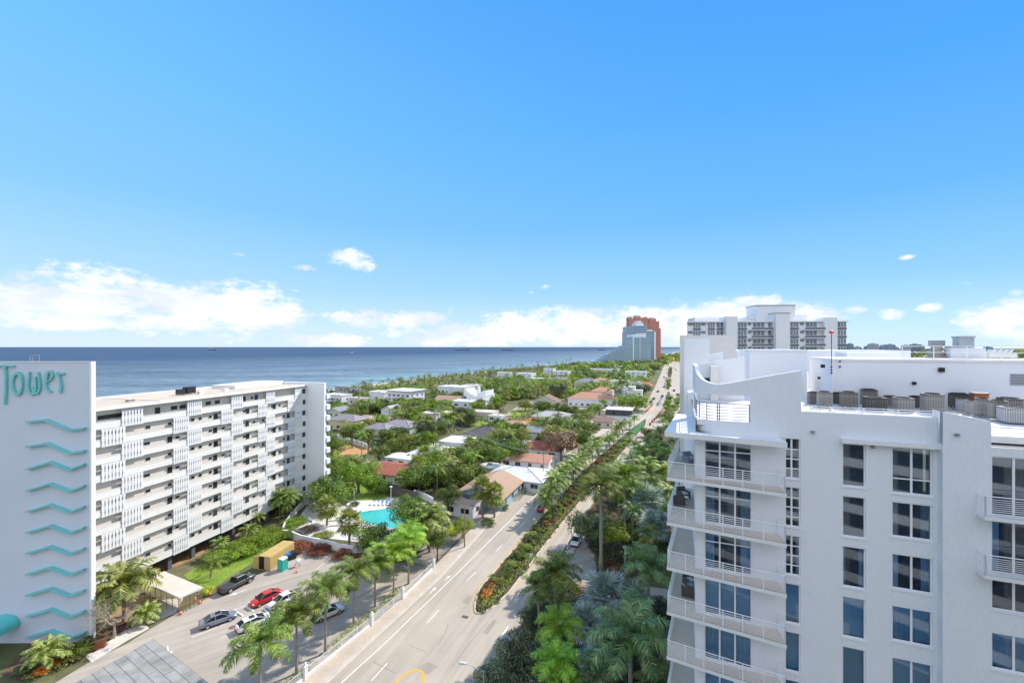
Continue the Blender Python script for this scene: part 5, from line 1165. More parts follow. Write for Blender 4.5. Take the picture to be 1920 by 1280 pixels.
# ---- royal palms along the car park fence
for (px, pb, pc, rp, lab, kd) in ((487,1335,1208,58,'nearest royal palm of the fence row, crown over the white crossover','royalA'),(556,1262,1152,50,'second royal palm of the fence row, with orange flower stalks','royalA'),(610,1224,1112,48,'third royal palm of the fence row, beside the parked car in shade','royalA'),
 (663,1172,1076,45,'fourth royal palm of the fence row','royalA'),(703,1136,1058,38,'fifth royal palm of the fence row, slightly shorter','royalA'),(738,1116,1036,42,'sixth royal palm of the fence row, bright crown','royalAY'),(766,1094,1015,38,'seventh royal palm of the fence row, by the gate corner','royalAY'),(716,1080,1040,34,'short bright royal palm behind the fence row','royalAY'),(766,1060,1002,36,'bright royal palm in front of the big garden tree','royalAY')):
    PB(kd, px, pb, pc, rp, lab, 'royal palms along the car park fence')
# ---- forecourt planting on the right
PR = [('royalA',1040,1078,11,62,'tall royal palm at the left of the forecourt thicket'),('royalA',1127,915,15.0,54,'tallest royal palm beside the boulevard with a long pale trunk'),('royalA',1172,893,14.0,46,'royal palm just behind the tallest one'),
 ('royalAD',1216,1062,11,62,'royal palm by the entrance wall, partly in shade'),('royalAD',1182,1196,12,100,'largest dark royal palm at the bottom of the forecourt'),('royalAY',1050,1172,9.5,58,'bright green young royal palm in the middle of the thicket'),('royalAY',1042,1240,9.5,62,'bright green palm below the other young one'),
 ('royalAD',1120,1262,8.0,50,'low palm between the silver fan palms at the bottom edge'),('royalA',1060,1290,8.0,55,'palm cut by the bottom edge of the photo'),('royalAD',1235,1290,9.0,60,'shaded palm at the bottom by the near block'),('royalAD',1010,1106,8.5,45,'lower drooping palm left of the forecourt thicket'),('royalAY',1205,1185,8.5,40,'bright upright palm in front of the forecourt drive')]
for (kd, px, py, zc, rp, lab) in PR: Y = FPX*(EYE-zc)/(py-HOR); PC(kd, px, py, zc, rp/FPX*Y, lab, 'royal palms of the forecourt')
for (px, py, zc, rp, lab) in ((1213,940,8.5,46,'upper silver fan palm in front of the dark gap'),(1228,985,7.5,42,'silver fan palm below the upper one beside the near block'),(1135,1118,6,62,'broad silver fan palm in the middle of the forecourt'),(1188,1128,6,45,'silver fan palm under the shaded royal palm'),(1100,1172,5,48,'low silver fan palm left of the big dark royal palm'),(1118,1240,5,44,'silver fan palm near the bottom edge'),(1160,1160,5,40,'small silver fan palm behind the big dark royal palm')):
    Y = FPX*(EYE-zc)/(py-HOR); PC('silver', px, py, zc, rp/FPX*Y, lab, 'silver fan palms of the forecourt', name='fan_palm')
for (c, px, py, h, rp, lab) in (('grey',972,1215,6.5,66,'broad round grey green tree over the road edge by the street lamp'),('dark',1010,1150,6,42,'dark small leaved tree left of the young palms'),('grey',930,1268,5.5,46,'low grey green tree at the bottom edge behind the street lamp'),('dark',1104,975,8,46,'dark round tree over the white car'),
 ('bright',1150,998,8,34,'bright leaved tree beside the tall palm trunk'),('dark',1070,1190,4.5,40,'dark shrub tree under the young palms'),('olive',1225,1010,5,34,'olive tree in the shade behind the lamp post'),('grey',1000,1290,5,60,'grey green shrub tree at the bottom edge'),('dark',1085,1245,4.5,40,'dark shrub tree between the silver fan palms'),
 ('dark',1262,1020,7,40,'dark tree beside the near block'),('dark',1180,1030,3.5,30,'dark shrub at the forecourt bed'),('dark',1240,1130,5,40,'dark tree under the balconies'),('dark',1205,1235,5,50,'dark undergrowth tree below the big royal palm'),('olive',1030,1120,4,36,'olive shrub tree under the tall left palm'),('dark',1150,1275,4.5,50,'dark undergrowth tree at the bottom edge')):
    Y = FPX*(EYE-h*.7)/(py-HOR); tree(c, 'N', (px-960)/FPX*Y, Y, h, rp/FPX*Y, lab)
gl_ = 'palms of the green belt right of the boulevard'
k = 0
for (px, py, zc, rp) in ((1182,862,8,26),(1200,846,8,24),(1212,872,9,30),(1230,840,8,22),(1222,905,9,30),(1190,905,8,28),(1242,880,9,32),(1248,850,8,24),(1236,812,8,20),(1218,828,8,20),(1250,925,9,34),(1205,880,8,26),(1262,830,8,20),(1245,790,7,14),(1256,800,7,16),(1190,835,8,20),(1255,960,9,34),(1160,925,8,30),(1176,912,10,32),(1198,930,9,30),(1186,958,8,28),(1214,1000,8,28),(1160,885,9,28)):
    Y = FPX*(EYE-zc)/(py-HOR); k += 1; PC(['royalB', 'royalBD', 'royalB', 'cocoA'][k % 4], px, py, zc, rp/FPX*Y*1.15, 'palm in the dense green belt between the boulevard and the near block', gl_)
for i in range(34):
    f = i/34; py = 1000-230*f**.8; px = 1250-100*(1-f)**.5*.6+rt.uniform(-28, 24)+(20 if py < 800 else 0); h = rt.uniform(3.5, 6)
    if py > 880: px = rt.uniform(1150, 1262)
    Y = FPX*(EYE-h*.5)/(py-HOR)
    # keep off the carriageway
    tree(rt.choice(['green', 'dark', 'green', 'olive', 'bright']), 'M', (px+14-960)/FPX*Y, Y, h, h*.75, 'shrubby tree filling the green belt between the boulevard and the near block', 'shrubby trees of the green belt')
for i in range(24):
    py = 790-55*(i/24); px = 1243+(790-py)*.6+rt.uniform(-6, 6); h = rt.uniform(2, 3.5); c = g(px+6, py); tree(rt.choice(['green', 'bright', 'olive']), 'F', c.x, c.y, h, h*.8, 'low tree of the hedge line at the right edge of the boulevard', 'hedge line trees at the right edge of the boulevard')
# ---- median planting
def inside(p, P):
    x, y = p; c = False; n = len(P)
    for i in range(n):
        a, b_ = P[i], P[i-1]
        if (a[1] > y) != (b_[1] > y) and x < (b_[0]-a[0])*(y-a[1])/(b_[1]-a[1])+a[0]: c = not c
    return c
ISp = [(p.x, p.y) for p in ISLg]; cen = []
LFT = gp((900,1130),(930,1080),(962,1040),(1002,988),(1045,942),(1080,902),(1125,858),(1160,828),(1190,803)); RGT = gp((915,1145),(945,1110),(985,1065),(1020,1018),(1058,972),(1090,935),(1117,903),(1148,870),(1175,838))
def along(P, f):
    L_ = [0]
    for i in range(len(P)-1): L_.append(L_[-1]+(P[i+1]-P[i]).length)
    s = f*L_[-1]; i = 0
    while i < len(P)-2 and L_[i+1] < s: i += 1
    return P[i].lerp(P[i+1], (s-L_[i])/(L_[i+1]-L_[i]))
for i in range(120):
    f = (i/120)**1.25; a, b_ = along(LFT, f), along(RGT, f); u = rt.choice([.2, .36, .52, .62]); p = a.lerp(b_, u+rt.uniform(-.06, .06)); r = rt.uniform(.7, 1.15)*(1+f*.7)
    c = rt.choice(['green', 'olive', 'green', 'green', 'green', 'olive', 'dark', 'red' if i % 2 else 'bright']) if f < .45 else rt.choice(['olive', 'bright', 'yellow', 'green', 'olive', 'green', 'red'])
    if f < .05: continue
    bush(c, 'F' if f > .15 else 'M', p.x, p.y, r, rt.uniform(.7, 1.3), {'red': 'dark red leaved shrub in the middle of the boulevard median', 'yellow': 'yellow green shrub in the far half of the boulevard median'}.get(c, 'green mixed shrub in the boulevard median'), {'red': 'red shrubs of the median', 'yellow': 'yellow shrubs of the median'}.get(c, 'green shrubs of the median'), z=.15)
def hedge(name, P, w, h, col, label, n=None, z=0.0, size=.13, kind=None, dens=26):
    """clipped hedge: many small leaves spread over a soft edged ribbon"""
    mb = MB(); P = [Vector((p[0], p[1])) for p in P]; rt.seed(len(label)*7+3)
    for i in range(len(P)-1):
        L_ = (P[i+1]-P[i]).length; d = (P[i+1]-P[i])/L_; s_ = Vector((-d.y, d.x))
        for k in range(int(L_*w*dens+L_*h*dens)):
            u = rt.uniform(0, 1); v = rt.uniform(-1, 1); zz = rt.uniform(.2, 1)**.5
            if abs(v) > .9 or rt.random() < .35: v = rt.choice([-1, 1])*rt.uniform(.85, 1.05); zz = rt.uniform(.05, 1)
            else: zz = rt.uniform(.88, 1.04)
            q = P[i]+d*L_*u+s_*v*w/2; p = Vector((q.x, q.y, z+h*zz*(.92+.12*mnoise.noise(Vector((q.x*1.2, q.y*1.2, 0))))))
            nm = Vector((rt.uniform(-1, 1)+s_.x*v, rt.uniform(-1, 1)+s_.y*v, 1.2)).normalized(); a = nm.cross(Vector((rt.uniform(-1, 1), rt.uniform(-1, 1), .1))).normalized(); b_ = nm.cross(a); s2 = size*rt.uniform(.6, 1.3)
            mb.face([p-a*s2, p-b_*s2*.6, p+a*s2, p+b_*s2*.6])
    o = mb.build(name, LF[col]); return tag(o, label, 'hedge', kind=kind)
hedge('hedge', [along(RGT, f).lerp(along(LFT, f), .10) for f in (.0, .1, .2, .3, .4, .5)], .8, .6, 'olive', 'low clipped hedge along the right edge of the median near its tip', z=.15)
hedge('hedge', [along(RGT, f).lerp(along(LFT, f), .12) for f in (.5, .6, .7, .8, .9)], 1.0, .5, 'bright', 'bright green ground hedge along the right edge of the far half of the median', z=.15, size=.2, dens=12)
hedge('flower_bed', gp((908,1124),(922,1096)), 1.5, .35, 'orange', 'orange red flower patch at the near tip of the median', z=.15, size=.09, dens=60)
hedge('flower_bed', gp((903,1140),(912,1126)), .8, .3, 'yellow', 'small yellow flower patch at the very tip of the median', z=.15, size=.09, dens=60)
hedge('flower_bed', gp((1078,1102),(1108,1114)), 2.6, .4, 'orange', 'orange red flower bed on the forecourt beside the silver fan palms', size=.10, dens=60)
BB('red', 'M', 1138, 1058, 9, 1.0, 'pinkish red bush in the round forecourt bed', name='shrub')
sheet('median_turf', gp((1160,828),(1185,804),(1206,789),(1208,797),(1193,813),(1172,836)), .16, M('turf_green', (.05,.20,.05), .95, (.03,.13,.03), .5, fine=.25, bscale=2))
c = g(922,1092); palm('royalB', c.x, c.y, .9, 1.0, 'tiny palm between the orange flowers at the median tip')
mp = [(1018,978,933,32),(1040,955,903,34),(1046,940,898,30),(1066,925,880,30),(1085,908,866,27),(1092,900,858,26),(1099,888,846,25),(1110,878,838,24),(1122,866,826,22),(1143,852,822,20),(1150,840,815,20),(1158,832,803,18),(1167,822,795,17),(1180,812,793,14),(1190,803,783,14),(1034,966,915,28),(1056,930,886,26),(1075,918,872,24)]
for i, (px, pb, pc, rp) in enumerate(mp): PB('cocoA', px, pb, pc, rp*.82, 'coconut palm standing in the boulevard median' if i else 'nearest coconut palm of the median, shadow across the road', 'coconut palms of the boulevard median')
for P in ((1252,772,1256,740,5),(1252,729,1256,710,5),(1255,706,1258,690,5)):
    for j in range(P[4]):
        f = j/P[4]; c = g(P[0]+(P[2]-P[0])*f, P[1]+(P[3]-P[1])*f); tree(rt.choice(['green', 'bright', 'olive']), 'F', c.x, c.y, rt.uniform(3, 5), rt.uniform(2.4, 3.6), 'small tree on one of the far islands of the boulevard', 'small trees on the far road islands')
# ---- car park side: hedges, beds
hedge('hedge', gp((540,1290),(590,1248)), 1.3, .9, 'green', 'green hedge inside the fence, nearest stretch')
hedge('hedge', gp((615,1222),(700,1152)), 1.3, .9, 'olive', 'olive hedge inside the fence between the third and fourth palm')
hedge('hedge', gp((712,1142),(750,1108)), 1.2, .9, 'green', 'green hedge inside the fence by the sixth palm')
for i, (px, pb, rp, h, col, lab) in enumerate(((560,1032,26,1.6,'red','red leaved shrubs below the pool wall, left clump'),(600,1036,24,1.6,'red','red leaved shrubs below the pool wall, second clump'),(640,1044,20,1.4,'red','red leaved shrubs below the pool wall, third clump'),(668,1052,16,1.3,'red','red leaved shrubs below the pool wall, right clump'),
 (520,1000,14,1.6,'red','round red shrub at the far end of the lawn'),(568,1012,0,0,'','')) ):
    if rp: BB(col, 'M', px, pb, rp, h, lab, name='shrub')
for (px, pb, rp, h, lab) in ((430,1046,38,2.8,'yellow green spreading tree over the lawn, left part'),(470,1030,36,2.8,'yellow green spreading tree over the lawn, middle part'),(505,1012,34,2.6,'yellow green spreading tree over the lawn, right part'),(535,1008,22,2.2,'yellow green bush behind the yellow container')):
    BB('bright', 'N', px, pb, rp, h, lab, name='spreading_shrub')
BB('bright', 'N', 555, 985, 22, 2.0, 'round bright green bush inside the white garden wall'); BB('rusty', 'M', 578, 996, 16, 1.5, 'rust coloured bush next to the round bright green one'); BB('olive', 'M', 606, 1006, 20, 1.2, 'low olive bush inside the curved wall')
BB('yellow', 'F', 390, 1112, 12, 1.3, 'yellow green bush at the corner of the scaffold roof')
PB('cocoB', 395, 1082, 1052, 22, 'short yellow green palm on the lawn', name='palm_tree'); PB('cocoA', 413, 1045, 1018, 17, 'small palm in the mulch bed, left one'); PB('cocoA', 464, 1015, 992, 18, 'small palm in the mulch bed by the dark column'); PB('cocoA', 490, 1000, 968, 14, 'thin dark palm at the end of the mulch bed')
for (px, pb, pc) in ((524,975,935),(533,972,925),(545,975,930),(538,970,948)): PB('cocoA', px, pb, pc, 20, 'slender palm of the clump at the far corner of the white block', 'slender palm clump at the block corner')
PB('date0', 232, 1165, 1096, 56, 'big yellowish date palm between the sign tower and the scaffold roof')
PB('date0', 272, 1166, 1150, 26, 'low spiky cycad beside the scaffold roof'); PB('date0', 88, 1252, 1222, 34, 'spiky grey green palm at the foot of the sign tower')
BB('green', 'M', 140, 1232, 26, 2.0, 'green bush at the foot of the sign tower, right of the spiky palm'); BB('dark', 'M', 55, 1258, 22, 1.6, 'dark bush beside the awning'); BB('orange', 'M', 118, 1240, 15, 1.0, 'red flowering bush at the foot of the tower'); BB('orange', 'M', 80, 1262, 13, .9, 'red flowering bush nearer the awning'); BB('green', 'M', 165, 1210, 14, 1.5, 'bush at the right corner of the sign tower'); BB('red', 'M', 185, 1215, 12, .7, 'reddish ground bush right of the sign tower')
hedge('hedge', gp((40,1280),(90,1262),(150,1238)), .8, .7, 'olive', 'low clipped hedge along the kerb under the sign tower')
hedge('flower_bed', gp((220,1182),(250,1172)), 1.6, .35, 'purple', 'oval bed of purple leaved plants', size=.08, dens=60)
# bare branching tree
rt.seed(5); mb = MB()
def branch(p, d, L_, r, k):
    e = p+d*L_; mb.tube([p, (p+e)/2+Vector((rt.uniform(-.05, .05),)*3)*L_, e], [r, r*.8, r*.6], 5 if k > 2 else 4, cap=False)
    if k == 0:
        for j in range(3): q = e+Vector((rt.gauss(0, .3), rt.gauss(0, .3), rt.gauss(0, .3))); mb.face([q, q+Vector((.12, 0, .05)), q+Vector((.06, .12, 0))], 1)
        return
    for j in range(3 if k > 1 else 4):
        nd = (d*.8+Vector((rt.gauss(0, .55), rt.gauss(0, .55), rt.gauss(.12, .35)))).normalized(); branch(e, nd, L_*rt.uniform(.62, .85), r*.6, k-1)
branch(Vector((0, 0, 0)), Vector((0, 0, 1)), 1.7, .17, 5); c = g(214,1196); T = thing('bare_tree', 'nearly leafless tree with many grey twigs in front of the date palm', 'tree', (c.x, c.y, 0)); o = mb.build('branches', [mat('grey_bark', (.36,.31,.26), .9), LF['olive']], T); o.scale = (1.35, 1.35, 1.1)
# ---- pool garden
for (px, pb, pc, rp, lab) in ((613,985,950,24,'round headed palmetto at the pool deck, left one'),(655,1020,978,26,'round headed palmetto in front of the pool wall'),(782,915,870,20,'tall olive palmetto behind the garden fence'),(755,925,893,18,'pale shaggy palmetto behind the garden fence'),(795,890,850,16,'palmetto near the curving street'),(905,972,915,26,'double headed palmetto by the gravel drive, left head'),(927,970,925,24,'double headed palmetto by the gravel drive, right head')):
    PB('fanA', px, pb, pc, rp, lab, name='palmetto')
PB('date0', 805, 1035, 975, 42, 'large feathery date palm beside the side drive')
for (col, px, pb, pt, rp, lab) in (('green',612,955,885,46,'big round sea grape tree at the block end wall'),('bright',672,925,855,44,'large bright tree behind the round sea grape'),('green',712,925,893,26,'round tree with pale underside at the fence'),('green',700,1030,972,38,'glossy dark green tree in front of the pool'),('green',775,1030,930,42,'tall grey green tree at the right end of the pool'),('dark',740,1045,985,30,'dark tree below the pool'),('green',760,1010,922,36,'tall tree hiding the right end of the pool'),('green',803,1028,935,34,'tree between the pool and the feathery date palm'),
 ('green',840,968,905,28,'green tree left of the annex with black roof'),('bright',640,900,845,34,'olive tree behind the block end'),('green',622,880,810,26,'narrow tree touching the end wall'),('olive',610,905,858,26,'olive tree at the foot of the end wall'),('green',820,1050,990,26,'green tree at the side drive edge'),('olive',868,1010,965,22,'yellow green croton tree behind the pole')):
    TB(col, 'N', px, pb, pt, rp, lab)
for (col, px, pb, rp, h, lab) in (('yellow',848,1000,16,2.2,'yellow croton bush at the side drive, left'),('olive',862,990,18,2.4,'olive bush at the side drive, right of the yellow one'),('green',915,985,14,1.8,'green bush under the double headed palmetto'),('green',945,955,9,1.6,'small clipped bush by the gravel drive'),('dark',770,915,16,2,'dark bush by the garden fence'),('green',645,945,10,1.4,'small round bush on the deck by the umbrella table'),('green',665,948,9,1.3,'second small bush on the deck'),('rusty',800,905,14,2,'pinkish bougainvillea behind the garden wall')):
    BB(col, 'M', px, pb, rp, h, lab)
hedge('hedge', gp((968,938),(988,913)), 1.6, 1.2, 'green', 'clipped hedge beside the white hip roof bungalow drive')
hedge('hedge', gp((696,868),(716,860)), 3.0, 2.4, 'green', 'tall clipped hedge at the street bend')
hedge('hedge', gp((792,965),(820,1012)), 1.4, 1.3, 'olive', 'loose hedge along the side drive')
# ---- neighbourhood: single trees that stand out
NB = [('bright','M',740,845,815,22,'block shaped clipped bright tree by the street'),('green','M',735,825,797,30,'wide flat hedge tree in front of the green villa'),('green','M',660,840,792,22,'round lollipop tree by the white garden wall'),('green','M',690,850,800,18,'small round tree by the construction lot'),('dark','M',813,848,805,14,'dome shaped dark tree at the street corner'),
 ('dark','M',866,795,760,18,'very dark conifer behind the lawn'),('green','M',965,870,815,30,'glossy round tree left of the dark red roof'),('bright','M',940,870,830,22,'bright round tree beside the pale flat roof'),('green','M',872,885,838,30,'dense mango tree behind the white annex'),('green','M',845,895,850,24,'palm like tree cluster in the middle gardens'),
 ('rusty','M',1052,865,800,36,'wide crown with rusty pink leaves over the red roof'),('olive','M',1040,850,790,26,'yellow green crown behind the rusty tree'),('green','M',1085,855,795,34,'broad green tree right of the rusty tree'),('green','M',1105,830,785,22,'green tree behind the broad one'),('olive','M',1020,825,795,18,'small bright crown left of the rusty tree'),
 ('bright','M',1185,770,732,38,'huge flat topped bright tree by the construction site'),('dark','M',1205,745,715,18,'dark tree by the boulevard'),('green','M',1228,700,680,12,'tree at the far bend of the boulevard'),('bright','M',1190,722,705,12,'ball shaped bright tree in front of the orange hip roof'),('green','M',1090,795,765,24,'leafy tree behind the low brown roof'),('bright','M',1115,785,752,16,'bright tree beside the corner shop'),('dark','M',1045,755,715,20,'tiered dark tree with layered branches'),('green','M',1020,775,745,20,'green tree left of the layered one'),('olive','M',985,770,745,18,'olive tree by the street end'),('green','M',1005,810,780,12,'dark green tree right of the bright orange roof')]
for (col, lod, px, pb, pt, rp, lab) in NB: TB(col, lod, px, pb, pt, rp, lab)
for (px, pb, pc, rp, lab) in ((838,825,785,24,'pair of tall palms by the street, left one'),(850,822,783,22,'pair of tall palms by the street, right one'),(1153,762,730,22,'tall dark royal palm in front of the orange tiled mansion'),(1165,758,722,22,'second dark royal palm in front of the orange tiled mansion'),(682,748,719,9,'lone palm against the sea'),(1070,815,790,12,'little palm by the parking yard')):
    PB('royalBD' if 'dark' in lab else 'royalB', px, pb, pc, rp, lab)
for (px, pb, pc) in ((778,850,822),(786,852,820),(796,850,822)): PB('royalB', px, pb, pc, 12, 'slim leaning palm of the trio on the street verge', 'slim palm trio on the verge')
# ---- neighbourhood: general tree cover, scattered and kept off houses and streets
BL = [(h[0], h[1], max(h[2], h[3])*.62) for h in HS]
STR = [gp((640,890),(697,868),(740,850),(790,838),(835,824),(880,815),(935,785),(985,752),(1050,755),(1120,775),(1180,775)), gp((985,905),(1040,872),(1085,845),(1130,812),(1165,787),(1206,760),(1222,738),(1239,700),(1256,667))]
def neard(x, y):
    for P in STR:
        for i in range(len(P)-1):
            a, b_ = Vector((P[i].x, P[i].y)), Vector((P[i+1].x, P[i+1].y)); d = b_-a; f = max(0, min(1, (Vector((x, y))-a).dot(d)/d.dot(d)))
            if (a+d*f-Vector((x, y))).length < 5.5+(y > 280)*5: return True
    return False
placed = []; FARC = []
def ok(x, y, r, front=0.5):
    if neard(x, y): return False
    for (hx_, hy_, hr) in BL:
        dx_, dy_ = x-hx_, y-(hy_+hr*.5)
        if dx_*dx_+dy_*dy_ < (hr*(1.0 if y < 330 else .84))**2: return False
        # keep the space just in front of a house low so that it shows
        if abs(x-hx_*y/hy_) < hr*(.62 if y < 330 else .25) and 0 < hy_-y < r*(3.0 if y < 330 else 2.2): return False
    for (a, b_, r2) in placed:
        if (a-x)**2+(b_-y)**2 < ((r+r2)*.29)**2: return False
    return True
def scatter(poly, n, f, tries=22):
    P = gp(*poly); xs = [p.x for p in P]; ys = [p.y for p in P]; Q = [(p.x, p.y) for p in P]; c = 0
    for _ in range(n*tries):
        if c >= n: break
        fy = rt.random(); y = min(ys)+(max(ys)-min(ys))*fy; x = rt.uniform(min(xs), max(xs)); r = rt.uniform(3.4, 6.2)*(1+max(0, y-300)/900)
        if inside((x, y), Q) and ok(x, y, r): placed.append((x, y, r)); f(x, y, r); c += 1
ZN = [((615,800),(700,800),(800,800),(880,790),(940,780),(990,748),(985,735),(860,752),(760,762),(640,772),(612,780)),
      ((612,775),(680,768),(760,760),(860,750),(985,733),(990,712),(900,722),(800,730),(700,742),(612,752)),
      ((985,750),(1100,765),(1160,775),(1200,752),(1215,735),(1180,728),(1100,725),(1000,720),(985,735)),
      ((990,722),(1100,728),(1190,735),(1225,728),(1235,700),(1180,694),(1100,695),(1010,704)),
      ((1010,704),(1100,694),(1180,692),(1236,698),(1246,682),(1200,682),(1120,684),(1060,688)),
      ((612,905),(690,850),(800,850),(900,820),(1000,810),(1060,800),(1110,812),(1085,842),(1040,868),(985,900),(930,925),(860,940),(760,925),(690,915)),
      ((1000,802),(1040,780),(1140,790),(1110,812),(1060,800)), ((612,810),(700,835),(780,830),(870,808),(930,782),(900,785),(760,800),(640,795))]
AR = ['the dense canopy west of the seaside villas', 'the belt along the seaside villas', 'the gardens around the orange tiled mansion', 'the far gardens left of the boulevard', 'the gardens below the glass towers', 'the near gardens between the bungalows', 'the yards by the parking lot', 'the gardens by the curving street']
NN = [150, 100, 110, 150, 130, 120, 18, 40]
for zi, (Z, n_, ar) in enumerate(zip(ZN, NN, AR)):
    def f(x, y, r, ar=ar, zi=zi):
        lod = 'M' if y < 260 else 'F'; u = rt.random()
        pp = [.14, .42, .20, .16, .12, .28, .4, .2][zi]
        if u < pp and y > 95:
            zc = rt.uniform(5.5, 9.5)+(2 if zi == 1 else 0); palm(rt.choice(['cocoB', 'royalB', 'cocoBO', 'cocoB']), x, y, zc, rt.uniform(2.8, 4.0)*(1+max(0, y-300)/1400), 'feathery palm in '+ar, 'palms in '+ar)
        else:
            col = rt.choice(['green', 'green', 'bright', 'olive', 'dark', 'green', 'bright', 'olive']); h = rt.uniform(5.2, 9.5)*(1+max(0, y-300)/2000)
            if y > 340: FARC.append((x, y, h, r, col)); return
            tree(col, lod, x, y, h, r*.95, {'green': 'mid green', 'bright': 'bright green', 'olive': 'yellowish', 'dark': 'dark green'}[col]+' leafy tree in '+ar, {'green': 'mid green', 'bright': 'bright green', 'olive': 'yellowish', 'dark': 'dark green'}[col]+' trees in '+ar)
    scatter(Z, n_, f)
rt.seed(31); mb = MB()
for (x, y, h, r, col) in FARC:
    m_i = ['green', 'bright', 'olive', 'dark'].index(col); hub = [Vector((x+rt.uniform(-.6, .6)*r, y+rt.uniform(-.6, .6)*r, h*rt.uniform(.45, .75))) for _ in range(5)]
    for k in range(170):
        d = Vector((rt.gauss(0, 1), rt.gauss(0, 1), rt.gauss(.35, .8))).normalized(); p = rt.choice(hub)+Vector((d.x*r*.5, d.y*r*.5, d.z*h*.33)); nm = (d+Vector((rt.uniform(-.6, .6), rt.uniform(-.6, .6), .3))).normalized(); a = nm.cross(Vector((rt.uniform(-1, 1), rt.uniform(-1, 1), .3))).normalized(); b_ = nm.cross(a); s = r*.13*rt.uniform(.6, 1.3)
        mb.face([p-a*s, p-b_*s*.7, p+a*s, p+b_*s*.7], m_i)
tag(mb.build('far_canopy', [LF[c_] for c_ in ('green', 'bright', 'olive', 'dark')]), 'leafy canopy of the far gardens towards the glass towers', 'canopy', kind='stuff')
# palm grove by the sea with visible trunks
for i in range(28):
    px = rt.uniform(935, 1030); pb = rt.uniform(738, 750); c = g(px, pb)
    if ok(c.x, c.y, 1.5): palm('cocoB', c.x, c.y, rt.uniform(9, 13), rt.uniform(3, 4), 'tall slim palm of the grove behind the street lawn', 'tall palms of the grove')
for i in range(38):
    px = rt.uniform(690, 1075); Yb = 1/((1/360-(px-690)/385*(1/360-1/900))); pb = HOR+FPX*EYE/(Yb*.97); c = g(px, pb); palm('cocoB', c.x, c.y+rt.uniform(-10, 10), rt.uniform(9, 13)*(1+(Yb-360)/1600), rt.uniform(3, 4.2)*(1+(Yb-360)/1400), 'palm of the line against the sea', 'palms of the beach line')
# far wooded land: one mass
def woods(name, poly, n, hmin, hmax, label, cols=('green', 'olive', 'dark')):
    rt.seed(77+n); mb = MB(); P = [Vector((p[0], p[1])) for p in poly]
    xs = [p.x for p in P]; ys = [p.y for p in P]; Q = [(p.x, p.y) for p in P]; c = 0
    while c < n:
        x, y = rt.uniform(min(xs), max(xs)), rt.uniform(min(ys), max(ys))
        if not inside((x, y), Q) or (y < 3200 and False): continue
        c += 1; R_ = rt.uniform(6, 11)*(1+y/3000); h = rt.uniform(hmin, hmax); m = rt.randrange(3)
        for k in range(34):
            d = Vector((rt.gauss(0, 1), rt.gauss(0, 1), rt.gauss(.4, .8))).normalized(); p = Vector((x+d.x*R_, y+d.y*R_, max(.3, h*.5+d.z*h*.5))); nm = (d+Vector((rt.uniform(-.6, .6),)*3)).normalized(); a = nm.cross(Vector((rt.uniform(-1, 1), rt.uniform(-1, 1), .3))).normalized(); b_ = nm.cross(a); s = R_*.3*rt.uniform(.6, 1.2)
            mb.face([p-a*s, p-b_*s*.7, p+a*s, p+b_*s*.7], m)
    o = mb.build(name, [LF[c_] for c_ in cols]); return tag(o, label, 'woods', kind='stuff')
woods('woods', [(300,1080),(440,1400),(620,1750),(860,2150),(1300,2800),(1500,2700),(1120,2050),(860,1620),(640,1250),(480,1000),(330,900),(200,960)], 330, 7, 14, 'far wooded strip on the shore around and beyond the towers')
woods('woods', [(470,1000),(1500,2500),(2600,3600),(5200,4200),(5200,2500),(2200,1400),(900,700),(420,360),(330,300),(330,620)], 900, 7, 14, 'wooded inland plain beyond the near block and the condominium')

def understory(n, R0, R1):
    rt.seed(99); mb = MB(); c = 0; Q = [(p.x, p.y) for p in gp((612,960),(700,915),(800,935),(900,920),(985,900),(1040,868),(1110,830),(1195,755),(1240,690),(1246,678),(1100,686),(980,703),(860,722),(700,742),(612,765))]
    xs = [q[0] for q in Q]; ys = [q[1] for q in Q]; tr = 0
    while c < n and tr < n*40:
        tr += 1; y = min(ys)+(max(ys)-min(ys))*rt.random(); x = rt.uniform(min(xs), max(xs))
        if not inside((x, y), Q) or neard(x, y): continue
        if any((x-a)**2+(y-(b_+r*.5))**2 < (r+1.5)**2 for a, b_, r in BL): continue
        if mnoise.noise(Vector((x*.03, y*.03, 3))) < -.22 and y < 330: continue
        c += 1; R_ = rt.uniform(R0, R1)*(1+y/700); h = rt.uniform(1.3, 3.6)*(1+y/1500); m = rt.randrange(4)
        for k in range(46 if y < 300 else 26):
            d = Vector((rt.gauss(0, 1), rt.gauss(0, 1), abs(rt.gauss(.4, .7)))).normalized(); p = Vector((x+d.x*R_, y+d.y*R_, max(.1, d.z*h))); nm = (d+Vector((rt.uniform(-.6, .6), rt.uniform(-.6, .6), .3))).normalized(); a = nm.cross(Vector((rt.uniform(-1, 1), rt.uniform(-1, 1), .3))).normalized(); b_ = nm.cross(a); s = R_*(.20 if y < 300 else .28)*rt.uniform(.6, 1.2)
            mb.face([p-a*s, p-b_*s*.7, p+a*s, p+b_*s*.7], m)
    tag(mb.build('ground_cover', [LF['green'], LF['olive'], LF['dark'], LF['bright']]), 'shrubs and ground cover of the gardens between the houses', 'ground cover', kind='stuff')
understory(2300, 1.4, 2.8)
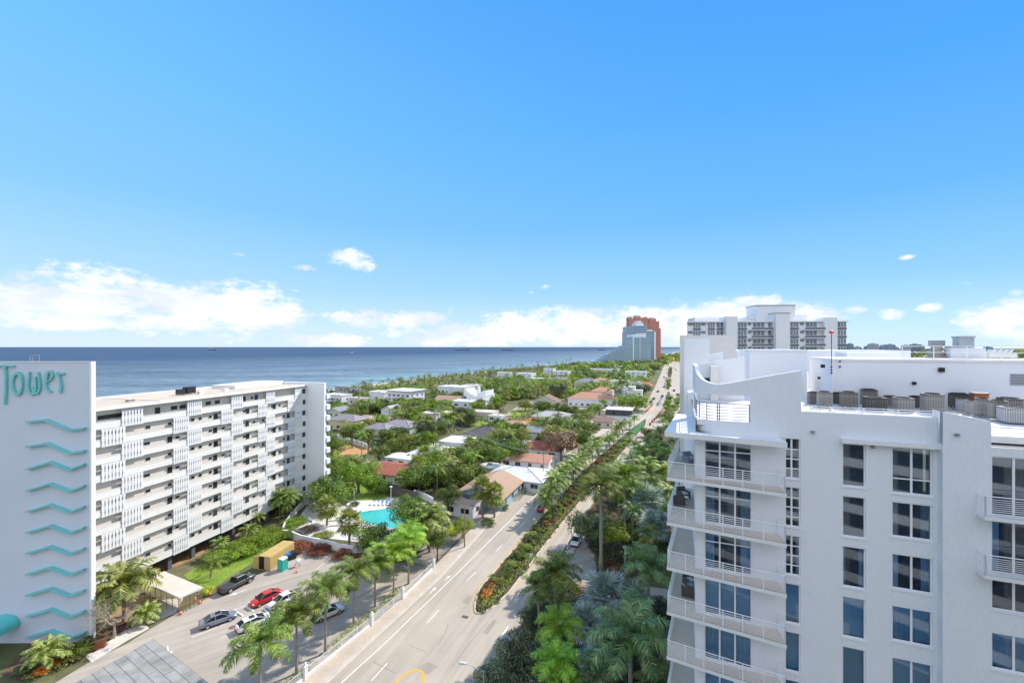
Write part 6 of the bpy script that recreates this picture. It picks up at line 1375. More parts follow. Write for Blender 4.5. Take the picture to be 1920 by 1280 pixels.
def bedcover(poly, n, label, cols, hmax):
    rt.seed(n); mb = MB(); P = gp(*poly); Q = [(p.x, p.y) for p in P]; xs = [q[0] for q in Q]; ys = [q[1] for q in Q]; c = 0
    while c < n:
        x, y = rt.uniform(min(xs), max(xs)), rt.uniform(min(ys), max(ys))
        if not inside((x, y), Q): continue
        c += 1; R_ = rt.uniform(.6, 1.4); h = rt.uniform(.5, hmax); m = rt.randrange(len(cols))
        for k in range(60):
            d = Vector((rt.gauss(0, 1), rt.gauss(0, 1), abs(rt.gauss(.4, .7)))).normalized(); p = Vector((x+d.x*R_, y+d.y*R_, max(.08, d.z*h))); nm = (d+Vector((rt.uniform(-.6, .6), rt.uniform(-.6, .6), .3))).normalized(); a = nm.cross(Vector((rt.uniform(-1, 1), rt.uniform(-1, 1), .3))).normalized(); b_ = nm.cross(a); s = .15*rt.uniform(.6, 1.3)
            mb.face([p-a*s, p-b_*s*.6, p+a*s, p+b_*s*.6], m)
    tag(mb.build('ground_cover', [LF[q] for q in cols]), label, 'ground cover', kind='stuff')
bedcover(((1100,1018),(1118,1040),(1124,1072),(1150,1082),(1205,1078),(1262,1085),(1262,940),(1262,860),(1200,862),(1172,885),(1135,930),(1108,965)), 420, 'dark ground cover under the trees between boulevard and forecourt', ('dark', 'green', 'dark'), 1.6)
bedcover(((938,1290),(970,1205),(1005,1130),(1045,1082),(1080,1100),(1140,1130),(1210,1140),(1220,1190),(1245,1262),(1245,1330),(930,1330)), 420, 'dark ground cover in the thicket at the bottom of the photo', ('dark', 'green', 'grey'), 1.5)
def shorebelt():
    rt.seed(61); mb = MB()
    for i in range(len(SHORE)-7):
        a, b0 = Vector(SHORE[i]), Vector(SHORE[i+1]); L_ = (b0-a).length; d = (b0-a)/L_; n_ = Vector((d.y, -d.x))
        for k in range(int(L_/1.0)):
            p0 = a+d*rt.uniform(0, L_)+n_*(4+66*rt.random()**1.5); R_ = rt.uniform(2.2, 4.2); h = rt.uniform(2.5, 6.0); m = rt.randrange(3)
            for q in range(16):
                dd = Vector((rt.gauss(0, 1), rt.gauss(0, 1), abs(rt.gauss(.4, .7)))).normalized(); p = Vector((p0.x+dd.x*R_, p0.y+dd.y*R_, max(.2, dd.z*h))); nm = (dd+Vector((rt.uniform(-.6, .6), rt.uniform(-.6, .6), .3))).normalized(); u = nm.cross(Vector((rt.uniform(-1, 1), rt.uniform(-1, 1), .3))).normalized(); v = nm.cross(u); s = R_*.3*rt.uniform(.6, 1.2)
                mb.face([p-u*s, p-v*s*.7, p+u*s, p+v*s*.7], m)
    tag(mb.build('shore_scrub', [LF['green'], LF['olive'], LF['dark']]), 'dense sea grape scrub lining the beach behind the villas', 'scrub', kind='stuff')
shorebelt()

def medcover():
    rt.seed(8); mb = MB(); Q = [(p.x, p.y) for p in inset(ISLg, .55)]; xs = [q[0] for q in Q]; ys = [q[1] for q in Q]; c = 0; y_end = g(1158,826).y
    while c < 620:
        y = min(ys)+(y_end-min(ys))*rt.random()**1.4; x = rt.uniform(min(xs), max(xs))
        if not inside((x, y), Q): continue
        c += 1; R_ = rt.uniform(.35, .8)*(1+y/200); h = rt.uniform(.15, .5); m = rt.randrange(3)
        for k in range(26):
            d = Vector((rt.gauss(0, 1), rt.gauss(0, 1), abs(rt.gauss(.4, .7)))).normalized(); p = Vector((x+d.x*R_*.8, y+d.y*R_*.8, .16+d.z*h)); nm = (d+Vector((rt.uniform(-.6, .6), rt.uniform(-.6, .6), .5))).normalized(); a = nm.cross(Vector((rt.uniform(-1, 1), rt.uniform(-1, 1), .3))).normalized(); b_ = nm.cross(a); s = .15*rt.uniform(.6, 1.3)*(1+y/250)
            mb.face([p-a*s, p-b_*s*.6, p+a*s, p+b_*s*.6], m)
    tag(mb.build('ground_cover', [LF['green'], LF['olive'], LF['dark']]), 'low green ground cover filling the boulevard median', 'ground cover', kind='stuff')
medcover()
# ================================================================ vehicles
def loft(sections, closed=True):
    mb = MB(); n = len(sections[0]); b = 0
    for s in sections: mb.v += [tuple(p) for p in s]
    for i in range(len(sections)-1):
        for k in range(n):
            k2 = (k+1) % n; mb.f.append((i*n+k, i*n+k2, (i+1)*n+k2, (i+1)*n+k)); mb.m.append(0)
    mb.f.append(tuple(reversed(range(n)))); mb.m.append(0); mb.f.append(tuple((len(sections)-1)*n+k for k in range(n))); mb.m.append(0); return mb
TYRE = mat('tyre', (.02,.02,.02), .85); RIM = mat('rim', (.45,.45,.47), .35, metal=.7); CARG = mat('car_glass', (.015,.02,.025), .05, spec=.8); LAMP = mat('lamp_glass', (.75,.78,.80), .1, spec=.8); TAIL = mat('tail_light', (.45,.02,.02), .2)
def carpaint(n, c, metal=.3): return mat('paint_'+n, c, .28, metal=metal, coat=.8, spec=.5)
def car(name, label, paint, Lc=4.7, Wc=1.82, Hc=1.45, kind='sedan', sunroof=False, roofm=None):
    T = thing(name, label, 'car' if kind != 'pickup' else 'pickup truck'); w = Wc/2; bl = .93 if kind == 'sedan' else 1.0
    if kind == 'pickup': prof = [(-.5,.55,.95),(-.49,.40,1.10),(-.46,.36,1.12),(-.15,.36,1.12),(.12,.36,1.12),(.30,.36,1.14),(.44,.36,1.08),(.49,.40,1.0),(.5,.5,.85)]
    elif kind == 'hatch': prof = [(-.5,.45,.80),(-.485,.30,1.0),(-.42,.24,1.06),(-.2,.22,1.03),(.1,.22,1.0),(.28,.22,.98),(.40,.24,.88),(.475,.30,.74),(.5,.42,.60)]
    else: prof = [(-.5,.45,.85),(-.485,.30,.98),(-.40,.24,1.02),(-.2,.22,1.0),(.1,.22,.96),(.27,.22,.93),(.40,.24,.84),(.475,.30,.70),(.5,.42,.58)]
    S = []
    for (f, zb, zt) in prof:
        e = 1-.13*(abs(f)/.5)**5; x = f*Lc; zm = zb+(zt-zb)*.55
        S.append([(x,-w*.86*e,zb),(x,-w*e,zb+.12),(x,-w*1.0*e,zm),(x,-w*.95*e,zt-.08),(x,-w*.80*e,zt),(x,0,zt+.03),(x,w*.80*e,zt),(x,w*.95*e,zt-.08),(x,w*1.0*e,zm),(x,w*e,zb+.12),(x,w*.86*e,zb),(x,0,zb)])
    body = loft(S).build('body', paint, T, smooth=True)
    md = body.modifiers.new('s', 'SUBSURF'); md.levels = 1; md.render_levels = 1
    if kind == 'pickup': g0, g1, g2, g3 = -.10, -.06, .17, .285; zt = 1.84; zb = 1.12
    elif kind == 'hatch': g0, g1, g2, g3 = -.46, -.30, .06, .30; zt = Hc; zb = .98
    else: g0, g1, g2, g3 = -.40, -.20, .08, .285; zt = Hc; zb = .95
    wi, wo = w*.66, w*.90
    B = [(g0*Lc,-wo,zb),(g3*Lc,-wo,zb-.03),(g3*Lc,wo,zb-.03),(g0*Lc,wo,zb)]; U = [(g1*Lc,-wi,zt-.05),(g2*Lc,-wi,zt-.03),(g2*Lc,wi,zt-.03),(g1*Lc,wi,zt-.05)]
    b = MB()
    for i in range(4): j = (i+1) % 4; b.face([B[i],B[j],U[j],U[i]])
    b.face(U); b.build('windows', CARG, T)
    b = MB(); P = [(g1*Lc-.05,-wi-.02,zt-.05),(g2*Lc+.03,-wi-.02,zt-.03),(g2*Lc+.03,wi+.02,zt-.03),(g1*Lc-.05,wi+.02,zt-.05)]
    m_ = (g1+g2)/2*Lc; Q = [(g1*Lc,-wi*.85,zt),(m_,-wi*.85,zt+.035),(g2*Lc,-wi*.85,zt+.005)]; R_ = [(p[0],-p[1],p[2]) for p in Q]
    b.face([Q[0],Q[1],R_[1],R_[0]]); b.face([Q[1],Q[2],R_[2],R_[1]]); b.face([P[0],P[1],Q[2],Q[1],Q[0]]); b.face([P[2],P[3],R_[0],R_[1],R_[2]]); b.face([P[1],P[2],R_[2],Q[2]]); b.face([P[3],P[0],Q[0],R_[0]])
    for sg in (-1, 1):
        for (xa, xb, wdt) in ((B[0][0],U[0][0],.09),(B[1][0],U[1][0],.07)): b.tube([(xa, sg*wo, zb), (xb, sg*wi, zt-.03)], wdt*.5, 4)
        xm = (g1+g2)/2*Lc-.1; b.tube([(xm, sg*(wo+.005), zb), (xm, sg*(wi+.01), zt-.02)], .045, 4)
        b.tube([(U[0][0], sg*wi, zt-.04), (U[1][0], sg*wi, zt-.02)], .045, 4)
    b.build('roof', roofm or paint, T)
    if sunroof: b = MB(); b.box(m_-.1, m_+.6, -.4, .4, zt+.02, zt+.045); b.build('sunroof', CARG, T)
    rr = .40 if kind == 'pickup' else .33; xw = (.30*Lc, -.29*Lc)
    for x in xw:
        for sg in (-1, 1):
            b = MB(); n = 18; R0 = rr
            ring = lambda y, r: [(x+r*cos(2*pi*k/n), y, rr+r*sin(2*pi*k/n)) for k in range(n)]
            y0, y1 = sg*(w-.22), sg*(w+.02)
            A, C_ = ring(y0, R0), ring(y1, R0)
            for k in range(n): b.face([A[k],A[(k+1)%n],C_[(k+1)%n],C_[k]])
            b.face(A); b.face(C_); t_ = b.build('tyre', TYRE, T)
            b = MB(); C2 = ring(y1+sg*.006, R0*.66); b.face(C2); b.build('rim', RIM, t_)
    for sg in (-1, 1):
        b = MB(); b.box(.455*Lc, .478*Lc, sg*w*.62-.17, sg*w*.62+.17, .62 if kind != 'pickup' else .82, .74 if kind != 'pickup' else 1.0); b.build('headlight', LAMP, T)
        b = MB(); b.box(-.497*Lc, -.485*Lc, sg*w*.64-.17, sg*w*.64+.17, .78, .92 if kind != 'pickup' else 1.05); b.build('tail_light', TAIL, T)
        b = MB(); b.box(g3*Lc-.35, g3*Lc-.2, sg*(w+.02) if sg > 0 else -w-.20, (w+.20) if sg > 0 else -w-.02, .98 if kind != 'pickup' else 1.2, 1.1 if kind != 'pickup' else 1.38); b.build('wing_mirror', paint, T)
    b = MB(); b.box(-.502*Lc, -.49*Lc, -w*.72, w*.72, .34, .52); b.box(.488*Lc, .503*Lc, -w*.7, w*.7, .32, .5); b.build('bumper', BLACKM if kind != 'sedan' else paint, T)
    b = MB(); b.box(-.46*Lc, .46*Lc, -w*.84, w*.84, .2, .3); b.build('underbody', BLACKM, T)
    if kind == 'pickup': b = MB(); b.box(-.485*Lc, -.115*Lc, -w*.86, w*.86, 1.13, 1.19); b.build('bed_cover', mat('tonneau', (.05,.05,.055), .6), T)
    return T
def put(T, pr, pf, side=1, wb=2.75, Wc=1.82):
    a, c = g(*pr), g(*pf); d = Vector((c.x-a.x, c.y-a.y)).normalized(); n_ = Vector((-d.y, d.x))*side; m_ = Vector(((a.x+c.x)/2, (a.y+c.y)/2))+n_*Wc/2
    T.location = (m_.x, m_.y, .035); T.rotation_euler.z = atan2(d.y, d.x)
PW = carpaint('white', (.72,.72,.72), 0); PR_ = carpaint('red', (.55,.02,.02), .2); PG = carpaint('silver_blue', (.26,.29,.36), .5); PD = carpaint('charcoal', (.07,.075,.08), .5); PS = carpaint('silver', (.45,.46,.47), .6); PK = carpaint('black', (.02,.02,.02))
put(car('parked_car', 'silver blue sedan with a sunroof parked alone in the front stall', PG, sunroof=True), (387,1181), (433,1165))
put(car('parked_car', 'bright red sedan parked in the angled stalls', PR_), (522.5,1121), (484,1140), -1)
put(car('parked_car', 'white sedan parked beside the red one', PW), (556,1124), (518,1144), -1)
put(car('parked_car', 'white hatchback with black roof glass half under the palm crown', PW, kind='hatch', sunroof=True), (462.6,1186), (498,1170))
put(car('pickup_truck', 'charcoal pickup truck parked beside the lawn', PD, Lc=5.7, Wc=1.98, kind='pickup'), (430.3,1113.3), (470.4,1092), Wc=1.98)
put(car('parked_car', 'white car in the shade behind the fence palms', PW), (600,1168), (638,1151))
put(car('parked_car', 'dark car half hidden under the palms behind the white sedan', PK), (534,1178), (572,1160))
put(car('car', 'white car driving out from under the dark tree towards the camera', PW, kind='hatch'), (1093,1008), (1084,1030), -1)
put(car('car', 'red car on the boulevard behind the nearest median palm', PR_), (1019,962), (1026,950), 1)
put(car('car', 'white car on the right carriageway behind the green belt', PW), (1186,825), (1193,818), 1)
protos = [car('car', 'x', p, kind=k) for p, k in ((PW,'sedan'),(PK,'hatch'),(PS,'sedan'),(PD,'hatch'))]
far = [(1233.5,735,1,'dark van sized car, largest of the far traffic on the left carriageway'),(1226,749,3,'dark car waiting left in the queue at the junction'),(1220.7,755,3,'dark car first in the left lane of the queue'),(1242,743.7,3,'dark car in the right lane of the queue, third row'),(1240,748.6,0,'white car in the right lane of the queue, second row'),(1236.6,755,0,'white car first in the right lane of the queue'),(1234,759.5,2,'silver car ahead of the queue at the junction'),(1245.5,759.6,2,'silver car turning at the junction'),
 (1245.5,726,1,''),(1247,720,0,''),(1248,713.6,2,''),(1249.5,709.6,1,''),(1245,708,3,''),(1251,700,2,''),(1250,694,0,''),(1264,733,1,'dark car alone on the right carriageway beside the island'),(1264,690.6,3,''),(1267.5,693.7,1,''),(1266,684,0,''),(1252,686,1,'')]
for i, (px, py, k, lab) in enumerate(far):
    T = protos[i] if i < 0 else copy_tree(protos[k]); c = g(px, py); T.location = (c.x, c.y, .03); d_ = .38 if py > 740 else .42; T.rotation_euler.z = pi/2-d_+(pi if px < 1256 else 0)
    T.scale = (1.1,)*3
    tag(T, lab or 'small car in the distant traffic of the boulevard', 'car', 'cars in the far traffic of the boulevard')
for p in protos:
    for ch in list(p.children):
        for c2 in list(ch.children): bpy.data.objects.remove(c2)
        bpy.data.objects.remove(ch)
    bpy.data.objects.remove(p)
# ---- car park markings
for P in (((360,1194.6),(474,1147.7)),((416,1195.6),(500,1160)),((433,1144.6),(467,1133)),((500,1150),(548,1128)),((591.7,1068.3),(620,1046.7)),((615,1073),(640,1050)),((540,1165),(590,1142))): line(gp(*P), .10, z=.042, nm='parking_line')
arrow(463,1105,-2.35,2.6,'parking_line',.043); arrow(314,1210,2.4,3.0,'parking_line',.043,.5)
for i, (a, c) in enumerate((((443.3,1147.7),(455.3,1155)),((461.6,1138.3),(475.6,1146)),((494.4,1142.5),(504,1149)),((526,1147.7),(538,1156)),((598,1044),(614,1044.5)),((623,1047),(640,1048)))):
    p, q = g(*a), g(*c); T = thing('wheel_stop', ['white wheel stop in front of the silver blue sedan','white wheel stop at the nose of the red car','white wheel stop at the nose of the white sedan','white wheel stop under the palms','white wheel stop at the far end of the car park, left','white wheel stop at the far end of the car park, right'][i], 'wheel stop', p, atan2(q.y-p.y, q.x-p.x)); Lw = (q-p).length
    b = MB(); b.vprism([(0,.03),(Lw,.03),(Lw-.08,.18),(.08,.18)], -.09, .09); b.build('block', WHITE, T); b = MB(); b.lathe([(.03,.17),(.03,.19),(0,.19)], 6, c=(.4,0,0)); b.build('bolt', GREYM, T)
for (px, py, r, lab) in ((435,1176,.45,'manhole cover in the car park'),): c = g(px, py); b = MB(); b.lathe([(0,.05),(r,.05),(r,.035)], 20, c=(c.x, c.y, 0)); o = b.build('manhole_cover', mat('rusty_iron', (.20,.11,.07), .9), None); tag(o, 'round rusty manhole cover in the car park', 'manhole')
for (px, py, lab) in ((872,1156,'drain grate in the road beside the median tip'),(822,1074,'drain grate at the kerb near the gate')): c = g(px, py); b = MB(); b.box(c.x-.5, c.x+.5, c.y-.3, c.y+.3, .022, .036, rot=-.36); o = b.build('drain_grate', mat('drain_iron', (.10,.09,.085), .9) if px == 872 else bpy.data.materials['drain_iron']); tag(o, lab, 'drain')
# ---- fence of the car park
FP = [(813,1067),(755,1123),(697,1173),(572,1274),(470,1360)]
PI_ = [g(*p) for p in FP]; T = thing('picket_fence', 'white picket fence on a low wall with ball topped posts between car park and pavement', 'fence', (PI_[0].x, PI_[0].y, 0))
o_ = PI_[0]
for i in range(4):
    a, c = PI_[i]-o_, PI_[i+1]-o_; Lf = (c-a).length; an = atan2(c.y-a.y, c.x-a.x); gate = i == 1
    e = bpy.data.objects.new
    b = MB(); zb = .55 if not gate else .12
    if not gate: b.box(0, Lf, -.10, .10, 0, .5); b.build('low_wall', WHITE, T, a, an)
    b = MB(); n = int(Lf/.13)
    for k in range(n): x = .15+(Lf-.3)*k/(n-1); b.box(x-.012, x+.012, -.012, .012, zb, 1.45)
    for z in (zb+.05, 1.4): b.box(.1, Lf-.1, -.02, .02, z-.025, z+.025)
    for k in range(1, int(Lf/2.4)): x = Lf*k/int(Lf/2.4); b.box(x-.035, x+.035, -.035, .035, zb-.05, 1.55)
    b.build('gate' if gate else 'railing', RAILW, T, a, an)
for i in range(5):
    p = PI_[i]-o_; b = MB(); b.box(-.22, .22, -.22, .22, 0, 1.7); b.box(-.27, .27, -.27, .27, 1.702, 1.8); b.build('post', WHITE, T, p, -.4); 
    b = MB(); b.lathe([(.0,1.8),(.08,1.82),(.15,1.93),(.17,2.02),(.14,2.12),(.06,2.18),(0,2.19)], 12); b.build('ball', WHITE, T, p)
T = thing('swing_gate', 'low white swing gate across the side drive at the end of the fence', 'gate', g(811,1064)); a, c = g(811,1064), g(776,1056); an = atan2(c.y-a.y, c.x-a.x); Lf = (c-a).length; b = MB()
for k in range(6): b.box(0, Lf, -.02, .02, .25+.17*k, .29+.17*k)
b.build('bars', RAILW, T, rz=an); b = MB()
for x in (0, Lf/2, Lf): b.box(x-.03, x+.03, -.045, -.022, .15, 1.2)
b.build('upright', RAILW, T, rz=an)
# ---- garden walls
def wallrun(label, pts, h, th=.22, m=WHITE, name='garden_wall', cap=True, cat='wall'):
    P = [g(*p) for p in pts]; o = P[0].copy(); T = thing(name, label, cat, o); b = MB(); cp = MB()
    for i in range(len(P)-1):
        a, c = P[i]-o, P[i+1]-o; d = Vector((c.x-a.x, c.y-a.y)).normalized(); n_ = Vector((-d.y, d.x))*th/2; e = d*.02
        Q = [(a.x-n_.x-e.x, a.y-n_.y-e.y), (c.x-n_.x+e.x, c.y-n_.y+e.y), (c.x+n_.x+e.x, c.y+n_.y+e.y), (a.x+n_.x-e.x, a.y+n_.y-e.y)]; b.prism(Q, 0, h-.0005*i)
        n2 = n_*1.35; cp.prism([(a.x-n2.x-e.x, a.y-n2.y-e.y), (c.x-n2.x+e.x, c.y-n2.y+e.y), (c.x+n2.x+e.x, c.y+n2.y+e.y), (a.x+n2.x-e.x, a.y+n2.y-e.y)], h+.002-.0005*i, h+.07-.0005*i)
    b.build('wall', m, T); cp.build('coping', m, T); return T
wallrun('white curved wall between pool garden and the red shrubs', ((528,1006),(545,1008),(563,1016),(585,1021),(610,1026),(635,1033),(660,1037),(680,1034)), 1.5)
wallrun('white wall rising from the curved wall towards the block corner', ((528,1006),(534,990),(546,972),(560,956),(580,940)), 1.3, name='garden_wall')
wallrun('dark wooden fence behind the pool garden', ((690,905),(710,918),(735,926),(760,930),(782,937)), 2.0, m=mat('weathered_fence', (.17,.14,.11), .9, (.11,.09,.07), 1), name='wooden_fence', cat='fence')
wallrun('white garden wall right of the dark wooden fence', ((782,930),(800,938),(812,945)), 1.6)
wallrun('long white wall by the construction lot', ((632,822),(650,828),(672,835),(690,842)), 2.0)
wallrun('green mesh covered hoarding curving round the sandy lot', ((628,866),(660,866),(685,860),(700,850),(703,842)), 1.6, m=mat('green_mesh', (.10,.15,.10), .9), name='hoarding', cat='hoarding')
wallrun('low retaining wall behind the forecourt lamp post', ((1163,1030),(1180,1046),(1196,1062)), 1.2, m=CONC)
# ---- container, toilet and site clutter
FRc, BRc, FLc = g(505.3,1043.8,2.6), g(547.5,1015,2.6), g(484.8,1041.5,2.6); ux = (FRc-FLc).normalized(); an = atan2(ux.y, ux.x); T = thing('shipping_container', 'pale yellow shipping container with one door leaf open', 'container', (FLc.x, FLc.y, .03), an)
cy = mat('yellow_container', (.62,.45,.17), .6, (.54,.39,.15), 1, .7); b = MB(); Wd, Ln = 2.44, 6.3
b.box(0, .06, 0, Ln, .15, 2.5); b.box(Wd-.06, Wd, 0, Ln, .15, 2.5); b.box(0, Wd, Ln-.06, Ln+.001, .15, 2.5); b.box(0, Wd, 0, Ln, .08, .15)
for k in range(24): y = .2+k*.25; b.box(Wd+.001, Wd+.04, y, y+.12, .3, 2.4); b.box(-.04, -.001, y, y+.12, .3, 2.4)
b.build('shell', cy, T); b = MB(); b.box(-.02, Wd+.02, -.02, Ln+.02, 2.502, 2.6)
for k in range(20): b.box(.1, Wd-.1, .15+k*.3, .27+k*.3, 2.602, 2.63)
b.build('roof', cy, T); b = MB(); b.box(Wd-.05-1.15, Wd-.05, -.05, -.01, .15, 2.5); b.build('door', mat('plywood', (.50,.35,.17), .8), T); b = MB(); b.box(0, Wd, .03, .06, .15, 2.5); b.build('dark_inside', BLACKM, T); b = MB(); b.box(-1.1, -.02, -.06, -.0, .15, 2.45, rot=0); b.build('door', cy, T)
c = g(530,1068); T = thing('portable_toilet', 'turquoise portable toilet with a white roof', 'portable toilet', (c.x, c.y, .03), -.35)
tq = mat('toilet_turquoise', (.03,.38,.30), .5); b = MB(); b.box(-.56,.56,-.56,.56,.08,2.05); b.box(-.6,.6,-.6,.6,0,.08)
for sx in (-.56,.56):
    for sy in (-.56,.56): b.box(sx-.04,sx+.04,sy-.04,sy+.04,.08,2.08)
b.build('cabin', tq, T); b = MB(); b.vprism([(-.6,2.08),(.6,2.08),(.5,2.22),(0,2.3),(-.5,2.22)], -.6, .6); b.build('roof', WHITE, T); b = MB(); b.box(-.4,.4,-.60,-.562,.15,1.95); b.build('door', mat('toilet_door', (.05,.45,.36), .5), T); b = MB(); b.box(.25,.3,-.63,-.602,1.0,1.1); b.build('handle', GREYM, T)
c = g(545,1048); T = thing('generator', 'dark generator with a blue tarp beside the container', 'generator', (c.x, c.y, .03), .9); b = MB(); b.box(-1.3,.9,-.6,.6,.45,1.3); b.box(.9,1.4,-.1,.1,.45,.55); b.build('housing', BLACKM, T); b = MB()
for sx in (-.9,.5):
    for sg in (-.62,.55): b.tube([(sx,sg,.32),(sx,sg+.07,.32)], .32, 12)
b.build('wheel', TYRE, T); b = MB(); b.vprism([(-1.35,1.05),(-1.3,1.36),(-.2,1.40),(-.15,1.1)], -.65, .65); b.build('tarpaulin', mat('blue_tarp', (.05,.16,.45), .6), T)
c = g(557,1062); T = thing('concrete_mixer', 'white and red concrete mixer standing in the car park', 'concrete mixer', (c.x, c.y, .03), .5); b = MB(); b.tube([(-.2,0,.8),(.15,0,1.0),(.55,0,1.25)], [.38,.45,.22], 12); b.build('drum', WHITE, T); b = MB(); b.tube([(-.5,-.3,0),(-.1,0,.8)], .03, 5); b.tube([(.5,.3,0),(.1,0,.8)], .03, 5); b.tube([(-.5,.3,0),(-.1,0,.8)], .03, 5); b.tube([(.5,-.3,0),(.1,0,.8)], .03, 5); b.build('stand', mat('red_frame', (.5,.04,.03), .6), T)
cone_p = None
for (px, py, lab) in ((393.8,1117,'orange cone at the kerb behind the pickup truck'),(374.4,1131,'orange cone by the right side of the scaffold roof'),(338.8,1152,'orange cone at the front corner of the scaffold roof'),(366,1124,'orange cone under the right edge of the scaffold roof'),(556,1073,'orange cone below the concrete mixer')):
    c = g(px, py)
    if cone_p is None:
        cone_p = thing('traffic_cone', lab, 'traffic cone', c, group='orange cones of the building works'); b = MB(); b.lathe([(.18,.04),(.03,.75),(0,.76)], 10); b.build('cone_body', mat('cone_orange', (.75,.12,.03), .6), cone_p); b = MB(); b.box(-.22,.22,-.22,.22,0,.04); b.build('base', bpy.data.materials['cone_orange'], cone_p); b = MB(); b.lathe([(.125,.32),(.09,.48)], 10); b.build('white_band', WHITE, cone_p); T = cone_p
    else: T = copy_tree(cone_p)
    T.location = (c.x, c.y, .04); tag(T, lab)
# road works: barrels and barriers at the junction
barr = None
for i, (px, py) in enumerate(((1219,797),(1223,792),(1226.8,788),(1230.5,784.7),(1234,781),(1236.4,777))):
    c = g(px, py)
    if barr is None:
        barr = thing('traffic_barrel', '', 'traffic barrel', c); b = MB(); b.lathe([(.36,.06),(.30,1.05),(.2,1.1),(0,1.1)], 12); b.build('barrel', mat('barrel_dark_orange', (.30,.09,.05), .7), barr); b = MB(); b.lathe([(.45,0),(.45,.06),(.36,.07)], 12); b.build('rubber_base', TYRE, barr); T = barr
    else: T = copy_tree(barr)
    T.location = (c.x, c.y, .03); T.scale = (1.5, 1.5, 1.3); tag(T, 'dark traffic barrel in the curved row across the far carriageway', 'traffic barrel', 'traffic barrels in a curved row')
for (a, c_, lab) in (((1238,775),(1245,766),'red plastic barrier right of the row of barrels'),((1210,773),(1224,760),'red plastic barrier along the torn up footpath')):
    p, q = g(*a), g(*c_); Lf = (q-p).length; T = thing('plastic_barrier', lab, 'barrier', p, atan2(q.y-p.y, q.x-p.x)); b = MB(); x = 0; i = 0
    while x < Lf-1.8: b.vprism([(x,.05),(x+1.8,.05),(x+1.75,1.0),(x+.05,1.0)], -.2, .2, i % 2 and 1 or 0); x += 2.0; i += 1
    b.build('barrier_blocks', [mat('barrier_red', (.50,.07,.05), .6) if a[0] == 1238 else bpy.data.materials['barrier_red'], mat('barrier_pale', (.55,.22,.18), .6)], T)
# ---- scaffolded canopy
zs = 2.7; Q = [g(268.8,1090,zs), g(307.5,1070,zs), g(380.6,1100,zs), g(336.3,1119.4,zs)]; T = thing('scaffold_canopy', 'pale plywood canopy roof propped on many thin scaffold posts', 'canopy', (Q[3].x, Q[3].y, .04)); o_ = Q[3]
rel = [(q.x-o_.x, q.y-o_.y) for q in Q]; ply = mat('pale_plywood', (.66,.58,.49), .85, (.56,.49,.41), .5, .8, fine=.06, bscale=3)
b = MB(); b.prism(rel, zs-.28, zs-.04, 0, 1); b.build('roof', [OFFW, ply], T)
sp_ = mat('scaffold_post', (.30,.26,.20), .6, metal=.3)
def lerp2(a, c, f): return (a[0]+(c[0]-a[0])*f, a[1]+(c[1]-a[1])*f)
for (a, c_, n) in ((rel[0], rel[3], 7), (rel[3], rel[2], 7), (lerp2(rel[0], rel[1], .5), lerp2(rel[3], rel[2], .5), 5)):
    for k in range(n):
        x, y = lerp2(a, c_, (k+.1)/(n-.8)); x, y = x*.97+rel[1][0]*.02, y*.97+rel[1][1]*.02; b = MB(); b.tube([(x,y,0),(x,y,zs-.282)], .045, 5); b.box(x-.12,x+.12,y-.12,y+.12,zs-.36,zs-.285); b.build('scaffold_post', sp_, T)
b = MB(); b.tube([(*lerp2(rel[0],rel[3],.1),1.2),(*lerp2(rel[0],rel[3],.9),1.2)], .03, 5); b.tube([(*lerp2(rel[3],rel[2],.05),1.3),(*lerp2(rel[3],rel[2],.95),1.3)], .03, 5); b.build('ledger', mat('orange_ledger', (.55,.20,.08), .7), T)
# ---- poles and lamps
def pole(px, py, ptop, label, arm=None, name='utility_pole', r=.14, wood=True):
    c = g(px, py); h = (py-ptop)/FPX*c.y; T = thing(name, label, 'pole', c); b = MB(); b.tube([(0,0,0),(0,0,h)], [r, r*.7], 8); b.build('pole', mat('pole_wood', (.34,.27,.18), .9, (.24,.19,.13), 3) if 'pole_wood' not in bpy.data.materials else bpy.data.materials['pole_wood'], T) if wood else b.build('pole', CONC, T)
    if arm: b = MB(); b.tube([(0,0,h*.93),(arm*.5,0,h*.97),(arm,0,h*.97)], .04, 5); ar = b.build('arm', GREYM, T); b = MB(); b.box(arm-.1, arm+.5, -.12, .12, h*.955, h*.975+.04); b.build('lamp_head', GREYM, ar)
    else: b = MB(); b.box(-.9, .9, -.05, .05, h*.93, h*.95); b.build('cross_arm', bpy.data.materials['pole_wood'], T)
    return T, Vector((c.x, c.y, h*.94))
_, p1 = pole(871,1026,946,'brown wooden pole at the pavement by the side drive',2.0)
_, p2 = pole(817,838,772,'tall pole at the curving street among the trees'); _, p3 = pole(898,880,812,'pole behind the yellow house in the gardens'); _, p4 = pole(1019,905,845,'pale pole in front of the half salmon roof',None,wood=True)
_, p5 = pole(1169.4,789,757.5,'tall pole with lamp arm beside the black and white corner shop',5.0,r=.2); _, p6 = pole(1034,750,722,'thin lamp pole on the street lawn',2.0); _, p7 = pole(846,752,715,'thin pole near the seaside villas')
for (a, c_, lab) in ((p2, p3, 'power lines from the street pole to the garden pole'), (p3, p4, 'power lines from the garden pole to the pale pole'), (p7, p2, 'power lines from the seaside pole to the street pole')):
    b = MB()
    for off in (-.7, 0, .7):
        P = [a.lerp(c_, i/10)-Vector((0, 0, 1.0*sin(pi*i/10)))+Vector((off, 0, 0)) for i in range(11)]; b.tube(P, .02, 3, cap=False)
    tag(b.build('power_line', mat('cable', (.45,.45,.43), .6) if 'cable' not in bpy.data.materials else bpy.data.materials['cable']), lab, 'power lines')
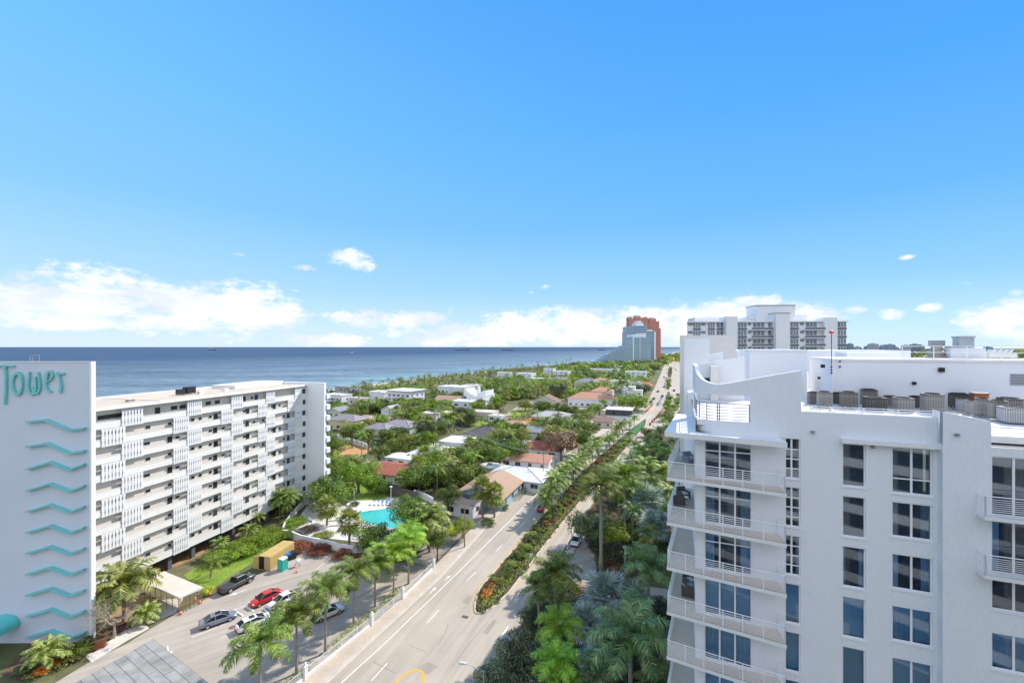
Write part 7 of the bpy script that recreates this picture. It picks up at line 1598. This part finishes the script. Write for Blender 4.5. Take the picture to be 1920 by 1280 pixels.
Y = 42.1; T = thing('street_lamp', 'grey cobra head street lamp at the bottom edge reaching over the road', 'street lamp', ((907-960)/FPX*Y, Y, 0)); hs = EYE-(1257-HOR)/FPX*Y
alu = mat('brushed_aluminium', (.48,.50,.51), .45, metal=.6); b = MB(); b.tube([(0,0,0),(0,0,hs)], [.12,.08], 10); b.build('pole', alu, T); b = MB(); b.tube([(0,0,hs-.15),(-.8,0,hs+.35),(-1.75,.1,hs+.62)], .035, 6); b.tube([(0,0,hs-.75),(-.5,0,hs+.0),(-1.1,.05,hs+.42)], .03, 6); b.build('arm', alu, T)
b = MB(); b.tube([(-1.7,.1,hs+.62),(-1.95,.12,hs+.66),(-2.35,.15,hs+.68),(-2.55,.15,hs+.66)], [.06,.13,.14,.05], 10); b.build('lamp_head', mat('lamp_head_white', (.62,.65,.66), .4), T)
def postlamp(px, py, pt, lab, globe=True):
    c = g(px, py); h = (py-pt)/FPX*c.y; T = thing('lamp_post', lab, 'lamp post', c); b = MB(); b.tube([(0,0,0),(0,0,h-.2)], .07, 8); b.box(-.15,.15,-.15,.15,0,.1); b.build('post', WHITE, T); b = MB(); b.lathe([(.05,h-.25),(.32,h-.12),(.36,h),(.25,h+.12),(0,h+.18)], 12); b.build('lamp_shade', WHITE, T)
postlamp(1172,1068,1025,'white lamp post in the forecourt bed'); postlamp(733,950,912,'white lamp post at the pool garden lawn'); postlamp(778,935,919,'small white lamp post behind the pool trees')
# pool furniture
lou = None
for i, (px, py, rz) in enumerate(((640,950,.3),(652,949,.3),(665,949,.3),(695,948,.1),(703,948,.1),(711,948,.1),(719,948,.1),(727,948,.1),(590,978,1.2),(598,985,1.2),(636,975,1.8),(633,985,1.8))):
    c = g(px, py)
    if lou is None:
        lou = thing('sun_lounger', '', 'sun lounger', c); b = MB(); b.box(-.3,.3,0,1.3,.28,.36); b.build('seat', WHITE, lou); b = MB(); b.face([(-.3,1.3,.34),(.3,1.3,.34),(.3,1.8,.8),(-.3,1.8,.8)]); b.face([(-.3,1.33,.30),(-.3,1.83,.76),(.3,1.83,.76),(.3,1.33,.30)]); b.build('backrest', WHITE, lou)
        for sx in (-.27,.27):
            for sy in (.1,1.2): b = MB(); b.box(sx-.02,sx+.02,sy-.02,sy+.02,0,.279); b.build('leg', WHITE, lou)
        T = lou
    else: T = copy_tree(lou)
    T.location = (c.x, c.y, .05); T.rotation_euler.z = rz; tag(T, 'white sun lounger on the pool deck', 'sun lounger', 'white sun loungers around the pool')
c = g(664,935); T = thing('closed_parasol', 'closed white parasol at the edge of the deck lawn', 'parasol', c); b = MB(); b.tube([(0,0,0),(0,0,2.6)], .03, 6); b.lathe([(.3,0),(.3,.06),(0,.07)], 12); b.build('pole', WHITE, T); b = MB(); b.lathe([(.14,1.1),(.18,1.4),(.10,2.4),(0,2.6)], 10); b.build('canopy', WHITE, T)
# garden swing table
c = g(848,897); T = thing('plunge_pool', 'small raised plunge pool behind the blue grey bungalow', 'plunge pool', g(852,905), -.3); b = MB(); b.box(-3,3,-1.5,-1.3,0,1.2); b.box(-3,3,1.3,1.5,0,1.2); b.box(-3,-2.8,-1.3,1.3,0,1.2); b.box(2.8,3,-1.3,1.3,0,1.2); b.build('pool_wall', WHITE, T); b = MB(); b.box(-2.8,2.8,-1.3,1.3,0,1.0); b.build('water', mat('pool_blue', (.10,.42,.55), .1), T)
# median sign, balcony furniture
c = g(996,1062); T = thing('road_sign', 'small white road sign on a post in the median', 'sign', (c.x, c.y, .15), .3); b = MB(); b.tube([(0,0,0),(0,0,2.4)], .03, 6); b.build('post', GREYM, T); b = MB(); b.box(-.3,.3,-.05,-.035,1.7,2.4); b.build('sign_plate', WHITE, T)
def chair(label, px, py, z, col, rz, kind='chair', group=None):
    c = g(px, py, z); T = thing(kind, label, 'chair' if kind != 'side_table' else 'table', (c.x, c.y, z), rz, group)
    m_ = col; b = MB()
    if kind == 'armchair':
        b.box(-.35,.35,-.35,.35,.18,.42); b.build('seat', m_, T); b = MB(); b.box(-.35,.35,.28,.38,.42,.85); b.build('backrest', m_, T)
        for sg in (-1,1): b = MB(); b.box(sg*.36-.05,sg*.36+.05,-.35,.35,.1,.62); b.build('armrest', m_, T)
        b = MB(); b.box(-.28,.28,-.3,.26,.421,.5); b.build('cushion', bpy.data.materials['cushion_grey'], T)
    elif kind == 'side_table':
        b.lathe([(0,.42),(.3,.42),(.3,.46),(0,.46)], 14); b.build('table_top', m_, T); b = MB(); b.tube([(0,0,0),(0,0,.42)], .03, 6); b.lathe([(.2,0),(.2,.02),(0,.02)], 10); b.build('leg', m_, T)
    else:
        b.box(-.25,.25,-.25,.25,.42,.46); b.build('seat', m_, T); b = MB(); b.box(-.25,.25,.22,.26,.5,.95); b.build('backrest', m_, T)
        for sx in (-.22,.22):
            for sy in (-.22,.22): b = MB(); b.box(sx-.02,sx+.02,sy-.02,sy+.02,0,.419); b.build('leg', m_, T)
    return T
mat('cushion_grey', (.55,.58,.62), .9); wick = mat('dark_wicker', (.09,.08,.075), .8); bl_ = mat('blue_grey_plastic', (.22,.25,.30), .6)
zf = lambda k: SLABZ[k]+.225
chair('blue grey armchair on the top balcony corner', 1293, 868, zf(0), bl_, .3, 'armchair'); chair('white side table on the top balcony corner', 1281, 862, zf(0), WHITE, 0, 'side_table'); chair('white chair by the rail on the top balcony', 1427, 896, zf(0), WHITE, 2.8); chair('second white chair by the rail on the top balcony', 1443, 899, zf(0), WHITE, -2.6)
chair('dark wicker armchair with grey cushion on the second balcony, rear one', 1281, 934, zf(1), wick, .2, 'armchair'); chair('dark wicker armchair with grey cushion on the second balcony, front one', 1273, 946, zf(1), wick, 2.9, 'armchair'); chair('white side table between the wicker armchairs', 1284, 942, zf(1), WHITE, 0, 'side_table'); chair('white chair at the right end of the second balcony', 1452, 982, zf(1), WHITE, 2.6)
chair('grey wicker armchair on the fourth balcony, rear one', 1293, 1096, zf(3), wick, .3, 'armchair'); chair('grey wicker armchair on the fourth balcony, front one', 1289, 1117, zf(3), wick, 2.8, 'armchair'); chair('glass topped side table on the fourth balcony', 1296, 1106, zf(3), GREYM, 0, 'side_table')
